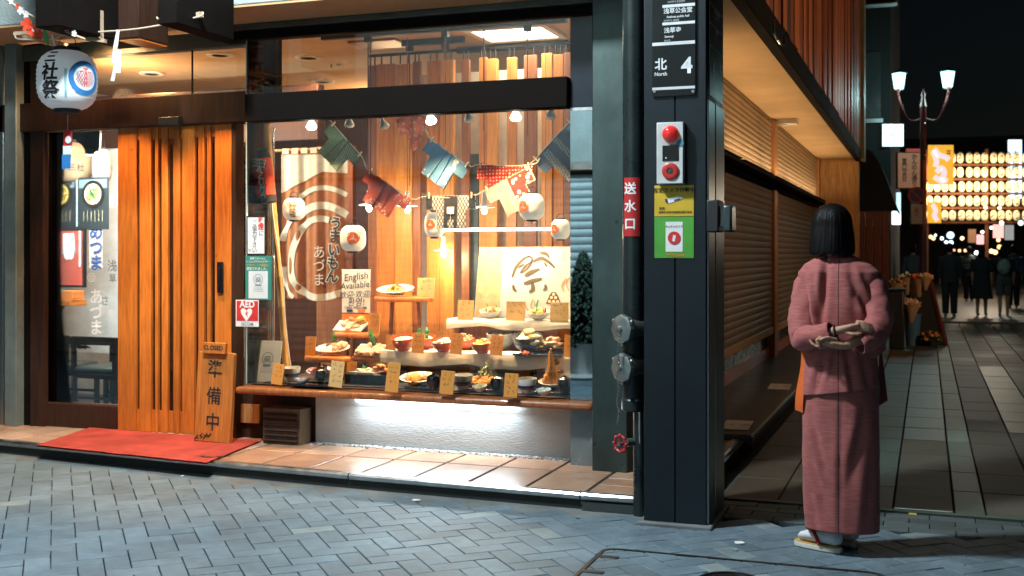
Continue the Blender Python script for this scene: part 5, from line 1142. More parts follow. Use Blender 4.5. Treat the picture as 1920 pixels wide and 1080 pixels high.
for i, (p0, p1, py, m, lb) in enumerate(((78, 108, 541, M('teal_book', (.08, .22, .24), .6), 'teal stack of booklets on the wall shelf'), (109, 142, 545, m_orange, 'orange and cream booklets on the wall shelf'))):
    a, b = W(p0, py, Y=7.76), W(p1, 561, Y=7.76); bk_ = MB()
    for j in range(4): zz = a.z+.0; h = (a.z-(W(100, 566, Y=7.8).z+.0155))/4; z0 = W(100, 566, Y=7.8).z+.0155+j*h; bk_.box(a.x+.004*(j % 2), b.x-.003*((j+1) % 2), 7.72, 7.86, z0+.0005, z0+h-.001)
    tag(bk_.build('booklet_stack', m), lb, 'booklets')
def chair(label, px0, px1, Y):
    x0, x1 = XP(px0, Y), XP(px1, Y); t = T('dining_chair', label, 'chair', ((x0+x1)/2, Y, ZS+.006), 'black dining chairs behind the sidelight'); zt = .72
    for x in (x0+.02, x1-.02):
        MB().bar((x, Y, ZS+.006), (x+.01*(1 if x > (x0+x1)/2 else -1), Y-.0, zt-.03), .036, .03).build('leg', m_kwood, t); MB().bar((x, Y+.38, ZS+.006), (x, Y+.38, .43), .036, .03).build('leg', m_kwood, t)
    MB().box(x0-.012, x1+.012, Y-.018, Y+.018, zt-.04, zt).build('top_rail', m_kwood, t, bev=.008)
    MB().box(x0+.01, x1-.01, Y-.02, Y+.42, .38, .42).build('seat_frame', m_kwood, t, bev=.006); MB().box(x0+.02, x1-.02, Y-.01, Y+.41, .421, .475).build('cushion', M('green_black_leather', (.02, .032, .03), .35), t, bev=.02)
    for y in (Y, Y+.38): MB().bar((x0+.03, y, .22), (x1-.03, y, .22), .02, .02).build('stretcher', m_kwood, t)
chair('black dining chair nearest the left door post indoors', 56, 126, 7.55); chair('black dining chair next to the slatted door indoors', 136, 218, 7.5)
rt = T('low_table', 'dark low table with red cloth behind the black chairs', 'table', (XP(140, 8.1), 8.15, ZS+.006))
MB().box(XP(80, 8.1), XP(215, 8.1), 8.02, 8.4, .60, .63).build('top', m_kwood, rt, bev=.006)
for x in (XP(85, 8.1), XP(205, 8.1)): MB().box(x, x+.05, 8.1, 8.15, ZS+.006, .599).build('leg', m_kwood, rt)
tag(MB().grid(lambda a, b: W(92+62*a, 654-4*math.sin(a*3)+0*b, Y=8.08)+Vector((0, .12*b, .03*noise.noise((a*5, b*4, 0)))), 14, 6, th=.03, N=(0, 0, 1)).build('red_cloth', m_ro), 'crumpled red cloth on the low dark table', 'cloth')
# ============================================================ OUTSIDE THE DOOR
b0 = W(397, 829, Z=ZS+.012); k = depth(b0)/F
sb = T('door_sign_board', 'standing orange wooden board with three black brushed characters', 'sign board', b0, None, (R(-3), R(1.2), 0))
w, h = 80*k, 168*k
MB().ext([(-.5*w, 0), (.5*w, 0), (.5*w, .985*h), (.47*w, h), (-.47*w, h), (-.5*w, .985*h)], (0, 0, 0), (1, 0, 0), (0, 0, 1), (0, 1, 0), .035).build('board', wood('worn_orange_board', (.50, .17, .03), .45, .3), sb, bev=.004, world=False)
TX0 = len(TXT)
for s_, z in (('準', .80), ('備', .50), ('中', .21)): txt(sb, s_, b0+Vector((.0, -.002, z*h)), .128, m_ink, bold=.012, sx=.95)
MB().box(-.32*w, .32*w, -.03, -.0015, .985*h, 1.11*h).build('hanging_plate', m_owood2, sb, bev=.004, world=False)
txt(sb, 'CLOSED', b0+Vector((-.004, -.0315, 1.05*h)), .042, m_ink, bold=.025)
mb = MB()
for i in range(18): x = -.5*w+w*rnd.random()*.4; ribbon(mb, [(x, .01+.05*rnd.random()), (x+.03*rnd.random(), .015+.05*rnd.random())], .012*rnd.random(), (0, -.0012, 0))
mb.build('scuff', m_black, sb, world=False)
# big white lantern
def big(t, c, rx, ry, wrap):
    for s_, y, sz in (('三', .62, .46), ('社', .12, .62), ('祭', -.46, .66)): txt(t, s_, c, rx*sz, m_ink, wrap=lambda x, yy, y=y: wrap(-.62)(x, yy+y*ry), bold=.03, shear=.12)
    f = wrap(.62); mb = MB(); ribbon(mb, [(.50*rx*math.cos(6.2832*i/40), .50*rx*1.02*math.sin(6.2832*i/40)) for i in range(41)], .17*rx, fn=f); mb.build('blue_ring', M('sky_blue_print', (.03, .22, .55), .7), t)
    mb = MB(); r = .38*rx
    for k in range(-4, 5):
        for sg in (1, -1):
            x0 = k*r*.24; pts = []
            for i in range(9):
                y = -r*.75+1.3*r*i/8; x = x0+sg*(y)*.55
                if x*x+y*y < r*r*.85: pts.append((x, y))
            if len(pts) > 2: ribbon(mb, pts, .014*rx, fn=f)
    for pts in ([(-.25*r, .85*r), (.25*r, .85*r)], [(-.06*r, .85*r), (-.12*r, -.8*r)], [(.06*r, .85*r), (.12*r, -.8*r)], [(-.6*r, .55*r), (-.2*r, .6*r)], [(.2*r, .6*r), (.6*r, .55*r)]): ribbon(mb, [(Vector(pts[0])*(1-i/6)+Vector(pts[1])*(i/6)) for i in range(7)], .03*rx, fn=f)
    mb.build('net_crest', m_red, t)
    mb = MB()
    for j in range(4): ribbon(mb, [(.02*rx*j, .25*ry-.9*ry*i/8) for i in range(9)], .012*rx, fn=wrap(-.08))
    mb.build('teal_lines', M('teal_line_print', (.05, .35, .38), .7), t)
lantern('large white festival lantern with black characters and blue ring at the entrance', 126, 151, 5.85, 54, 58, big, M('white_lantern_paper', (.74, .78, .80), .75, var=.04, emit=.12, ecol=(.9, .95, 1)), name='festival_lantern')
m_raw = wood('raw_timber', (.50, .36, .24), .7, .25)
YO = 5.8
br = T('timber_bracket', 'raw timber bracket with triangular brace above the big lantern', 'bracket', W(195, 78, Y=YO))
for a, b in (((28, 64), (66, 60)), ((125, 66), (198, 77)), ((152, 68), (190, 30)), ((188, -30), (189, 76)), ((160, 70), (191, 38))):
    MB().bar(W(*a, Y=YO), W(*b, Y=YO+(.08 if a[0] == 160 else 0)), .022, .03, (0, 1, 0)).build('timber', m_raw, br)
MB().bar(W(30, 64, Y=YO), W(30, 64, Y=YO)+Vector((0, .45, 0)), .035, .035).build('timber', m_raw, br); MB().bar(W(345, 34, Y=YO+.05), W(378, 27, Y=YO), .03, .03, (0, 1, 0)).build('timber', m_raw, br)
tag(MB().tube([W(x, y, Y=YO-.03) for x, y in smoothpts([(380, 22), (377, 30), (340, 38), (290, 49), (240, 56), (180, 60), (130, 62), (85, 57), (60, 60)], 5)], .0055, 7).build('straw_rope', m_rope), 'pale straw rope strung past the bracket to the fin end', 'rope')
tag(MB().tube([W(x, y, Y=YO-.06) for x, y in smoothpts([(28, 64), (33, 73), (70, 74), (100, 72), (130, 64)], 5)], .0055, 7).build('straw_rope', m_rope), 'short loop of straw rope above the big lantern', 'rope')
tag(MB().tube([W(x, y, Y=YO+.0) for x, y in smoothpts([(294, 32), (300, 37), (330, 40), (336, 41)], 5)], .0055, 7).build('straw_rope', m_rope), 'loose end of straw rope at the black fin', 'rope')
z_ = T('paper_charm', 'white zigzag paper streamer hanging from the straw rope', 'paper streamer', W(212, 152, Y=YO-.04))
mb = MB()
for q in ([(219, 55), (224, 57), (221, 85), (212, 118), (209, 117), (213, 84)], [(216, 92), (225, 94), (224, 113), (214, 116)], [(214, 113), (228, 114), (226, 137), (216, 136)], [(213, 124), (219, 126), (212, 152), (205, 151)]):
    mb.ext([(x, y) for x, y in q], (0, 0, 0), (1, 0, 0), (0, 1, 0), (0, 0, 1), .4)
i0 = 0; mb.v = [tuple(W(v[0], v[1], Y=YO-.05)+Vector((0, v[2]*.004+.01*(int(i/10) % 2), 0))) for i, v in enumerate(mb.v)]
mb.build('folds', m_white, z_)
z2 = MB(); z2.ext([(95, 64), (99, 64), (104, 86), (101, 86)], (0, 0, 0), (1, 0, 0), (0, 1, 0), (0, 0, 1), 1); z2.v = [tuple(W(v[0], v[1], Y=YO-.07)+Vector((0, v[2]*.003, 0))) for v in z2.v]
tag(z2.build('paper_slip', m_white), 'small white paper slip on the loop of rope', 'paper slip')
fb = T('blossom_branch', 'artificial branch of red and pink maple blossom at the top corner', 'branch', W(90, 60, Y=5.6))
MB().tube([W(x, y, Y=5.6) for x, y in smoothpts([(-20, -25), (20, 5), (60, 30), (100, 48), (140, 66), (160, 74)], 4)], [.008]*20+[.004], 7).build('stem', m_raw, fb)
def petals(lst, mat, nm):
    for px, py, r, rot in lst:
        c = W(px, py, Y=5.55); k = depth(c)/F; mb = MB()
        for j in range(5):
            a = rot+j*1.2566; d = Vector((math.cos(a), -.25, math.sin(a))); e = Vector((-math.sin(a), .1*(-1)**j, math.cos(a)))
            L = r*k; pts = [c, c+d*L*.5+e*L*.36, c+d*L*.95+e*L*.2, c+d*L*.85, c+d*L*.95-e*L*.2, c+d*L*.5-e*L*.36]; mb.add(pts, [(0, 1, 2, 3), (0, 3, 4, 5)])
        mb.build(nm, mat, fb)
petals([(52, 46, 15, .4), (62, 58, 13, 1.0), (75, 66, 12, .2), (76, 28, 9, .8), (34, 12, 6, 0)], M('red_silk', (.72, .06, .02), .6, var=.25, vs=30), 'red_blossom')
petals([(84, 46, 7, .3), (118, 47, 9, .9), (127, 53, 8, .1)], M('pink_silk', (.65, .16, .42), .6), 'pink_blossom'); petals([(40, 20, 9, .7), (50, 28, 8, .2), (95, 44, 6, 1), (140, 63, 7, 0), (22, 2, 7, .3), (64, 55, 5, 2)], M('white_silk', (.7, .68, .68), .6), 'white_blossom')
c = W(84, 72, Y=5.54); MB().ext([(-.012, .06), (.01, .045), (.028, 0), (.03, -.045), (.012, -.03), (-.015, .01)], c, (1, 0, 0), (0, 0, 1), (0, 1, 0), .002).build('leaf', FOOD['leaf'], fb)
ch = T('hanging_tag', 'red white and blue paper strip hanging below the big lantern', 'paper strip', W(124, 318, Y=YO+.1))
for r, m in (((119, 135, 244, 273), m_red), ((118, 134, 273, 290), m_white), ((116, 132, 290, 316), M('sky_blue_print', (.03, .22, .55), .7))): sub(ch, 'strip', r, YO+.1, m)
c = W(128, 262, Y=YO+.095); mb = MB().lathe([(.024, 0), (.024, .001)], (0, 0, 0), 20); mb.v = [(c.x+v[0], c.y-v[2], c.z+v[1]) for v in mb.v]; mb.build('white_disc', m_white, ch)
MB().cyl(W(127, 244, Y=YO+.1), W(127, 212, Y=YO+.1), .002, n=5).build('string', m_rope, ch)
# ============================================================ STEEL COLUMN, FIRE PIPE
CX0, CX1, CY0, CY1 = -1.375, -1.05, 5.74, 6.24
m_navy = M('navy_black_paint', (.006, .0125, .018), .38, .1, .2, 2, .04, 30, stain=.25)
colm = T('sign_column', 'tall dark steel column with street directory and alarm box', 'column', ((CX0+CX1)/2, 6, 0))
MB().box(CX0, -1.213, CY0, CY0+.25, .02, 3.6).build('front_plate', m_navy, colm, bev=.004); MB().box(-1.210, CX1-.002, CY0, CY0+.25, .02, 3.6).build('front_plate', m_navy, colm, bev=.004)
MB().box(CX0, CX1-.006, CY0+.251, CY1, .02, 3.6).build('rear_body', m_navy, colm, bev=.004)
for y0, y1 in ((CY0+.02, CY0+.20), (CY0+.23, CY1-.01)): MB().box(CX1-.005, CX1+.008, y0+(.2 if y0 < 5.8 and False else 0), y1, .02, ZP(1340, 185, CY0)).build('steel_edge', M('column_steel', (.30, .36, .37), .3, 1, .1, 2, .04, 30, stretch=(1, 1, .2)), colm, bev=.003)
MB().box(CX0-.03, CX1+.03, CY0-.03, CY1+.03, -.02, .02).build('base_plate', m_gut, colm, bev=.008)
m_dk = M('directory_black', (.008, .010, .011), .3, spec=.3); m_sil = M('silver_print', (.62, .66, .68), .5)
YCf = CY0-.012
x0, x1, z0, z1 = PX(1223, 1304, -300, 178, YCf)
dr = T('directory_sign', 'black street directory panel in white print on the dark column', 'sign', ((x0+x1)/2, YCf, z0))
MB().box(x0, x1, YCf, YCf+.008, z0, z1).build('panel', m_dk, dr, bev=.001)
for py, xa in ((10, 1242), (43, 1242), (81, 1223), (165, 1223)): sub(dr, 'rule', (xa, 1303, py-.45, py+.45), YCf-.001, m_sil)
for px in (1227, 1299):
    c = W(px, 171, Y=YCf-.004); MB().cyl(c, c+Vector((0, .004, 0)), .008, n=12).build('bolt', m_steel, dr)
YT = YCf-.0025
for s_, px, py, sz, b_ in (('浅草公会堂', 1271, 20, .030, .02), ('Asakusa public hall', 1271, 30.5, .0155, .02), ('아사쿠사 공회당', 1259, 38.5, .012, 0), ('浅草寺', 1261, 57, .030, .02), ('Sensoji', 1254.5, 68.5, .0165, .02), ('센소지', 1251, 76.5, .012, 0), ('北', 1239, 122, .064, .025), ('North', 1239, 139, .026, .02), ('4', 1288, 124, .112, .03), ('아사쿠사 관광센터', 1268, 3, .012, 0)):
    txt(dr, s_, W(px, py, Y=YT), sz, m_sil, bold=b_)
XR = CX1+.013; za, zb = z0, z1
d2 = T('side_directory_sign', 'narrow directory panel on the street side of the dark column', 'sign', (XR, 5.95, z0))
ya, yb = W(1331, 100, X=XR).y, W(1356, 100, X=XR).y
MB().box(XR-.004, XR, ya, yb, z0, z1).build('panel', m_dk, d2, bev=.001)
for s_, f, z, sz in (('4', .28, W(1337, 130, X=XR).z, .11), ('北', .78, W(1350, 130, X=XR).z, .06), ('North', .78, W(1350, 145, X=XR).z, .024), ('浅草寺', .5, W(1343, 62, X=XR).z, .03), ('Sensoji', .42, W(1343, 72, X=XR).z, .016), ('浅草公会堂', .5, W(1343, 26, X=XR).z, .03), ('Asakusa public hall', .5, W(1343, 36, X=XR).z, .0155)): txt(d2, s_, (XR+.002, ya+(yb-ya)*f, z), sz, m_sil, 'r', bold=.02)
for py in (10, 46, 88): z = W(1335, py, X=XR).z; MB().box(XR, XR+.0015, ya, yb, z-.001, z+.001).build('rule', m_sil, d2)
ab = T('fire_alarm_box', 'white fire alarm box with red lamp and red push ring on the column', 'alarm box', W(1256, 345, Y=CY0))
YA = CY0-.05; x0, x1, z0, z1 = PX(1231, 1281, 230, 344, YA)
MB().box(x0, x1, YA, CY0-.001, z0, z1).build('case', M('grey_white_enamel', (.55, .58, .57), .45), ab, bev=.004)
c = W(1257, 251, Y=YA); mb = MB().lathe([(0, .034), (.02, .031), (.036, .02), (.043, .004), (.044, 0), (0, 0)], (0, 0, 0), 28); mb.v = [(c.x+v[0], YA-v[2], c.z+v[1]) for v in mb.v]; mb.build('red_lamp', M('red_lens', (.75, .03, .025), .12, emit=.12, ecol=(1, .06, .04), coat=.8), ab)
sub(ab, 'display_window', (1242, 1272, 273, 301), YA-.003, M('black_glass', (.008, .009, .01), .1), .0029)
sub(ab, 'display_mark', (1247, 1250, 295, 297), YA-.004, m_white)
c = W(1257, 321, Y=YA); mb = MB().lathe([(.043, 0), (.043, .006), (.036, .010), (.017, .008), (.016, 0)], (0, 0, 0), 28); mb.v = [(c.x+v[0], YA-v[2], c.z+v[1]) for v in mb.v]; mb.build('push_ring', M('red_ring', (.5, .03, .025), .35), ab)
mb = MB().lathe([(.015, 0), (.015, .004), (0, .006)], (0, 0, 0), 16); mb.v = [(c.x+v[0], YA-v[2], c.z+v[1]) for v in mb.v]; mb.build('button', M('smoky_button', (.05, .07, .06), .2), ab)
c = W(1275, 268, Y=YA-.002); mb = MB().lathe([(.019, 0), (.019, .001)], (0, 0, 0), 18); mb.v = [(c.x+v[0], YA-.001-v[2], c.z+v[1]) for v in mb.v]; mb.build('blue_sticker', M('teal_sticker', (.08, .25, .32), .5), ab)
yl = sheet('camera_notice', 'yellow security camera notice stuck on the column', 'sticker', (1227, 1301, 348, 405), CY0-.004, M('yellow_vinyl', (.66, .44, .03), .5), .003)
txt(yl, '防犯カメラ作動中', W(1264, 357, Y=CY0-.0065), .027, m_ink, bold=.02); txt(yl, '監視', W(1241, 391, Y=CY0-.0065), .014, m_ink, bold=.02); txt(yl, '浅草新仲見世商店街振興組合', W(1266, 398, Y=CY0-.0065), .0135, m_ink, bold=.02)
c = W(1264, 377, Y=CY0-.006); MB().ext([(-.03, -.012), (.028, .004), (.046, .017), (.02, .026), (-.038, .012)], c, (1, 0, 0), (0, 0, 1), (0, 1, 0), .001).build('camera_picture', m_white, yl); MB().ext([(-.045, -.005), (-.03, -.012), (-.036, .012), (-.048, .012)], c+Vector((0, -.001, 0)), (1, 0, 0), (0, 0, 1), (0, 1, 0), .0008).ext([(0, .0), (.03, .008), (.03, .014), (0, .006)], c+Vector((0, -.0015, 0)), (1, 0, 0), (0, 0, 1), (0, 1, 0), .0008).build('camera_lens', M('navy_print', (.02, .03, .12), .7), yl)
gs = sheet('green_sticker', 'bright green sticker with a white phone card below the yellow notice', 'sticker', (1227, 1301, 407, 484), CY0-.004, M('green_vinyl', (.08, .36, .045), .5), .003)
sub(gs, 'white_card', (1248, 1280, 416, 472), CY0-.0055, m_white)
c = W(1264, 446, Y=CY0-.007); mb = MB().lathe([(.033, 0), (.033, .001)], (0, 0, 0), 26); mb.v = [(c.x+v[0], c.y-v[2], c.z+v[1]) for v in mb.v]; mb.build('red_disc', m_red, gs); MB().obox(c+Vector((0, -.002, -.002)), (.014, .001, .032), Matrix.Rotation(.15, 3, 'Y')).build('phone_picture', m_white, gs)
txt(gs, 'チュチュらリア', W(1264, 425, Y=CY0-.0065), .013, M('purple_ink', (.2, .03, .15), .7), bold=.02); txt(gs, 'デジLoovit', W(1266, 478.5, Y=CY0-.0065), .021, m_orange, bold=.03)
bx_ = T('bracket_box', 'dark sensor housing clamped to the street side of the column', 'sensor box', W(1340, 437, X=CX1+.01))
ya, yb = W(1327, 400, X=CX1+.01).y, W(1352, 400, X=CX1+.01).y; z0, z1 = W(1340, 436, X=CX1+.01).z, W(1340, 378, X=CX1+.01).z
MB().box(CX1+.0, CX1+.06, CY0-.004, CY0+.16, z0, z1).build('clamp', M('charcoal_plastic', (.02, .022, .024), .5), bx_, bev=.006); MB().box(CX1+.061, CX1+.075, CY0+.03, CY0+.12, z0+.03, z1-.03).build('bracket', m_steel, bx_); MB().box(CX1+.076, CX1+.125, CY0+.01, CY0+.15, z0, z1-.025).build('housing', M('teal_grey_housing', (.06, .08, .085), .3, .4), bx_, bev=.012)
# fire department pipe
PXc, PYc, PR = -1.475, 5.93, .060
fpipe = T('fire_standpipe', 'dark fire department standpipe with two capped inlets and red valve wheel', 'standpipe', (PXc, PYc, 0))
m_pipe = M('green_black_pipe', (.022, .032, .032), .28, .3)
zt = W(1180, 770, Y=PYc).z
MB().cyl((PXc, PYc, zt), (PXc, PYc, 3.6), PR, n=24).lathe([(PR, .0), (PR+.008, .01), (PR+.008, .06), (PR, .07)], (PXc, PYc, zt), 24).build('riser', m_pipe, fpipe)
xl = PXc+.035
MB().cyl((xl, PYc, 0), (xl, PYc, zt+.01), .038, n=20).build('lower_pipe', m_pipe, fpipe)
for py in (617, 690):
    c = W(1163, py, Y=PYc-.12); d = Vector((-.55, -.83, 0)).normalized(); inl = c-d*.14
    MB().tube([inl, c-d*.05], [.05, .05], 16).tube([c-d*.05, c-d*.03], [.068, .068], 12).build('inlet', M('weathered_brass', (.16, .18, .16), .45, .8), fpipe)
    cap = MB().tube([c-d*.03, c-d*.005, c], [.078, .078, .068], 8).tube([c, c+d*.02], [.018, .012], 8); cap.build('cap', M('dull_steel_cap', (.30, .35, .34), .45, .9, .25, 20), fpipe)
    mb = MB()
    for k in range(3): a = R(120*k+30); e = Vector((-d.y, d.x, 0)); q = c-d*.018+(e*math.cos(a)+Vector((0, 0, 1))*math.sin(a))*.08; mb.ell(q, .012)
    mb.build('lug', m_steel, fpipe)
mb = MB(); c0 = W(1160, 622, Y=PYc-.16); c1 = W(1158, 796, Y=PYc-.15); n = 46
for k in range(n):
    p = c0+(c1-c0)*(k/n)+Vector((.004*math.sin(k*.5), 0, 0)); a = R(90)*(k % 2)+.3
    pts = [p+Vector((.0055*math.cos(6.283*i/8)*math.cos(a), .0055*math.cos(6.283*i/8)*math.sin(a), .0085*math.sin(6.283*i/8))) for i in range(9)]; mb.tube(pts, .0018, 4, False)
mb.build('chain', m_chrome, fpipe)
c = W(1163, 832, Y=PYc-.10); d = Vector((-.5, -.86, 0)).normalized(); e = Vector((-d.y, d.x, 0)); mb = MB()
mb.tube([c+(e*math.cos(6.2832*i/24)+Vector((0, 0, 1))*math.sin(6.2832*i/24))*.042 for i in range(25)], .0065, 8, False)
for k in range(8): a = 6.2832*k/8; q = c+(e*math.cos(a)+Vector((0, 0, 1))*math.sin(a))*.044; mb.ell(q, .0105, 8, 6)
for k in range(4): a = 6.2832*k/4+.4; mb.bar(c, c+(e*math.cos(a)+Vector((0, 0, 1))*math.sin(a))*.042, .008, .006)
mb.build('valve_wheel', M('valve_red', (.45, .03, .035), .35), fpipe)
MB().cyl(c+d*.012, c-d*.10, .010).cyl(c-d*.04, c-d*.10, .022).build('valve_stem', m_steel, fpipe)
MB().cyl((xl+.01, PYc-.05, c.z+.0), (xl+.01, PYc-.05, zt), .006).build('gauge_rod', m_chrome, fpipe)
# curved red plate
va = math.atan2(PXc, PYc); z0, z1 = W(1175, 443, Y=PYc-PR).z, W(1175, 333, Y=PYc-PR).z
def plate_fn(a, z, off=.0): ang = -math.pi/2-va+a; return Vector((PXc+(PR+.003+off)*math.cos(ang), PYc+(PR+.003+off)*math.sin(ang), z))
rp = T('hydrant_sign', 'curved red plate with three white characters on the standpipe', 'sign', (PXc, PYc-.07, z0))
MB().grid(lambda i, j: plate_fn(-.95+1.5*i, z0+(z1-z0)*j), 14, 4).build('plate', M('red_plate', (.50, .03, .03), .4), rp)
for s_, f in (('送', .80), ('水', .50), ('口', .20)):
    txt(rp, s_, (0, 0, 0), .066, m_white, bold=.025, wrap=lambda x, y, f=f: plate_fn(-.35+x/PR, z0+(z1-z0)*f+y, .0015))
# ============================================================ THE PERSON IN A KIMONO
def loft(mb, rings, n=32, caps=True, fold=None):
    o = len(mb.v)
    for i, (cx, cy, z, rx, ry) in enumerate(rings):
        for k in range(n):
            a = 2*math.pi*k/n; c_, s_ = math.cos(a), math.sin(a); e = .85
            x = rx*math.copysign(abs(c_)**e, c_); y = ry*math.copysign(abs(s_)**e, s_); f = 1+(fold(a, z) if fold else 0)
            mb.v.append((cx+x*f, cy+y*f, z))
    for i in range(len(rings)-1):
        for k in range(n): a, b = o+i*n+k, o+i*n+(k+1) % n; mb.f.append((a, b, b+n, a+n))
    if caps: mb.f.append(tuple(o+k for k in range(n))[::-1]); q = o+(len(rings)-1)*n; mb.f.append(tuple(q+k for k in range(n)))
    return mb
def remesh(o, v, sm=4):
    m = o.modifiers.new('join', 'REMESH'); m.mode = 'VOXEL'; m.voxel_size = v; m.use_smooth_shade = True
    s_ = o.modifiers.new('relax', 'SMOOTH'); s_.factor = .5; s_.iterations = sm
    return o
m_skin = M('skin', (.47, .255, .165), .55, var=.08, vs=20, spec=.3); m_hair = M('black_hair', (.006, .0055, .006), .45, spec=.14, var=.5, vs=9, stretch=(14, 14, 1), bump=.35, bs=16)
m_kim = M('rose_slub_cloth', (.25, .050, .048), .8, c2=(.48, .150, .135), vs=7, stretch=(2.6, 2.6, 75), bump=.15, bs=20, thr=(.32, .68), sheen=.1)
def seam(m):
    N = m.node_tree.nodes; L = m.node_tree.links; b = N['Principled BSDF']; src = b.inputs['Base Color'].links[0].from_socket
    tc = [n for n in N if n.type == 'TEX_COORD'][0]; sp = N.new('ShaderNodeSeparateXYZ'); L.new(tc.outputs['Object'], sp.inputs[0])
    a = N.new('ShaderNodeMath'); a.operation = 'ABSOLUTE'; L.new(sp.outputs['X'], a.inputs[0]); l = N.new('ShaderNodeMath'); l.operation = 'LESS_THAN'; l.inputs[1].default_value = .0022; L.new(a.outputs[0], l.inputs[0])
    x = N.new('ShaderNodeMix'); x.data_type = 'RGBA'; L.new(l.outputs[0], x.inputs['Factor']); L.new(src, x.inputs['A']); x.inputs['B'].default_value = (.05, .015, .018, 1); L.new(x.outputs['Result'], b.inputs['Base Color'])
seam(m_kim)
G0 = W(1574, 1033, Z=0); G0.z = 0
K = .002505
def gp(px, py, y=0): return Vector(((px-1574)*K, y, 1.4-(py-475)*K))            # local point in the figure from photo position
mb = MB()
hd = gp(1561, 432, .0)
mb.ell(hd, (.074, .092, .112), 20, 14); mb.ell(hd+Vector((0, .03, -.075)), (.05, .05, .045), 14, 8); mb.ell(hd+Vector((0, .094, -.012)), (.011, .018, .02), 8, 6)
for s_ in (-1, 1): mb.ell(hd+Vector((s_*.076, 0, -.01)), (.010, .02, .03), 8, 6); mb.ell(hd+Vector((s_*.03, .08, .012)), (.018, .012, .008), 8, 6)
mb.ell(hd+Vector((0, .083, -.058)), (.022, .012, .009), 8, 6)
mb.tube([hd+Vector((0, -.01, -.06)), hd+Vector((.01, -.01, -.16)), Vector((-.01, -.005, 1.30))], [.052, .050, .06], 16)
loft(mb, [(0, 0, .78, .15, .10), (0, 0, .88, .15, .105), (0, 0, 1.0, .125, .09), (0, 0, 1.15, .14, .095), (0, 0, 1.28, .155, .09), (0, 0, 1.34, .10, .07)], 24)
LA = [(-.13, 0, 1.27), (-.153, -.04, 1.14), (-.152, -.085, 1.02), (-.10, -.150, 1.025), tuple(gp(1572, 616, -.20))]
RA = [(.13, 0, 1.27), (.166, -.04, 1.15), (.168, -.085, 1.07), (.13, -.140, 1.02), tuple(gp(1592, 641, -.19))]
mb.tube(LA, [.05, .042, .035, .028, .0215], 14); mb.tube(RA, [.05, .042, .035, .028, .0215], 14)
def fingers(fs, r0=.0092):
    for pts, r in fs:
        r *= .90
        mb.tube([tuple(p) for p in pts], [r, r*.98, r*.92, r*.8][:len(pts)], 8); mb.ell(pts[-1], r*.82, 8, 6); mb.ell(pts[0], r*1.05, 8, 6)
# left hand lies open over the right sleeve, fingers to the right
w0 = gp(1572, 616, -.20); pl = gp(1600, 610, -.208)
mb.tube([w0, gp(1585, 613, -.205), gp(1600, 609, -.207), gp(1614, 606, -.205)], [(.0215, .019), (.025, .018), (.032, .015), (.030, .012)], 12)
fingers([([gp(1611, 598+4.8*k, -.207), gp(1622, 599+4.8*k, -.209), gp(1630, 601.5+4.4*k, -.205), gp(1638-2.4*abs(k-1.2), 605+3.9*k, -.198)], (.0094, .0098, .0094, .008)[k]) for k in range(4)])
fingers([([gp(1590, 617, -.215), gp(1602, 620, -.225), gp(1612, 620, -.222), gp(1618, 618, -.216)], .0098)])
# right hand below, palm up, fingers curled to the left
w1 = gp(1592, 641, -.19)
mb.tube([w1, gp(1580, 642, -.197), gp(1566, 640, -.205), gp(1554, 636, -.207)], [(.0215, .019), (.025, .018), (.031, .016), (.028, .013)], 12)
fingers([([gp(1557, 628+5.0*k, -.210), gp(1546, 627+5.4*k, -.222), gp(1540+1.5*k, 633+5*k, -.232), gp(1545+1.5*k, 638+4.4*k, -.228)], (.0094, .0096, .0092, .008)[k]) for k in range(3)])
fingers([([gp(1556, 645, -.208), gp(1542, 645, -.216), gp(1533, 640, -.216), gp(1528, 634, -.212)], .0085), ([gp(1574, 631, -.212), gp(1562, 627, -.228), gp(1554, 628, -.236), gp(1549, 631, -.236)], .0098)])
heelL, toeL = W(1571, 1037, Z=0)-G0, W(1499, 1022, Z=0)-G0; heelR, toeR = W(1601, 1027, Z=0)-G0, W(1556, 1012, Z=0)-G0
for s_, h_, t_ in ((-1, heelL, toeL), (1, heelR, toeR)):
    an = h_*.86+t_*.14; mb.tube([(s_*.075, 0, .82), (s_*.07, .0, .45), (an.x, an.y, .16), (an.x, an.y, .08)], [.075, .052, .036, .034], 14)
    d = t_-h_; mb.tube([h_+d*.02+Vector((0, 0, .065)), h_+d*.4+Vector((0, 0, .066)), h_+d*.8+Vector((0, 0, .052)), h_+d*.97+Vector((0, 0, .045))], [.030, .032, .030, .018], 12)
person = mb.build('person', m_skin, None, world=False); person.location = person.location+G0*1.0
ORG[person.name] = person.location.copy(); GB = person.location-G0
tag(person, 'person in a rose kimono seen from behind with hands clasped at the back', 'person'); remesh(person, .0030, 5)
def pb(name, mb, mat, **k):
    me = mb.mesh(name, mat, GB, **k); o = link(name, me, person); return o
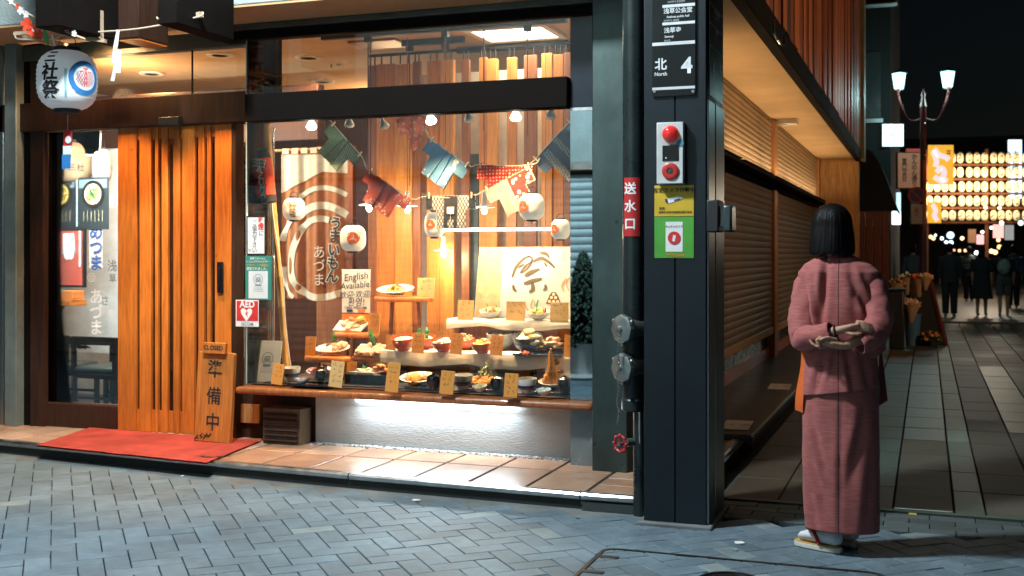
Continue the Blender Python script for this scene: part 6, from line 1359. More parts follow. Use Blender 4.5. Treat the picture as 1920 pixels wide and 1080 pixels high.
# white split-toe socks and sandals
for s_, h_, t_ in ((-1, heelL, toeL), (1, heelR, toeR)):
    d = t_-h_; an = h_*.86+t_*.14; sk = MB(); side_ = Vector((-d.y, d.x, 0)).normalized()
    sk.tube([h_+d*.02+Vector((0, 0, .066)), h_+d*.35+Vector((0, 0, .070)), h_+d*.7+Vector((0, 0, .058)), h_+d*.9+Vector((0, 0, .050)), h_+d*.99+Vector((0, 0, .044))], [(.036, .034), (.040, .036), (.043, .028), (.036, .021), (.018, .014)], 16)
    sk.ell(h_+d*.06+Vector((0, 0, .068)), (.036, .036, .034)); sk.tube([(an.x, an.y, .07), (an.x, an.y, .125), (an.x*.9, an.y*.9, .21)], [.040, .038, .044], 16)
    remesh(pb('sock', sk, M('white_tabi', (.74, .74, .75), .85, bump=.2, bs=200)), .006, 3)
    so = []; n = 24; L_ = d.length*.5+.022; c = (h_+t_)/2
    for i in range(n): a = 6.2832*i/n; q = math.copysign(abs(math.cos(a))**.7, math.cos(a)); so.append((q*L_, math.copysign(abs(math.sin(a))**.75, math.sin(a))*(.040+.006*q)))
    dn = d.normalized(); z_ = pb('sandal', MB().ext(so, (c.x, c.y, .002), dn, side_, (0, 0, 1), .024), M('cream_sandal_side', (.66, .64, .58), .7)); b_ = z_.modifiers.new('edge', 'BEVEL'); b_.width = .004; b_.segments = 2
    me = MB().ext([(x*.985, y*.97) for x, y in so], (c.x, c.y, .0262), dn, side_, (0, 0, 1), .003).mesh('insole', M('golden_insole', (.55, .36, .10), .6), GB); link('insole', me, z_)
    f = h_+d*.76+Vector((0, 0, .084))
    me = MB().tube(smoothpts([h_+d*.36+side_*.044+Vector((0, 0, .036)), h_+d*.52+side_*.034+Vector((0, 0, .085)), f]), .0085, 8).tube(smoothpts([h_+d*.36-side_*.044+Vector((0, 0, .036)), h_+d*.52-side_*.034+Vector((0, 0, .085)), f]), .0085, 8).tube([f, h_+d*.86+Vector((0, 0, .036))], .006, 8).mesh('thong', M('red_velvet', (.40, .02, .025), .8), GB); link('thong', me, z_)
# skirt
def fold(a, z):
    return .035*math.sin(a*5+1.3+z*2)*max(0, .85-z)*(.35+.65*max(0, -math.cos(a)))+.012*math.sin(a*11+z*9)
SKK = [(gp(1579, 0).x, 0, .108, .166, .122), (gp(1578, 0).x, 0, .3, .172, .126), (gp(1576, 0).x, 0, .55, .175, .132), (gp(1575, 0).x, 0, .80, .168, .134), (gp(1575, 0).x, 0, .88, .16, .13)]
# jacket: pleated torso, two sleeves
def ringmix(keys, z):
    keys = sorted(keys, key=lambda k: k[2])
    if z <= keys[0][2]: return keys[0]
    for a, b in zip(keys, keys[1:]):
        if z <= b[2]:
            f = (z-a[2])/(b[2]-a[2]); f = f*f*(3-2*f)*.35+f*.65; return tuple(a[q]+(b[q]-a[q])*f for q in range(5))
    return keys[-1]
def pleats(lines):
    segs = [(gp(*a), gp(*b), A, w*K) for a, b, A, w in lines]
    def f(x, z):
        o = 0
        for a, b, A, w in segs:
            ab = Vector((b.x-a.x, b.z-a.z)); l_ = ab.length; ab /= l_; q = Vector((x-a.x, z-a.z)); t = q.dot(ab); sd = q.y*ab.x-q.x*ab.y; sd = -sd if ab.y < 0 else sd
            over = max(0, -t, t-l_); fade = math.sin(math.pi*max(.10, min(.90, t/l_)))**.6*math.exp(-(over/(2.2*w))**2)
            o += 1.6*A*fade*(math.exp(-(sd/w)**2)-.75*math.exp(-((sd-1.5*w)/(1.4*w))**2))
        return o
    return f
tor = pleats([((1553, 486), (1545, 606), -.016, 7), ((1533, 520), (1541, 618), -.010, 6), ((1512, 540), (1530, 606), -.010, 6), ((1598, 500), (1606, 590), -.006, 8), ((1610, 545), (1636, 602), -.013, 7), ((1622, 520), (1648, 570), -.008, 7),
              ((1590, 655), (1604, 738), -.010, 6), ((1548, 662), (1530, 738), -.008, 7), ((1618, 660), (1630, 735), -.007, 7), ((1570, 660), (1562, 700), -.006, 5)])
JK = [(gp(1567, 0).x, -.005, 1.405, .055, .054), (-.014, -.008, 1.388, .082, .062), (-.010, -.012, 1.368, .122, .078), (-.006, -.014, 1.345, .158, .092), (-.002, -.016, 1.31, .186, .104), (0, -.016, 1.24, .188, .113), (0, -.014, 1.14, .176, .121), (.002, -.008, 1.02, .163, .126), (.004, 0, .93, .163, .133), (.006, 0, .85, .170, .139), (gp(1573, 0).x+.006, 0, .765, .176, .146)]
def shell(name, keys, z0, z1, n, nr, pl, mat, hemtilt=0, wr=.006):
    mb = MB(); o = 0
    for i in range(nr+1):
        zz = z0+(z1-z0)*i/nr; cx, cy, _, rx, ry = ringmix(keys, zz)
        for k in range(n):
            a = 2*math.pi*k/n; c_, s_ = math.cos(a), math.sin(a); x = cx+rx*math.copysign(abs(c_)**.88, c_); y = cy+ry*math.copysign(abs(s_)**.88, s_)
            off = (pl(x, zz) if s_ < 0 else 0)*min(1, -s_*2.2 if s_ < 0 else 0)+wr*noise.noise((x*9, y*9+3, zz*4))+wr*.5*noise.noise((x*22, y*22, zz*9))
            z_ = zz+hemtilt*(x/.17)*max(0, 1-i/(nr*.12)); mb.v.append((x+c_*off, y+s_*off, z_))
        if i:
            for k in range(n): a, b = (i-1)*n+k, (i-1)*n+(k+1) % n; mb.f.append((a, b, b+n, a+n))
    o = pb(name, mb, mat); m_ = o.modifiers.new('cloth', 'SOLIDIFY'); m_.thickness = .006; return o
skp = pleats([((1512, 752), (1548, 868), -.014, 8), ((1508, 800), (1545, 930), -.012, 9), ((1520, 900), (1532, 985), -.009, 8), ((1620, 770), (1600, 880), -.007, 9), ((1634, 860), (1622, 985), -.006, 8), ((1580, 760), (1577, 985), -.004, 5)])
shell('kimono_skirt', SKK, .108, .88, 150, 90, skp, m_kim, 0, .005)
shell('kimono_jacket', JK, .757, 1.405, 150, 90, tor, m_kim, .026)
tx = bpy.data.textures.new('creases', 'CLOUDS'); tx.noise_scale = .07; tx.noise_depth = 2
def sleeve(path, rad, squash=1):
    mb = MB(); P_ = smoothpts(path, 7); n = len(P_); k = (len(rad)-1)/(n-1); rs = []
    for i in range(n):
        q = i*k; a = int(min(len(rad)-2, math.floor(q))); r = rad[a]+(rad[a+1]-rad[a])*(q-a); rs.append(r)
    mb.tube(P_, rs, 40, False); mb.f.append(tuple(range(40))[::-1])
    o = pb('kimono_sleeve', mb, m_kim)
    d_ = o.modifiers.new('creases', 'DISPLACE'); d_.texture = tx; d_.strength = .024; d_.mid_level = .5; d_.texture_coords = 'LOCAL'
    m_ = o.modifiers.new('cloth', 'SOLIDIFY'); m_.thickness = .005; m_.offset = -1; return o
sleeve([(-.105, -.008, 1.300), (-.140, -.018, 1.245), (-.154, -.036, 1.16), (-.158, -.062, 1.07), (-.150, -.098, 1.005), gp(1524, 630, -.142), gp(1545, 624, -.178), gp(1566, 616, -.200)], [.052, .065, .069, .070, .066, .055, .047, .038])
sleeve([(.11, -.008, 1.300), (.148, -.018, 1.245), (.168, -.036, 1.165), (.174, -.068, 1.095), (.160, -.108, 1.045), gp(1628, 631, -.158), gp(1612, 639, -.188)], [.052, .066, .070, .071, .064, .056, .046])
fl = MB().grid(lambda i, j: gp(1612+46*i, 640+26*j*math.sin(math.pi*min(1, .25+i*.62))-30*i*(1-j), -.172+.085*i+.012*math.sin(i*5)*j), 16, 8, th=.008)
pb('sleeve_drape', fl, m_kim)
# orange apron tie at the left hip, dark red one at the right
a_ = MB().grid(lambda i, j: gp(1506+15*i-11*j+2*math.sin(j*6), 652+118*j+4*i, -.045-.02*i), 5, 16, th=.006, N=(0, 1, 0)); pb('apron_tie', a_, M('bright_orange_cloth', (.72, .13, .02), .85))
a_ = MB().grid(lambda i, j: Vector((.178+.026*i*(.3+j), -.02+.05*i, .93-.235*j+.02*i)), 4, 12, th=.006, N=(.5, -.8, 0)); pb('apron_tie', a_, M('maroon_cloth', (.13, .02, .025), .85))
wb = w0*.96+gp(1585, 613, -.205)*.04; dd = (gp(1600, 609, -.207)-w0).normalized(); e_ = dd.cross(Vector((0, 1, 0))).normalized(); f_ = dd.cross(e_)
pb('wrist_band', MB().tube([wb+(e_*math.cos(6.2832*i/20)+f_*math.sin(6.2832*i/20))*.0272 for i in range(21)], .0035, 6, False), m_ink)
# bob haircut
def hair(a, b):
    ang = 2*math.pi*a; zt, zb = hd.z+.128, gp(0, 474).z; h1 = .105; back = .5-.5*math.sin(ang)
    if b < .45: th = b/.45*math.pi/2; r, z = .094*math.sin(th)**.9, zt-h1*(1-math.cos(th))
    else: u = (b-.45)/.55; r, z = .094+.012*math.sin(u*1.9), zt-h1+(zb-zt+h1)*u
    r *= 1+.010*math.sin(ang*41+3*b)*min(1, b*2)+.03*noise.noise((math.cos(ang)*5, math.sin(ang)*5, b*1.2))
    if b > .93: r *= 1-.35*(b-.93)
    return Vector((hd.x+r*math.cos(ang)*.98, hd.y-.010+r*math.sin(ang)*1.06, z-.008*back*(b > .8)+.003*math.sin(ang*23)*(b > .97)))
hm = MB().grid(hair, 140, 34, lambda a, b: not (b > .42 and abs(a-.25) < .15))
o = pb('hair', hm, m_hair); m_ = o.modifiers.new('shell', 'SOLIDIFY'); m_.thickness = .014; m_.offset = -1
for s_ in (-1, 1): pb('eye', MB().ell(hd+Vector((s_*.03, .086, .008)), (.011, .006, .005)), m_ink)
pb('lips', MB().ell(hd+Vector((0, .093, -.058)), (.018, .006, .006)), M('lip', (.45, .14, .12), .5))
# ============================================================ BACKGROUND
# scraps on the pavers
for px_, py_, m_, lb_, sc_ in ((1384, 1018, m_white, 'crumpled scrap of white paper on the pavers by the column', 1.0), (1379, 1031, M('blue_scrap', (.15, .4, .5), .6), 'tiny blue scrap on the pavers by the column', .6), (780, 938, m_white, 'flat white scrap in the gutter below the tiles', .8), (341, 893, m_white, 'tiny white scrap in the gutter near the mat', .45)):
    c = W(px_, py_, Z=.004); pts = [(.030*math.cos(a)*sc_*rnd.uniform(.5, 1.2), .020*math.sin(a)*sc_*rnd.uniform(.5, 1.2)) for a in (0, .9, 1.8, 2.7, 3.6, 4.5, 5.4)]
    tag(MB().ext(pts, c, (1, 0, 0), (0, 1, .12), (0, 0, 1), .004).build('litter_scrap', m_), lb_, 'litter')
# timber screen fence
YFn = 21.2
fe = T('board_fence', 'red brown upright board fence at the end of the shuttered side', 'fence', (-1, YFn, 0))
m_fe = wood('red_brown_fence', (.15, .04, .02), .5)
px = 1546; zt = ZP(1640, 396, YFn)
for k in range(8):
    a, b = XP(1546+15.3*k+.8, YFn), XP(1546+15.3*(k+1)-.8, YFn); MB().box(a, b, YFn+rnd.uniform(0, .02), YFn+.05, .03, zt).build('board', m_fe, fe, bev=.006)
for z in (.4, 1.8): MB().box(XP(1546, YFn), XP(1668, YFn), YFn+.072, YFn+.11, z, z+.1).build('rail', m_dwood, fe)
def bulb(label, px, py, t_, r, c, e, name='small_lamp', grp='small lights along the far street'):
    p = W(px, py, t=t_); k = t_/F*r; o = MB().ell(p, (k, k, k), 10, 7).build(name, glow('glow_%d_%d_%d' % tuple(int(99*x) for x in c)+'_%d' % e, c, e)); tag(o, label, 'lamp', grp); return o
bulb('small white lamp hanging above the dark hair beside the overhang', 1599, 378, 20, 4, (1, .95, .85), 12); bulb('low pair lamp just over the red brown fence', 1603, 391, 20.3, 3, (1, .9, .8), 6)
# dark canopy of the next shop
m_awn = M('black_canvas', (.008, .011, .013), .9)
aw = T('shop_awning', 'black rounded shop awning beyond the board fence', 'awning', W(1640, 395, Y=21.8)); mb = MB(); pr = smoothpts([(1560, 278), (1625, 280), (1645, 300), (1662, 335), (1675, 372), (1684, 396)], 4); n = len(pr)
mb.add([W(x, y, Y=21.7) for x, y in pr]+[W(x, y, Y=21.7)+Vector((0, 1.6, 0)) for x, y in pr]+[W(1560, 396, Y=21.7), W(1560, 396, Y=21.7)+Vector((0, 1.6, 0))], [(i, i+1, n+i+1, n+i) for i in range(n-1)]+[tuple(range(n))+(2*n,)])
mb.build('canvas', m_awn, aw)
MB().cyl(W(1683, 395, Y=21.75), W(1683, 395, Y=21.75)+Vector((0, 1.5, 0)), .02).build('rod', m_iron, aw)
m_bd = M('dark_facade', (.005, .007, .007), .9, vs=1.5, bump=.3, bs=20); m_bd2 = M('dark_brown_facade', (.02, .02, .022), .8)
def building(label, x0, x1, y0, y1, h, mat, wins=()):
    t = T('far_building', label, 'building', ((x0+x1)/2, (y0+y1)/2, 0)); MB().box(x0, x1, y0, y1, 0, h).build('wall', mat, t); MB().box(x0-.1, x1+.1, y0-.1, y1+.1, h+.001, h+.3).build('parapet', mat, t, bev=.02)
    for a, b, c, d, face, m in wins:
        w_ = MB().box(a, b, y0-.03, y0-.002, c, d).build('window', m, t); MB().box(a-.05, b+.05, y0-.06, y0-.031, c-.08, c-.001).build('sill', m_steel, w_)
    return t
m_wd = M('dim_window', (.012, .018, .018), .3, emit=.006, ecol=(.6, .9, .9)); m_wl = M('lit_window', (.6, .6, .5), .3, emit=.6, ecol=(1, .8, .5))
xa = XP(1668, 24); building('tall dark building behind the black awning', -7, xa, 24.8, 33, 9.5, m_bd, ((xa-.55, xa-.2, 4.2, 5.6, 0, m_wd), (xa-1.4, xa-.9, 4.2, 5.6, 0, m_wd)))
building('low dark building beyond the lantern wall', -6, 20, 62, 70, 7, m_bd2, tuple((-3+2.2*k, -2.0+2.2*k, 3.2, 4.4, 0, m_wd) for k in range(6)))
building('dark shop row along the unseen side of the side street', 3.4, 8, 3.0, 23, 6, m_bd2)
for i, (x, y, z, w_, h_) in enumerate(((1655, 78, 24.6, 9, 60), )):
    pass
hs = T('overhead_sign', 'dark sign box jutting out high beyond the slatted overhang', 'sign', W(1640, 5, Y=22)); a, b = W(1596, 9, Y=22), W(1679, 9, Y=22); MB().box(a.x, b.x, 22, 22.25, a.z, a.z+.8).build('case', m_kwood, hs); MB().box(b.x-.002, b.x+.03, 21.98, 22.27, a.z-.02, a.z+.85).box(a.x, b.x-.003, 21.98, 22.27, a.z-.03, a.z-.001).build('edge_trim', m_steel, hs)
# twin lantern lamp post in view
p = W(1731, HZ, t=22); lp = lamp_post('street_lamp', (p.x, p.y, 0), 'red post carrying two glowing square lanterns at the far corner', 55, (.55, .95, .95), ((-.445, -.05), (.445, .05)), zl=4.12, ez=.33)
MB().box(p.x-.03, p.x+.03, p.y-.1, p.y-.075, 3.2, 3.6).build('junction_box', m_iron, lp)
for dz in (3.3, 3.9): MB().ell((p.x+.03, p.y-.09, dz), .02).build('fitting', m_chrome, lp)
def fsign(name, label, r, t_, mat, cat='sign', letters=(), frame=None, th=.06):
    c = W((r[0]+r[1])/2, r[3], t=t_); k = t_/F; w_, h_ = (r[1]-r[0])*k, (r[3]-r[2])*k; o = T(name, label, cat, c, None, (0, 0, TH))
    MB().box(-w_/2, w_/2, 0, th, 0, h_).build('panel', mat, o, world=False, bev=.004)
    if frame: MB().box(-w_/2-.02, w_/2+.02, .01, th+.02, -.02, -.001).box(-w_/2-.02, w_/2+.02, .01, th+.02, h_+.001, h_+.02).box(-w_/2-.02, -w_/2-.001, .01, th+.02, -.001, h_+.001).box(w_/2+.001, w_/2+.02, .01, th+.02, -.001, h_+.001).build('frame', frame, o, world=False)
    for s_, fx, fy, sz, m, v in letters: txt(o, s_, c+Vector((fx*w_, -.004, fy*h_)), sz, m, vert=v, bold=.02)
    return o, w_, h_
m_gw_ = glow('white_sign_glow', (.72, .95, 1), 2.2)
fsign('light_box_sign', 'white light box sign hanging left below the twin lanterns', (1655, 1694, 233, 274), 23.5, m_gw_, letters=(('との\nや', 0, .6, .14, M('pale_grey_print', (.3, .4, .42), .8), False),), frame=m_iron)
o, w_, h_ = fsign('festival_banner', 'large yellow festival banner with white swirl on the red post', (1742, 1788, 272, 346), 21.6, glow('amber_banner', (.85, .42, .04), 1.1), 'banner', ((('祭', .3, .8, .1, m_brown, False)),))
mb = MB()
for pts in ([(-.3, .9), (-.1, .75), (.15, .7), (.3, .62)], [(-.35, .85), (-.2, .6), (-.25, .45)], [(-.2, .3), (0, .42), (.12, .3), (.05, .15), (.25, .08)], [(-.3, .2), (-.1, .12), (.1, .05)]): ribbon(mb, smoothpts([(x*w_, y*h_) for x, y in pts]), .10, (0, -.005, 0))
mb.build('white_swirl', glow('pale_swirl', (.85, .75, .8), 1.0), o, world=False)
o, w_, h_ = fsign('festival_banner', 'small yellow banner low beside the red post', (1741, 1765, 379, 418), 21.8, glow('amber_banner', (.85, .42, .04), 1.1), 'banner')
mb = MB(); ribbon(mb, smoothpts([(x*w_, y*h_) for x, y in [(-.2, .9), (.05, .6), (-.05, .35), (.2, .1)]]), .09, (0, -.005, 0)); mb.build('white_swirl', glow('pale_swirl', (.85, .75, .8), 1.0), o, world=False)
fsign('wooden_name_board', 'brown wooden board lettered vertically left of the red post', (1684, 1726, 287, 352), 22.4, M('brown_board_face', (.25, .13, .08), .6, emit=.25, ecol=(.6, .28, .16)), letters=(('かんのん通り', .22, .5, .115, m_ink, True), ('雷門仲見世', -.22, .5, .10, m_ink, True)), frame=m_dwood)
MB  # no parking disc
c = W(1718, 366, t=21.5); npk = T('no_parking_sign', 'round blue no parking sign with red ring on the red post', 'road sign', c, None, (0, 0, TH)); r_ = 16*21.5/F
def disc(r0, y): m = MB().lathe([(r0, 0), (r0, .006)], (0, 0, 0), 32); m.v = [(v[0], y-v[2], v[1]) for v in m.v]; return m
disc(r_, 0).build('red_ring', M('sign_red', (.45, .03, .03), .5), npk, world=False); disc(r_*.76, -.007).build('blue_field', M('sign_blue', (.03, .05, .14), .5), npk, world=False); MB().obox((0, -.016, 0), (r_*1.55, .004, r_*.2), Matrix.Rotation(R(45), 3, 'Y')).build('red_bar', M('sign_red', (.45, .03, .03), .5), npk, world=False)
fsign('white_plate_sign', 'white plate with small writing under the no parking disc', (1708, 1730, 384, 420), 21.5, M('plate_white', (.5, .5, .48), .6), letters=(('終日', 0, .6, .08, m_red, True),))
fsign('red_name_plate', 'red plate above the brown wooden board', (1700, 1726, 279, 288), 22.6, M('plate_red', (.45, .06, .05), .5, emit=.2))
ws_, _, _ = fsign('vertical_light_sign', 'tall pale blue lit shop sign at the picture edge', (1891, 1916, 262, 372), 44, glow('blue_white_glow', (.55, .85, 1), 2.0), letters=(('大丸屋', 0, .62, .3, M('blue_sign_ink', (.05, .1, .2), .7), True),))
fsign('lit_window_sign', 'bright white lit sign low beside the black awning', (1674, 1689, 396, 421), 24, glow('white_lit', (.8, .95, 1), 3)); fsign('lit_strip_sign', 'narrow bluish lit strip behind the awning edge', (1682, 1689, 361, 395), 24.4, glow('pale_blue_lit', (.6, .9, 1), 1.2))
# wall of festival lanterns
m_fl = glow('lantern_wall_glow', (1, .80, .50), .33); TL = 42.0; kk = TL/F
lm = MB()
n = 12; prof = []
for i in range(n+1): z = -.95+1.9*i/n; prof.append((max(.4, (1-abs(z)**3)**.45)*5.8*kk, z*9.8*kk))
lm.lathe(prof, (0, 0, 0), 16); sh_me = lm.mesh('shade', m_fl)
marks = []
for v in range(4):
    mb = MB(); r2 = random.Random(v)
    for j in range(9): a = (r2.uniform(-3, 3)*kk, r2.uniform(-7, 7)*kk); ribbon(mb, [a, (a[0]+r2.uniform(-4, 4)*kk, a[1]+r2.uniform(-3, 3)*kk)], 1.5*kk, (0, -6.1*kk, 0))
    marks.append(mb.mesh('lettering', m_brown, smooth=False))
rg = MB().lathe([(3*kk, 10.2*kk), (3*kk, 11.6*kk)], (0, 0, 0), 12).mesh('top_ring', m_ink)
rg2 = MB().lathe([(3*kk, -11.6*kk), (3*kk, -10.2*kk)], (0, 0, 0), 12).mesh('bottom_ring', m_ink)
rk = T('lantern_rack', 'long timber rack holding the rows of glowing lanterns', 'rack', W(1830, HZ, t=TL+.4))
ordn = ['', 'first', 'second', 'third', 'fourth', 'fifth', 'sixth', 'seventh', 'eighth', 'ninth', 'tenth', 'eleventh', 'twelfth', 'thirteenth', 'fourteenth', 'fifteenth']
rows = ['top', 'second', 'third', 'fourth', 'lowest']
for r_, py in enumerate((296, 323, 350, 377, 404)):
    a, b = W(1735, py+13, t=TL+.25), W(1975, py+13, t=TL+.25); MB().bar(a, b, .08, .08).build('rail', m_bwood, rk)
    px = 1786 if r_ < 2 else 1743; ci = 0
    while px < 1935:
        if not (1846 < px < 1850):
            p = W(px, py, t=TL); ci += 1; o = T('wall_lantern', '%s glowing lantern from the banner side in the %s row of the lantern wall' % (ordn[ci], rows[r_]), 'paper lantern', p-Vector((0, 0, 11*kk)), 'rows of glowing lanterns on the far rack')
            for nm, me in (('shade', sh_me), ('lettering', rnd.choice(marks)), ('top_ring', rg), ('bottom_ring', rg2)):
                q_ = link(nm, me, o, (0, 0, 11*kk), (0, 0, TH*.2))
                if nm == 'lettering': q_['kind'] = 'stuff'
        px += 14.3 if int(px) % 5 else 17
for x in (1738, 1850, 1960): a = W(x, 290, t=TL+.35); MB().bar((a.x, a.y, 0), a+Vector((0, 0, .2)), .12, .12).build('upright', m_bwood, rk)
light('lantern_wall_light', 'AREA', W(1830, 350, t=TL-.6), 160, (1, .72, .4), size=(4, 2), rot=(R(90), 0, TH*.3+0))
# loose lights of the far street
BL = [(1782, 441, 9, (.55, .8, 1), 4, 'pale blue globe lamp above the dark suited figure'), (1783, 455, 6, (.5, .75, 1), 4, 'lower blue globe lamp above the dark suited figure'), (1766, 447, 4, (.9, .97, 1), 6, 'small white lamp left of the blue globes'), (1774, 454, 4, (.8, .9, 1), 5, 'small white lamp touching the blue globes'), (1804, 447, 5, (1, .72, .4), 4, 'amber tube lamp right of the blue globes'),
      (1831, 474, 5, (.9, .95, 1), 9, 'bright white lamp over the black dress'), (1842, 435, 4, (1, .95, .9), 6, 'small white lamp under the lantern wall'), (1859, 427, 4, (1, .95, .9), 7, 'white lamp left of the red lit sign'), (1878, 418, 5, (1, .97, .92), 8, 'white lamp above the red lit sign'), (1872, 450, 5, (1, .6, .3), 4, 'orange lamp below the red lit sign'),
      (1859, 471, 6, (1, .65, .28), 4, 'amber lantern left of the backpack'), (1866, 473, 6, (1, .65, .28), 4, 'amber lantern touching its twin near the backpack'), (1874, 463, 6, (1, .62, .25), 3, 'amber lantern above the backpack'), (1799, 470, 4, (1, .5, .25), 3, 'orange lamp left of the black dress'), (1810, 470, 4, (1, .55, .3), 3, 'orange lamp over the striped shirt'), (1789, 469, 3, (1, .35, .25), 3, 'reddish lamp behind the dark suit'),
      (1745, 444, 5, (1, .66, .3), 3, 'amber globe right of the red post'), (1750, 447, 5, (1, .66, .3), 3, 'second amber globe right of the red post'), (1754, 441, 3, (1, .9, .8), 5, 'small white lamp by the amber globes'), (1848, 389, 4, (.8, 1, .95), 7, 'white spot lamp on the lantern rack'), (1874, 390, 4, (.8, 1, .95), 7, 'second white spot lamp on the lantern rack'), (1755, 350, 6, (.7, 1, 1), 4, 'pale green lamp under the yellow banner'), (1914, 418, 7, (.6, .85, 1), 3, 'pale blue lamp at the picture edge'), (1914, 499, 6, (.7, .9, 1), 2, 'low pale lamp at the picture edge')]
for px, py, r_, c, e, lb in BL: bulb(lb, px, py, 36, r_*.72, c, e*.7)
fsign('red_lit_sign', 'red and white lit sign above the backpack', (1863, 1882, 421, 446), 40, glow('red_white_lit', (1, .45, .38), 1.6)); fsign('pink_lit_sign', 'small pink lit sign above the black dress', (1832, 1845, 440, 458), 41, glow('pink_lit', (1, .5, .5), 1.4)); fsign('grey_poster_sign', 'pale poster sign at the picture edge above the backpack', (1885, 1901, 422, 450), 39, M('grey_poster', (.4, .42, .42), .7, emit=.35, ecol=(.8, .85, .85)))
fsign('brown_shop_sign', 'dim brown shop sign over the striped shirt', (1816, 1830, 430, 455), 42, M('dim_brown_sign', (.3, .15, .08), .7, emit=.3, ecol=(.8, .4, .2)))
light('far_street_light', 'POINT', W(1850, 380, t=33), 260, (1, .85, .65), size=.3)
# people far away
def walker(label, px, t_, h, top, bottom, kind, bag=None, hairc=None):
    p = W(px, HZ, t=t_); p.z = 0; s_ = h/1.7; mb = MB(); D = lambda x, y, z: (x*s_, y*s_, z*s_)
    mb.ell(D(0, 0, 1.58), tuple(q*s_ for q in (.075, .09, .11)), 14, 10); mb.ell(D(0, .09, 1.57), .02*s_, 6, 5); mb.tube([D(0, 0, 1.5), D(0, 0, 1.38)], [.05*s_, .06*s_], 10)
    loft(mb, [(0, 0, .82*s_, .15*s_, .1*s_), (0, 0, 1.05*s_, .13*s_, .09*s_), (0, 0, 1.3*s_, .17*s_, .1*s_), (0, 0, 1.42*s_, .1*s_, .07*s_)], 16)
    for g_ in (-1, 1):
        mb.tube([D(g_*.17, 0, 1.36), D(g_*.22, .02, 1.1), D(g_*.22, .06, .84)], [.05*s_, .04*s_, .028*s_], 10); mb.ell(D(g_*.22, .07, .78), (.025*s_, .03*s_, .06*s_), 8, 6)
        st = .05*g_; mb.tube([D(g_*.08, 0, .86), D(g_*.085, st*.4, .47), D(g_*.085, st-.02, .06)], [.085*s_, .058*s_, .036*s_], 10); mb.ell(D(g_*.085, st+.05, .035), (.04*s_, .12*s_, .035*s_), 10, 6)
    o = mb.build('person', m_skin, None, world=False); b = Vector(o.location); o.location = p+b; tag(o, label, 'person'); remesh(o, .018, 1); o.rotation_euler = (0, 0, rnd.uniform(-.2, .1))
    def c(name, m2, mat): link(name, m2.mesh(name, mat, b), o)
    m2 = MB(); loft(m2, [(0, 0, .80*s_, .175*s_, .125*s_), (0, 0, 1.05*s_, .155*s_, .115*s_), (0, 0, 1.32*s_, .205*s_, .125*s_), (0, 0, 1.43*s_, .12*s_, .085*s_), (0, 0, 1.45*s_, .07*s_, .07*s_)], 18)
    for g_ in (-1, 1): m2.tube([D(g_*.17, 0, 1.38), D(g_*.225, .02, 1.1), D(g_*.222, .05, .9 if kind == 'suit' else 1.08)], [.07*s_, .06*s_, .045*s_], 12)
    c('top', m2, top)
    m2 = MB()
    if kind == 'dress': loft(m2, [(0, 0, .42*s_, .27*s_, .2*s_), (0, 0, .75*s_, .21*s_, .15*s_), (0, 0, 1.0*s_, .165*s_, .12*s_)], 20); c('skirt', m2, bottom)
    else:
        zl_ = .08 if kind == 'suit' else .52
        loft(m2, [(0, 0, .78*s_, .18*s_, .125*s_), (0, 0, 1.0*s_, .165*s_, .12*s_)], 16)
        for g_ in (-1, 1): m2.tube([D(g_*.085, 0, .86), D(g_*.088, .02*g_, .5), D(g_*.088, .03*g_, zl_)][:3 if zl_ < .3 else 2], [.105*s_, .085*s_, .07*s_][:3 if zl_ < .3 else 2], 12)
        c('trousers', m2, bottom)
    m2 = MB().ell(D(0, -.015, 1.6), tuple(q*s_ for q in (.088, .10, .115)), 14, 10)
    if kind != 'suit': m2.ell(D(0, -.06, 1.5), tuple(q*s_ for q in (.085, .05, .13)), 12, 8)
    c('hair', m2, hairc or m_hair)
    if bag: m2 = MB().ell(D(0, -.16, 1.18), tuple(q*s_ for q in (.15, .09, .19)), 14, 10).tube([D(-.1, -.1, 1.36), D(-.1, .1, 1.4), D(-.12, .12, 1.2)], .018, 6).tube([D(.1, -.1, 1.36), D(.1, .1, 1.4), D(.12, .12, 1.2)], .018, 6); c('backpack', m2, bag)
    return o
m_sb = M('dark_board', (.02, .018, .017), .8)
m_dc = M('dark_clothes', (.014, .016, .02), .9); m_st = M('striped_shirt', (.05, .06, .07), .9, c2=(.35, .4, .4), vs=1, stretch=(.1, .1, 22), thr=(.45, .55)); m_sht = M('grey_shorts', (.07, .085, .08), .9); m_bag = M('grey_green_bag', (.2, .25, .23), .8, var=.4, vs=10)
walker('person in dark clothes walking away nearest the flower stall', 1781, 25.0, 1.62, m_dc, m_dc, 'suit'); walker('person in a striped shirt between the dark clothes and the dress', 1817, 33, 1.6, m_st, m_dc, 'suit'); walker('person in a black knee length dress', 1841, 25.4, 1.56, m_dc, m_dc, 'dress'); walker('person with a round grey backpack and shorts', 1882, 25.4, 1.58, m_dc, m_sht, 'shorts', m_bag); walker('person in a blue top half hidden behind the backpack', 1900, 29, 1.6, M('blue_top', (.05, .08, .14), .9), m_dc, 'suit'); walker('dim person standing beside the red lamp post', 1712, 27, 1.6, M('grey_jacket', (.06, .075, .08), .9), m_dc, 'suit')
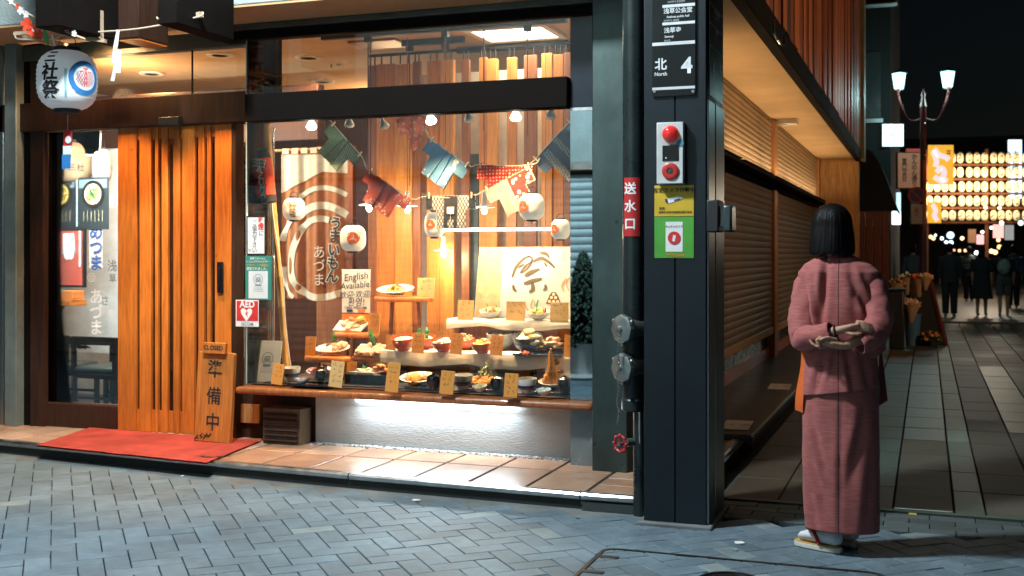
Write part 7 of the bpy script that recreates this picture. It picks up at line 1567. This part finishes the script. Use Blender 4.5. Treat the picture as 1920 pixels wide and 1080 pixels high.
# flower stall clutter
bn = T('black_bin', 'tall black bin beside the kimono sleeve', 'bin', W(1682, 655, Z=0)); a, b = W(1667, 655, Z=0), W(1695, 655, Z=0); h_ = (655-546)*depth(a)/F
MB().box(a.x, b.x, a.y, a.y+.4, 0, h_).box(a.x-.02, b.x+.02, a.y-.02, a.y+.42, h_+.001, h_+.04).build('body', M('black_plastic', (.02, .024, .028), .4), bn, bev=.02)
bu = T('blue_bucket', 'blue plastic bucket holding a wrapped bouquet', 'bucket', W(1711, 648, Z=0)); c = W(1711, 648, Z=0); k = depth(c)/F
MB().lathe([(0, 0), (11.5*k, 0), (15*k, 56*k), (16.5*k, 57*k), (16.5*k, 60*k), (14.5*k, 60*k), (11*k, 6*k), (0, 5*k)], c, 24).build('pail', M('blue_plastic', (.07, .19, .34), .4), bu)
def bouquet(label, px, py, t_, r, cols, n=60, cone=True):
    c = W(px, py, t=t_); k = t_/F*r; o = T('bouquet', label, 'bouquet', c-Vector((0, 0, k)), 'flowers of the street stall')
    for j, m in enumerate(cols):
        mb = MB()
        for i in range(n): a = rnd.random()*6.28; q = math.sqrt(rnd.random())*k*1.2; mb.ell(c+Vector((q*math.cos(a), q*math.sin(a)*.6, k*.5*(1-(q/k/1.2)**2)+rnd.uniform(-.3, .3)*k)), k*rnd.uniform(.10, .2), 6, 4, jit=.5)
        mb.build('petals', m, o)
    if cone: MB().lathe([(.25*k, -k*2.2), (1.15*k, .1*k), (1.1*k, .1*k), (.2*k, -k*2.2)], c, 14, rip=.2).build('wrapping', M('kraft_wrap', (.4, .28, .18), .7), o)
m_f1 = M('orange_flower', (.75, .32, .10), .7, island=.3); m_f2 = M('white_flower', (.75, .75, .68), .7, island=.2); m_f3 = M('red_flower', (.4, .06, .04), .7, island=.3); m_f4 = M('stall_leaf', (.03, .09, .04), .6, island=.3)
ts = 16.8
bouquet('wrapped pale orange bouquet standing in the blue bucket', 1707, 572, ts, 15, (m_f1, m_f2)); bouquet('orange bouquet lying at the left of the stall top', 1682, 532, ts+.2, 13, (m_f1, m_f4)); bouquet('white and green flowers in the middle of the stall top', 1700, 522, ts+.3, 14, (m_f2, m_f4)); bouquet('red and orange flowers at the right of the stall top', 1722, 524, ts+.2, 15, (m_f1, m_f3)); bouquet('pale flowers on top of the leaning board', 1735, 520, ts+.1, 11, (m_f2, m_f1)); bouquet('low green plants on the ground by the leaning board', 1745, 634, 17.0, 17, (m_f4, m_f4, m_f1), 40, False)
st = T('display_board', 'dark leaning stall board with red brown edge', 'board', W(1750, 640, t=17)); q = [W(1712, 650, t=17.2), W(1772, 645, t=17.2), W(1744, 528, t=17.4), W(1706, 528, t=17.4)]
for v in q[:2]: v.z = 0
MB().add(q+[v+Vector((0, .3, 0)) for v in q], [(0, 1, 2, 3), (4, 7, 6, 5), (0, 4, 5, 1), (1, 5, 6, 2), (2, 6, 7, 3), (3, 7, 4, 0)]).build('panel', m_dc, st)
MB().bar(q[1]+Vector((.01, -.02, 0)), q[2]+Vector((.01, -.02, 0)), .05, .04).build('edge', m_fe, st)
flush_text()
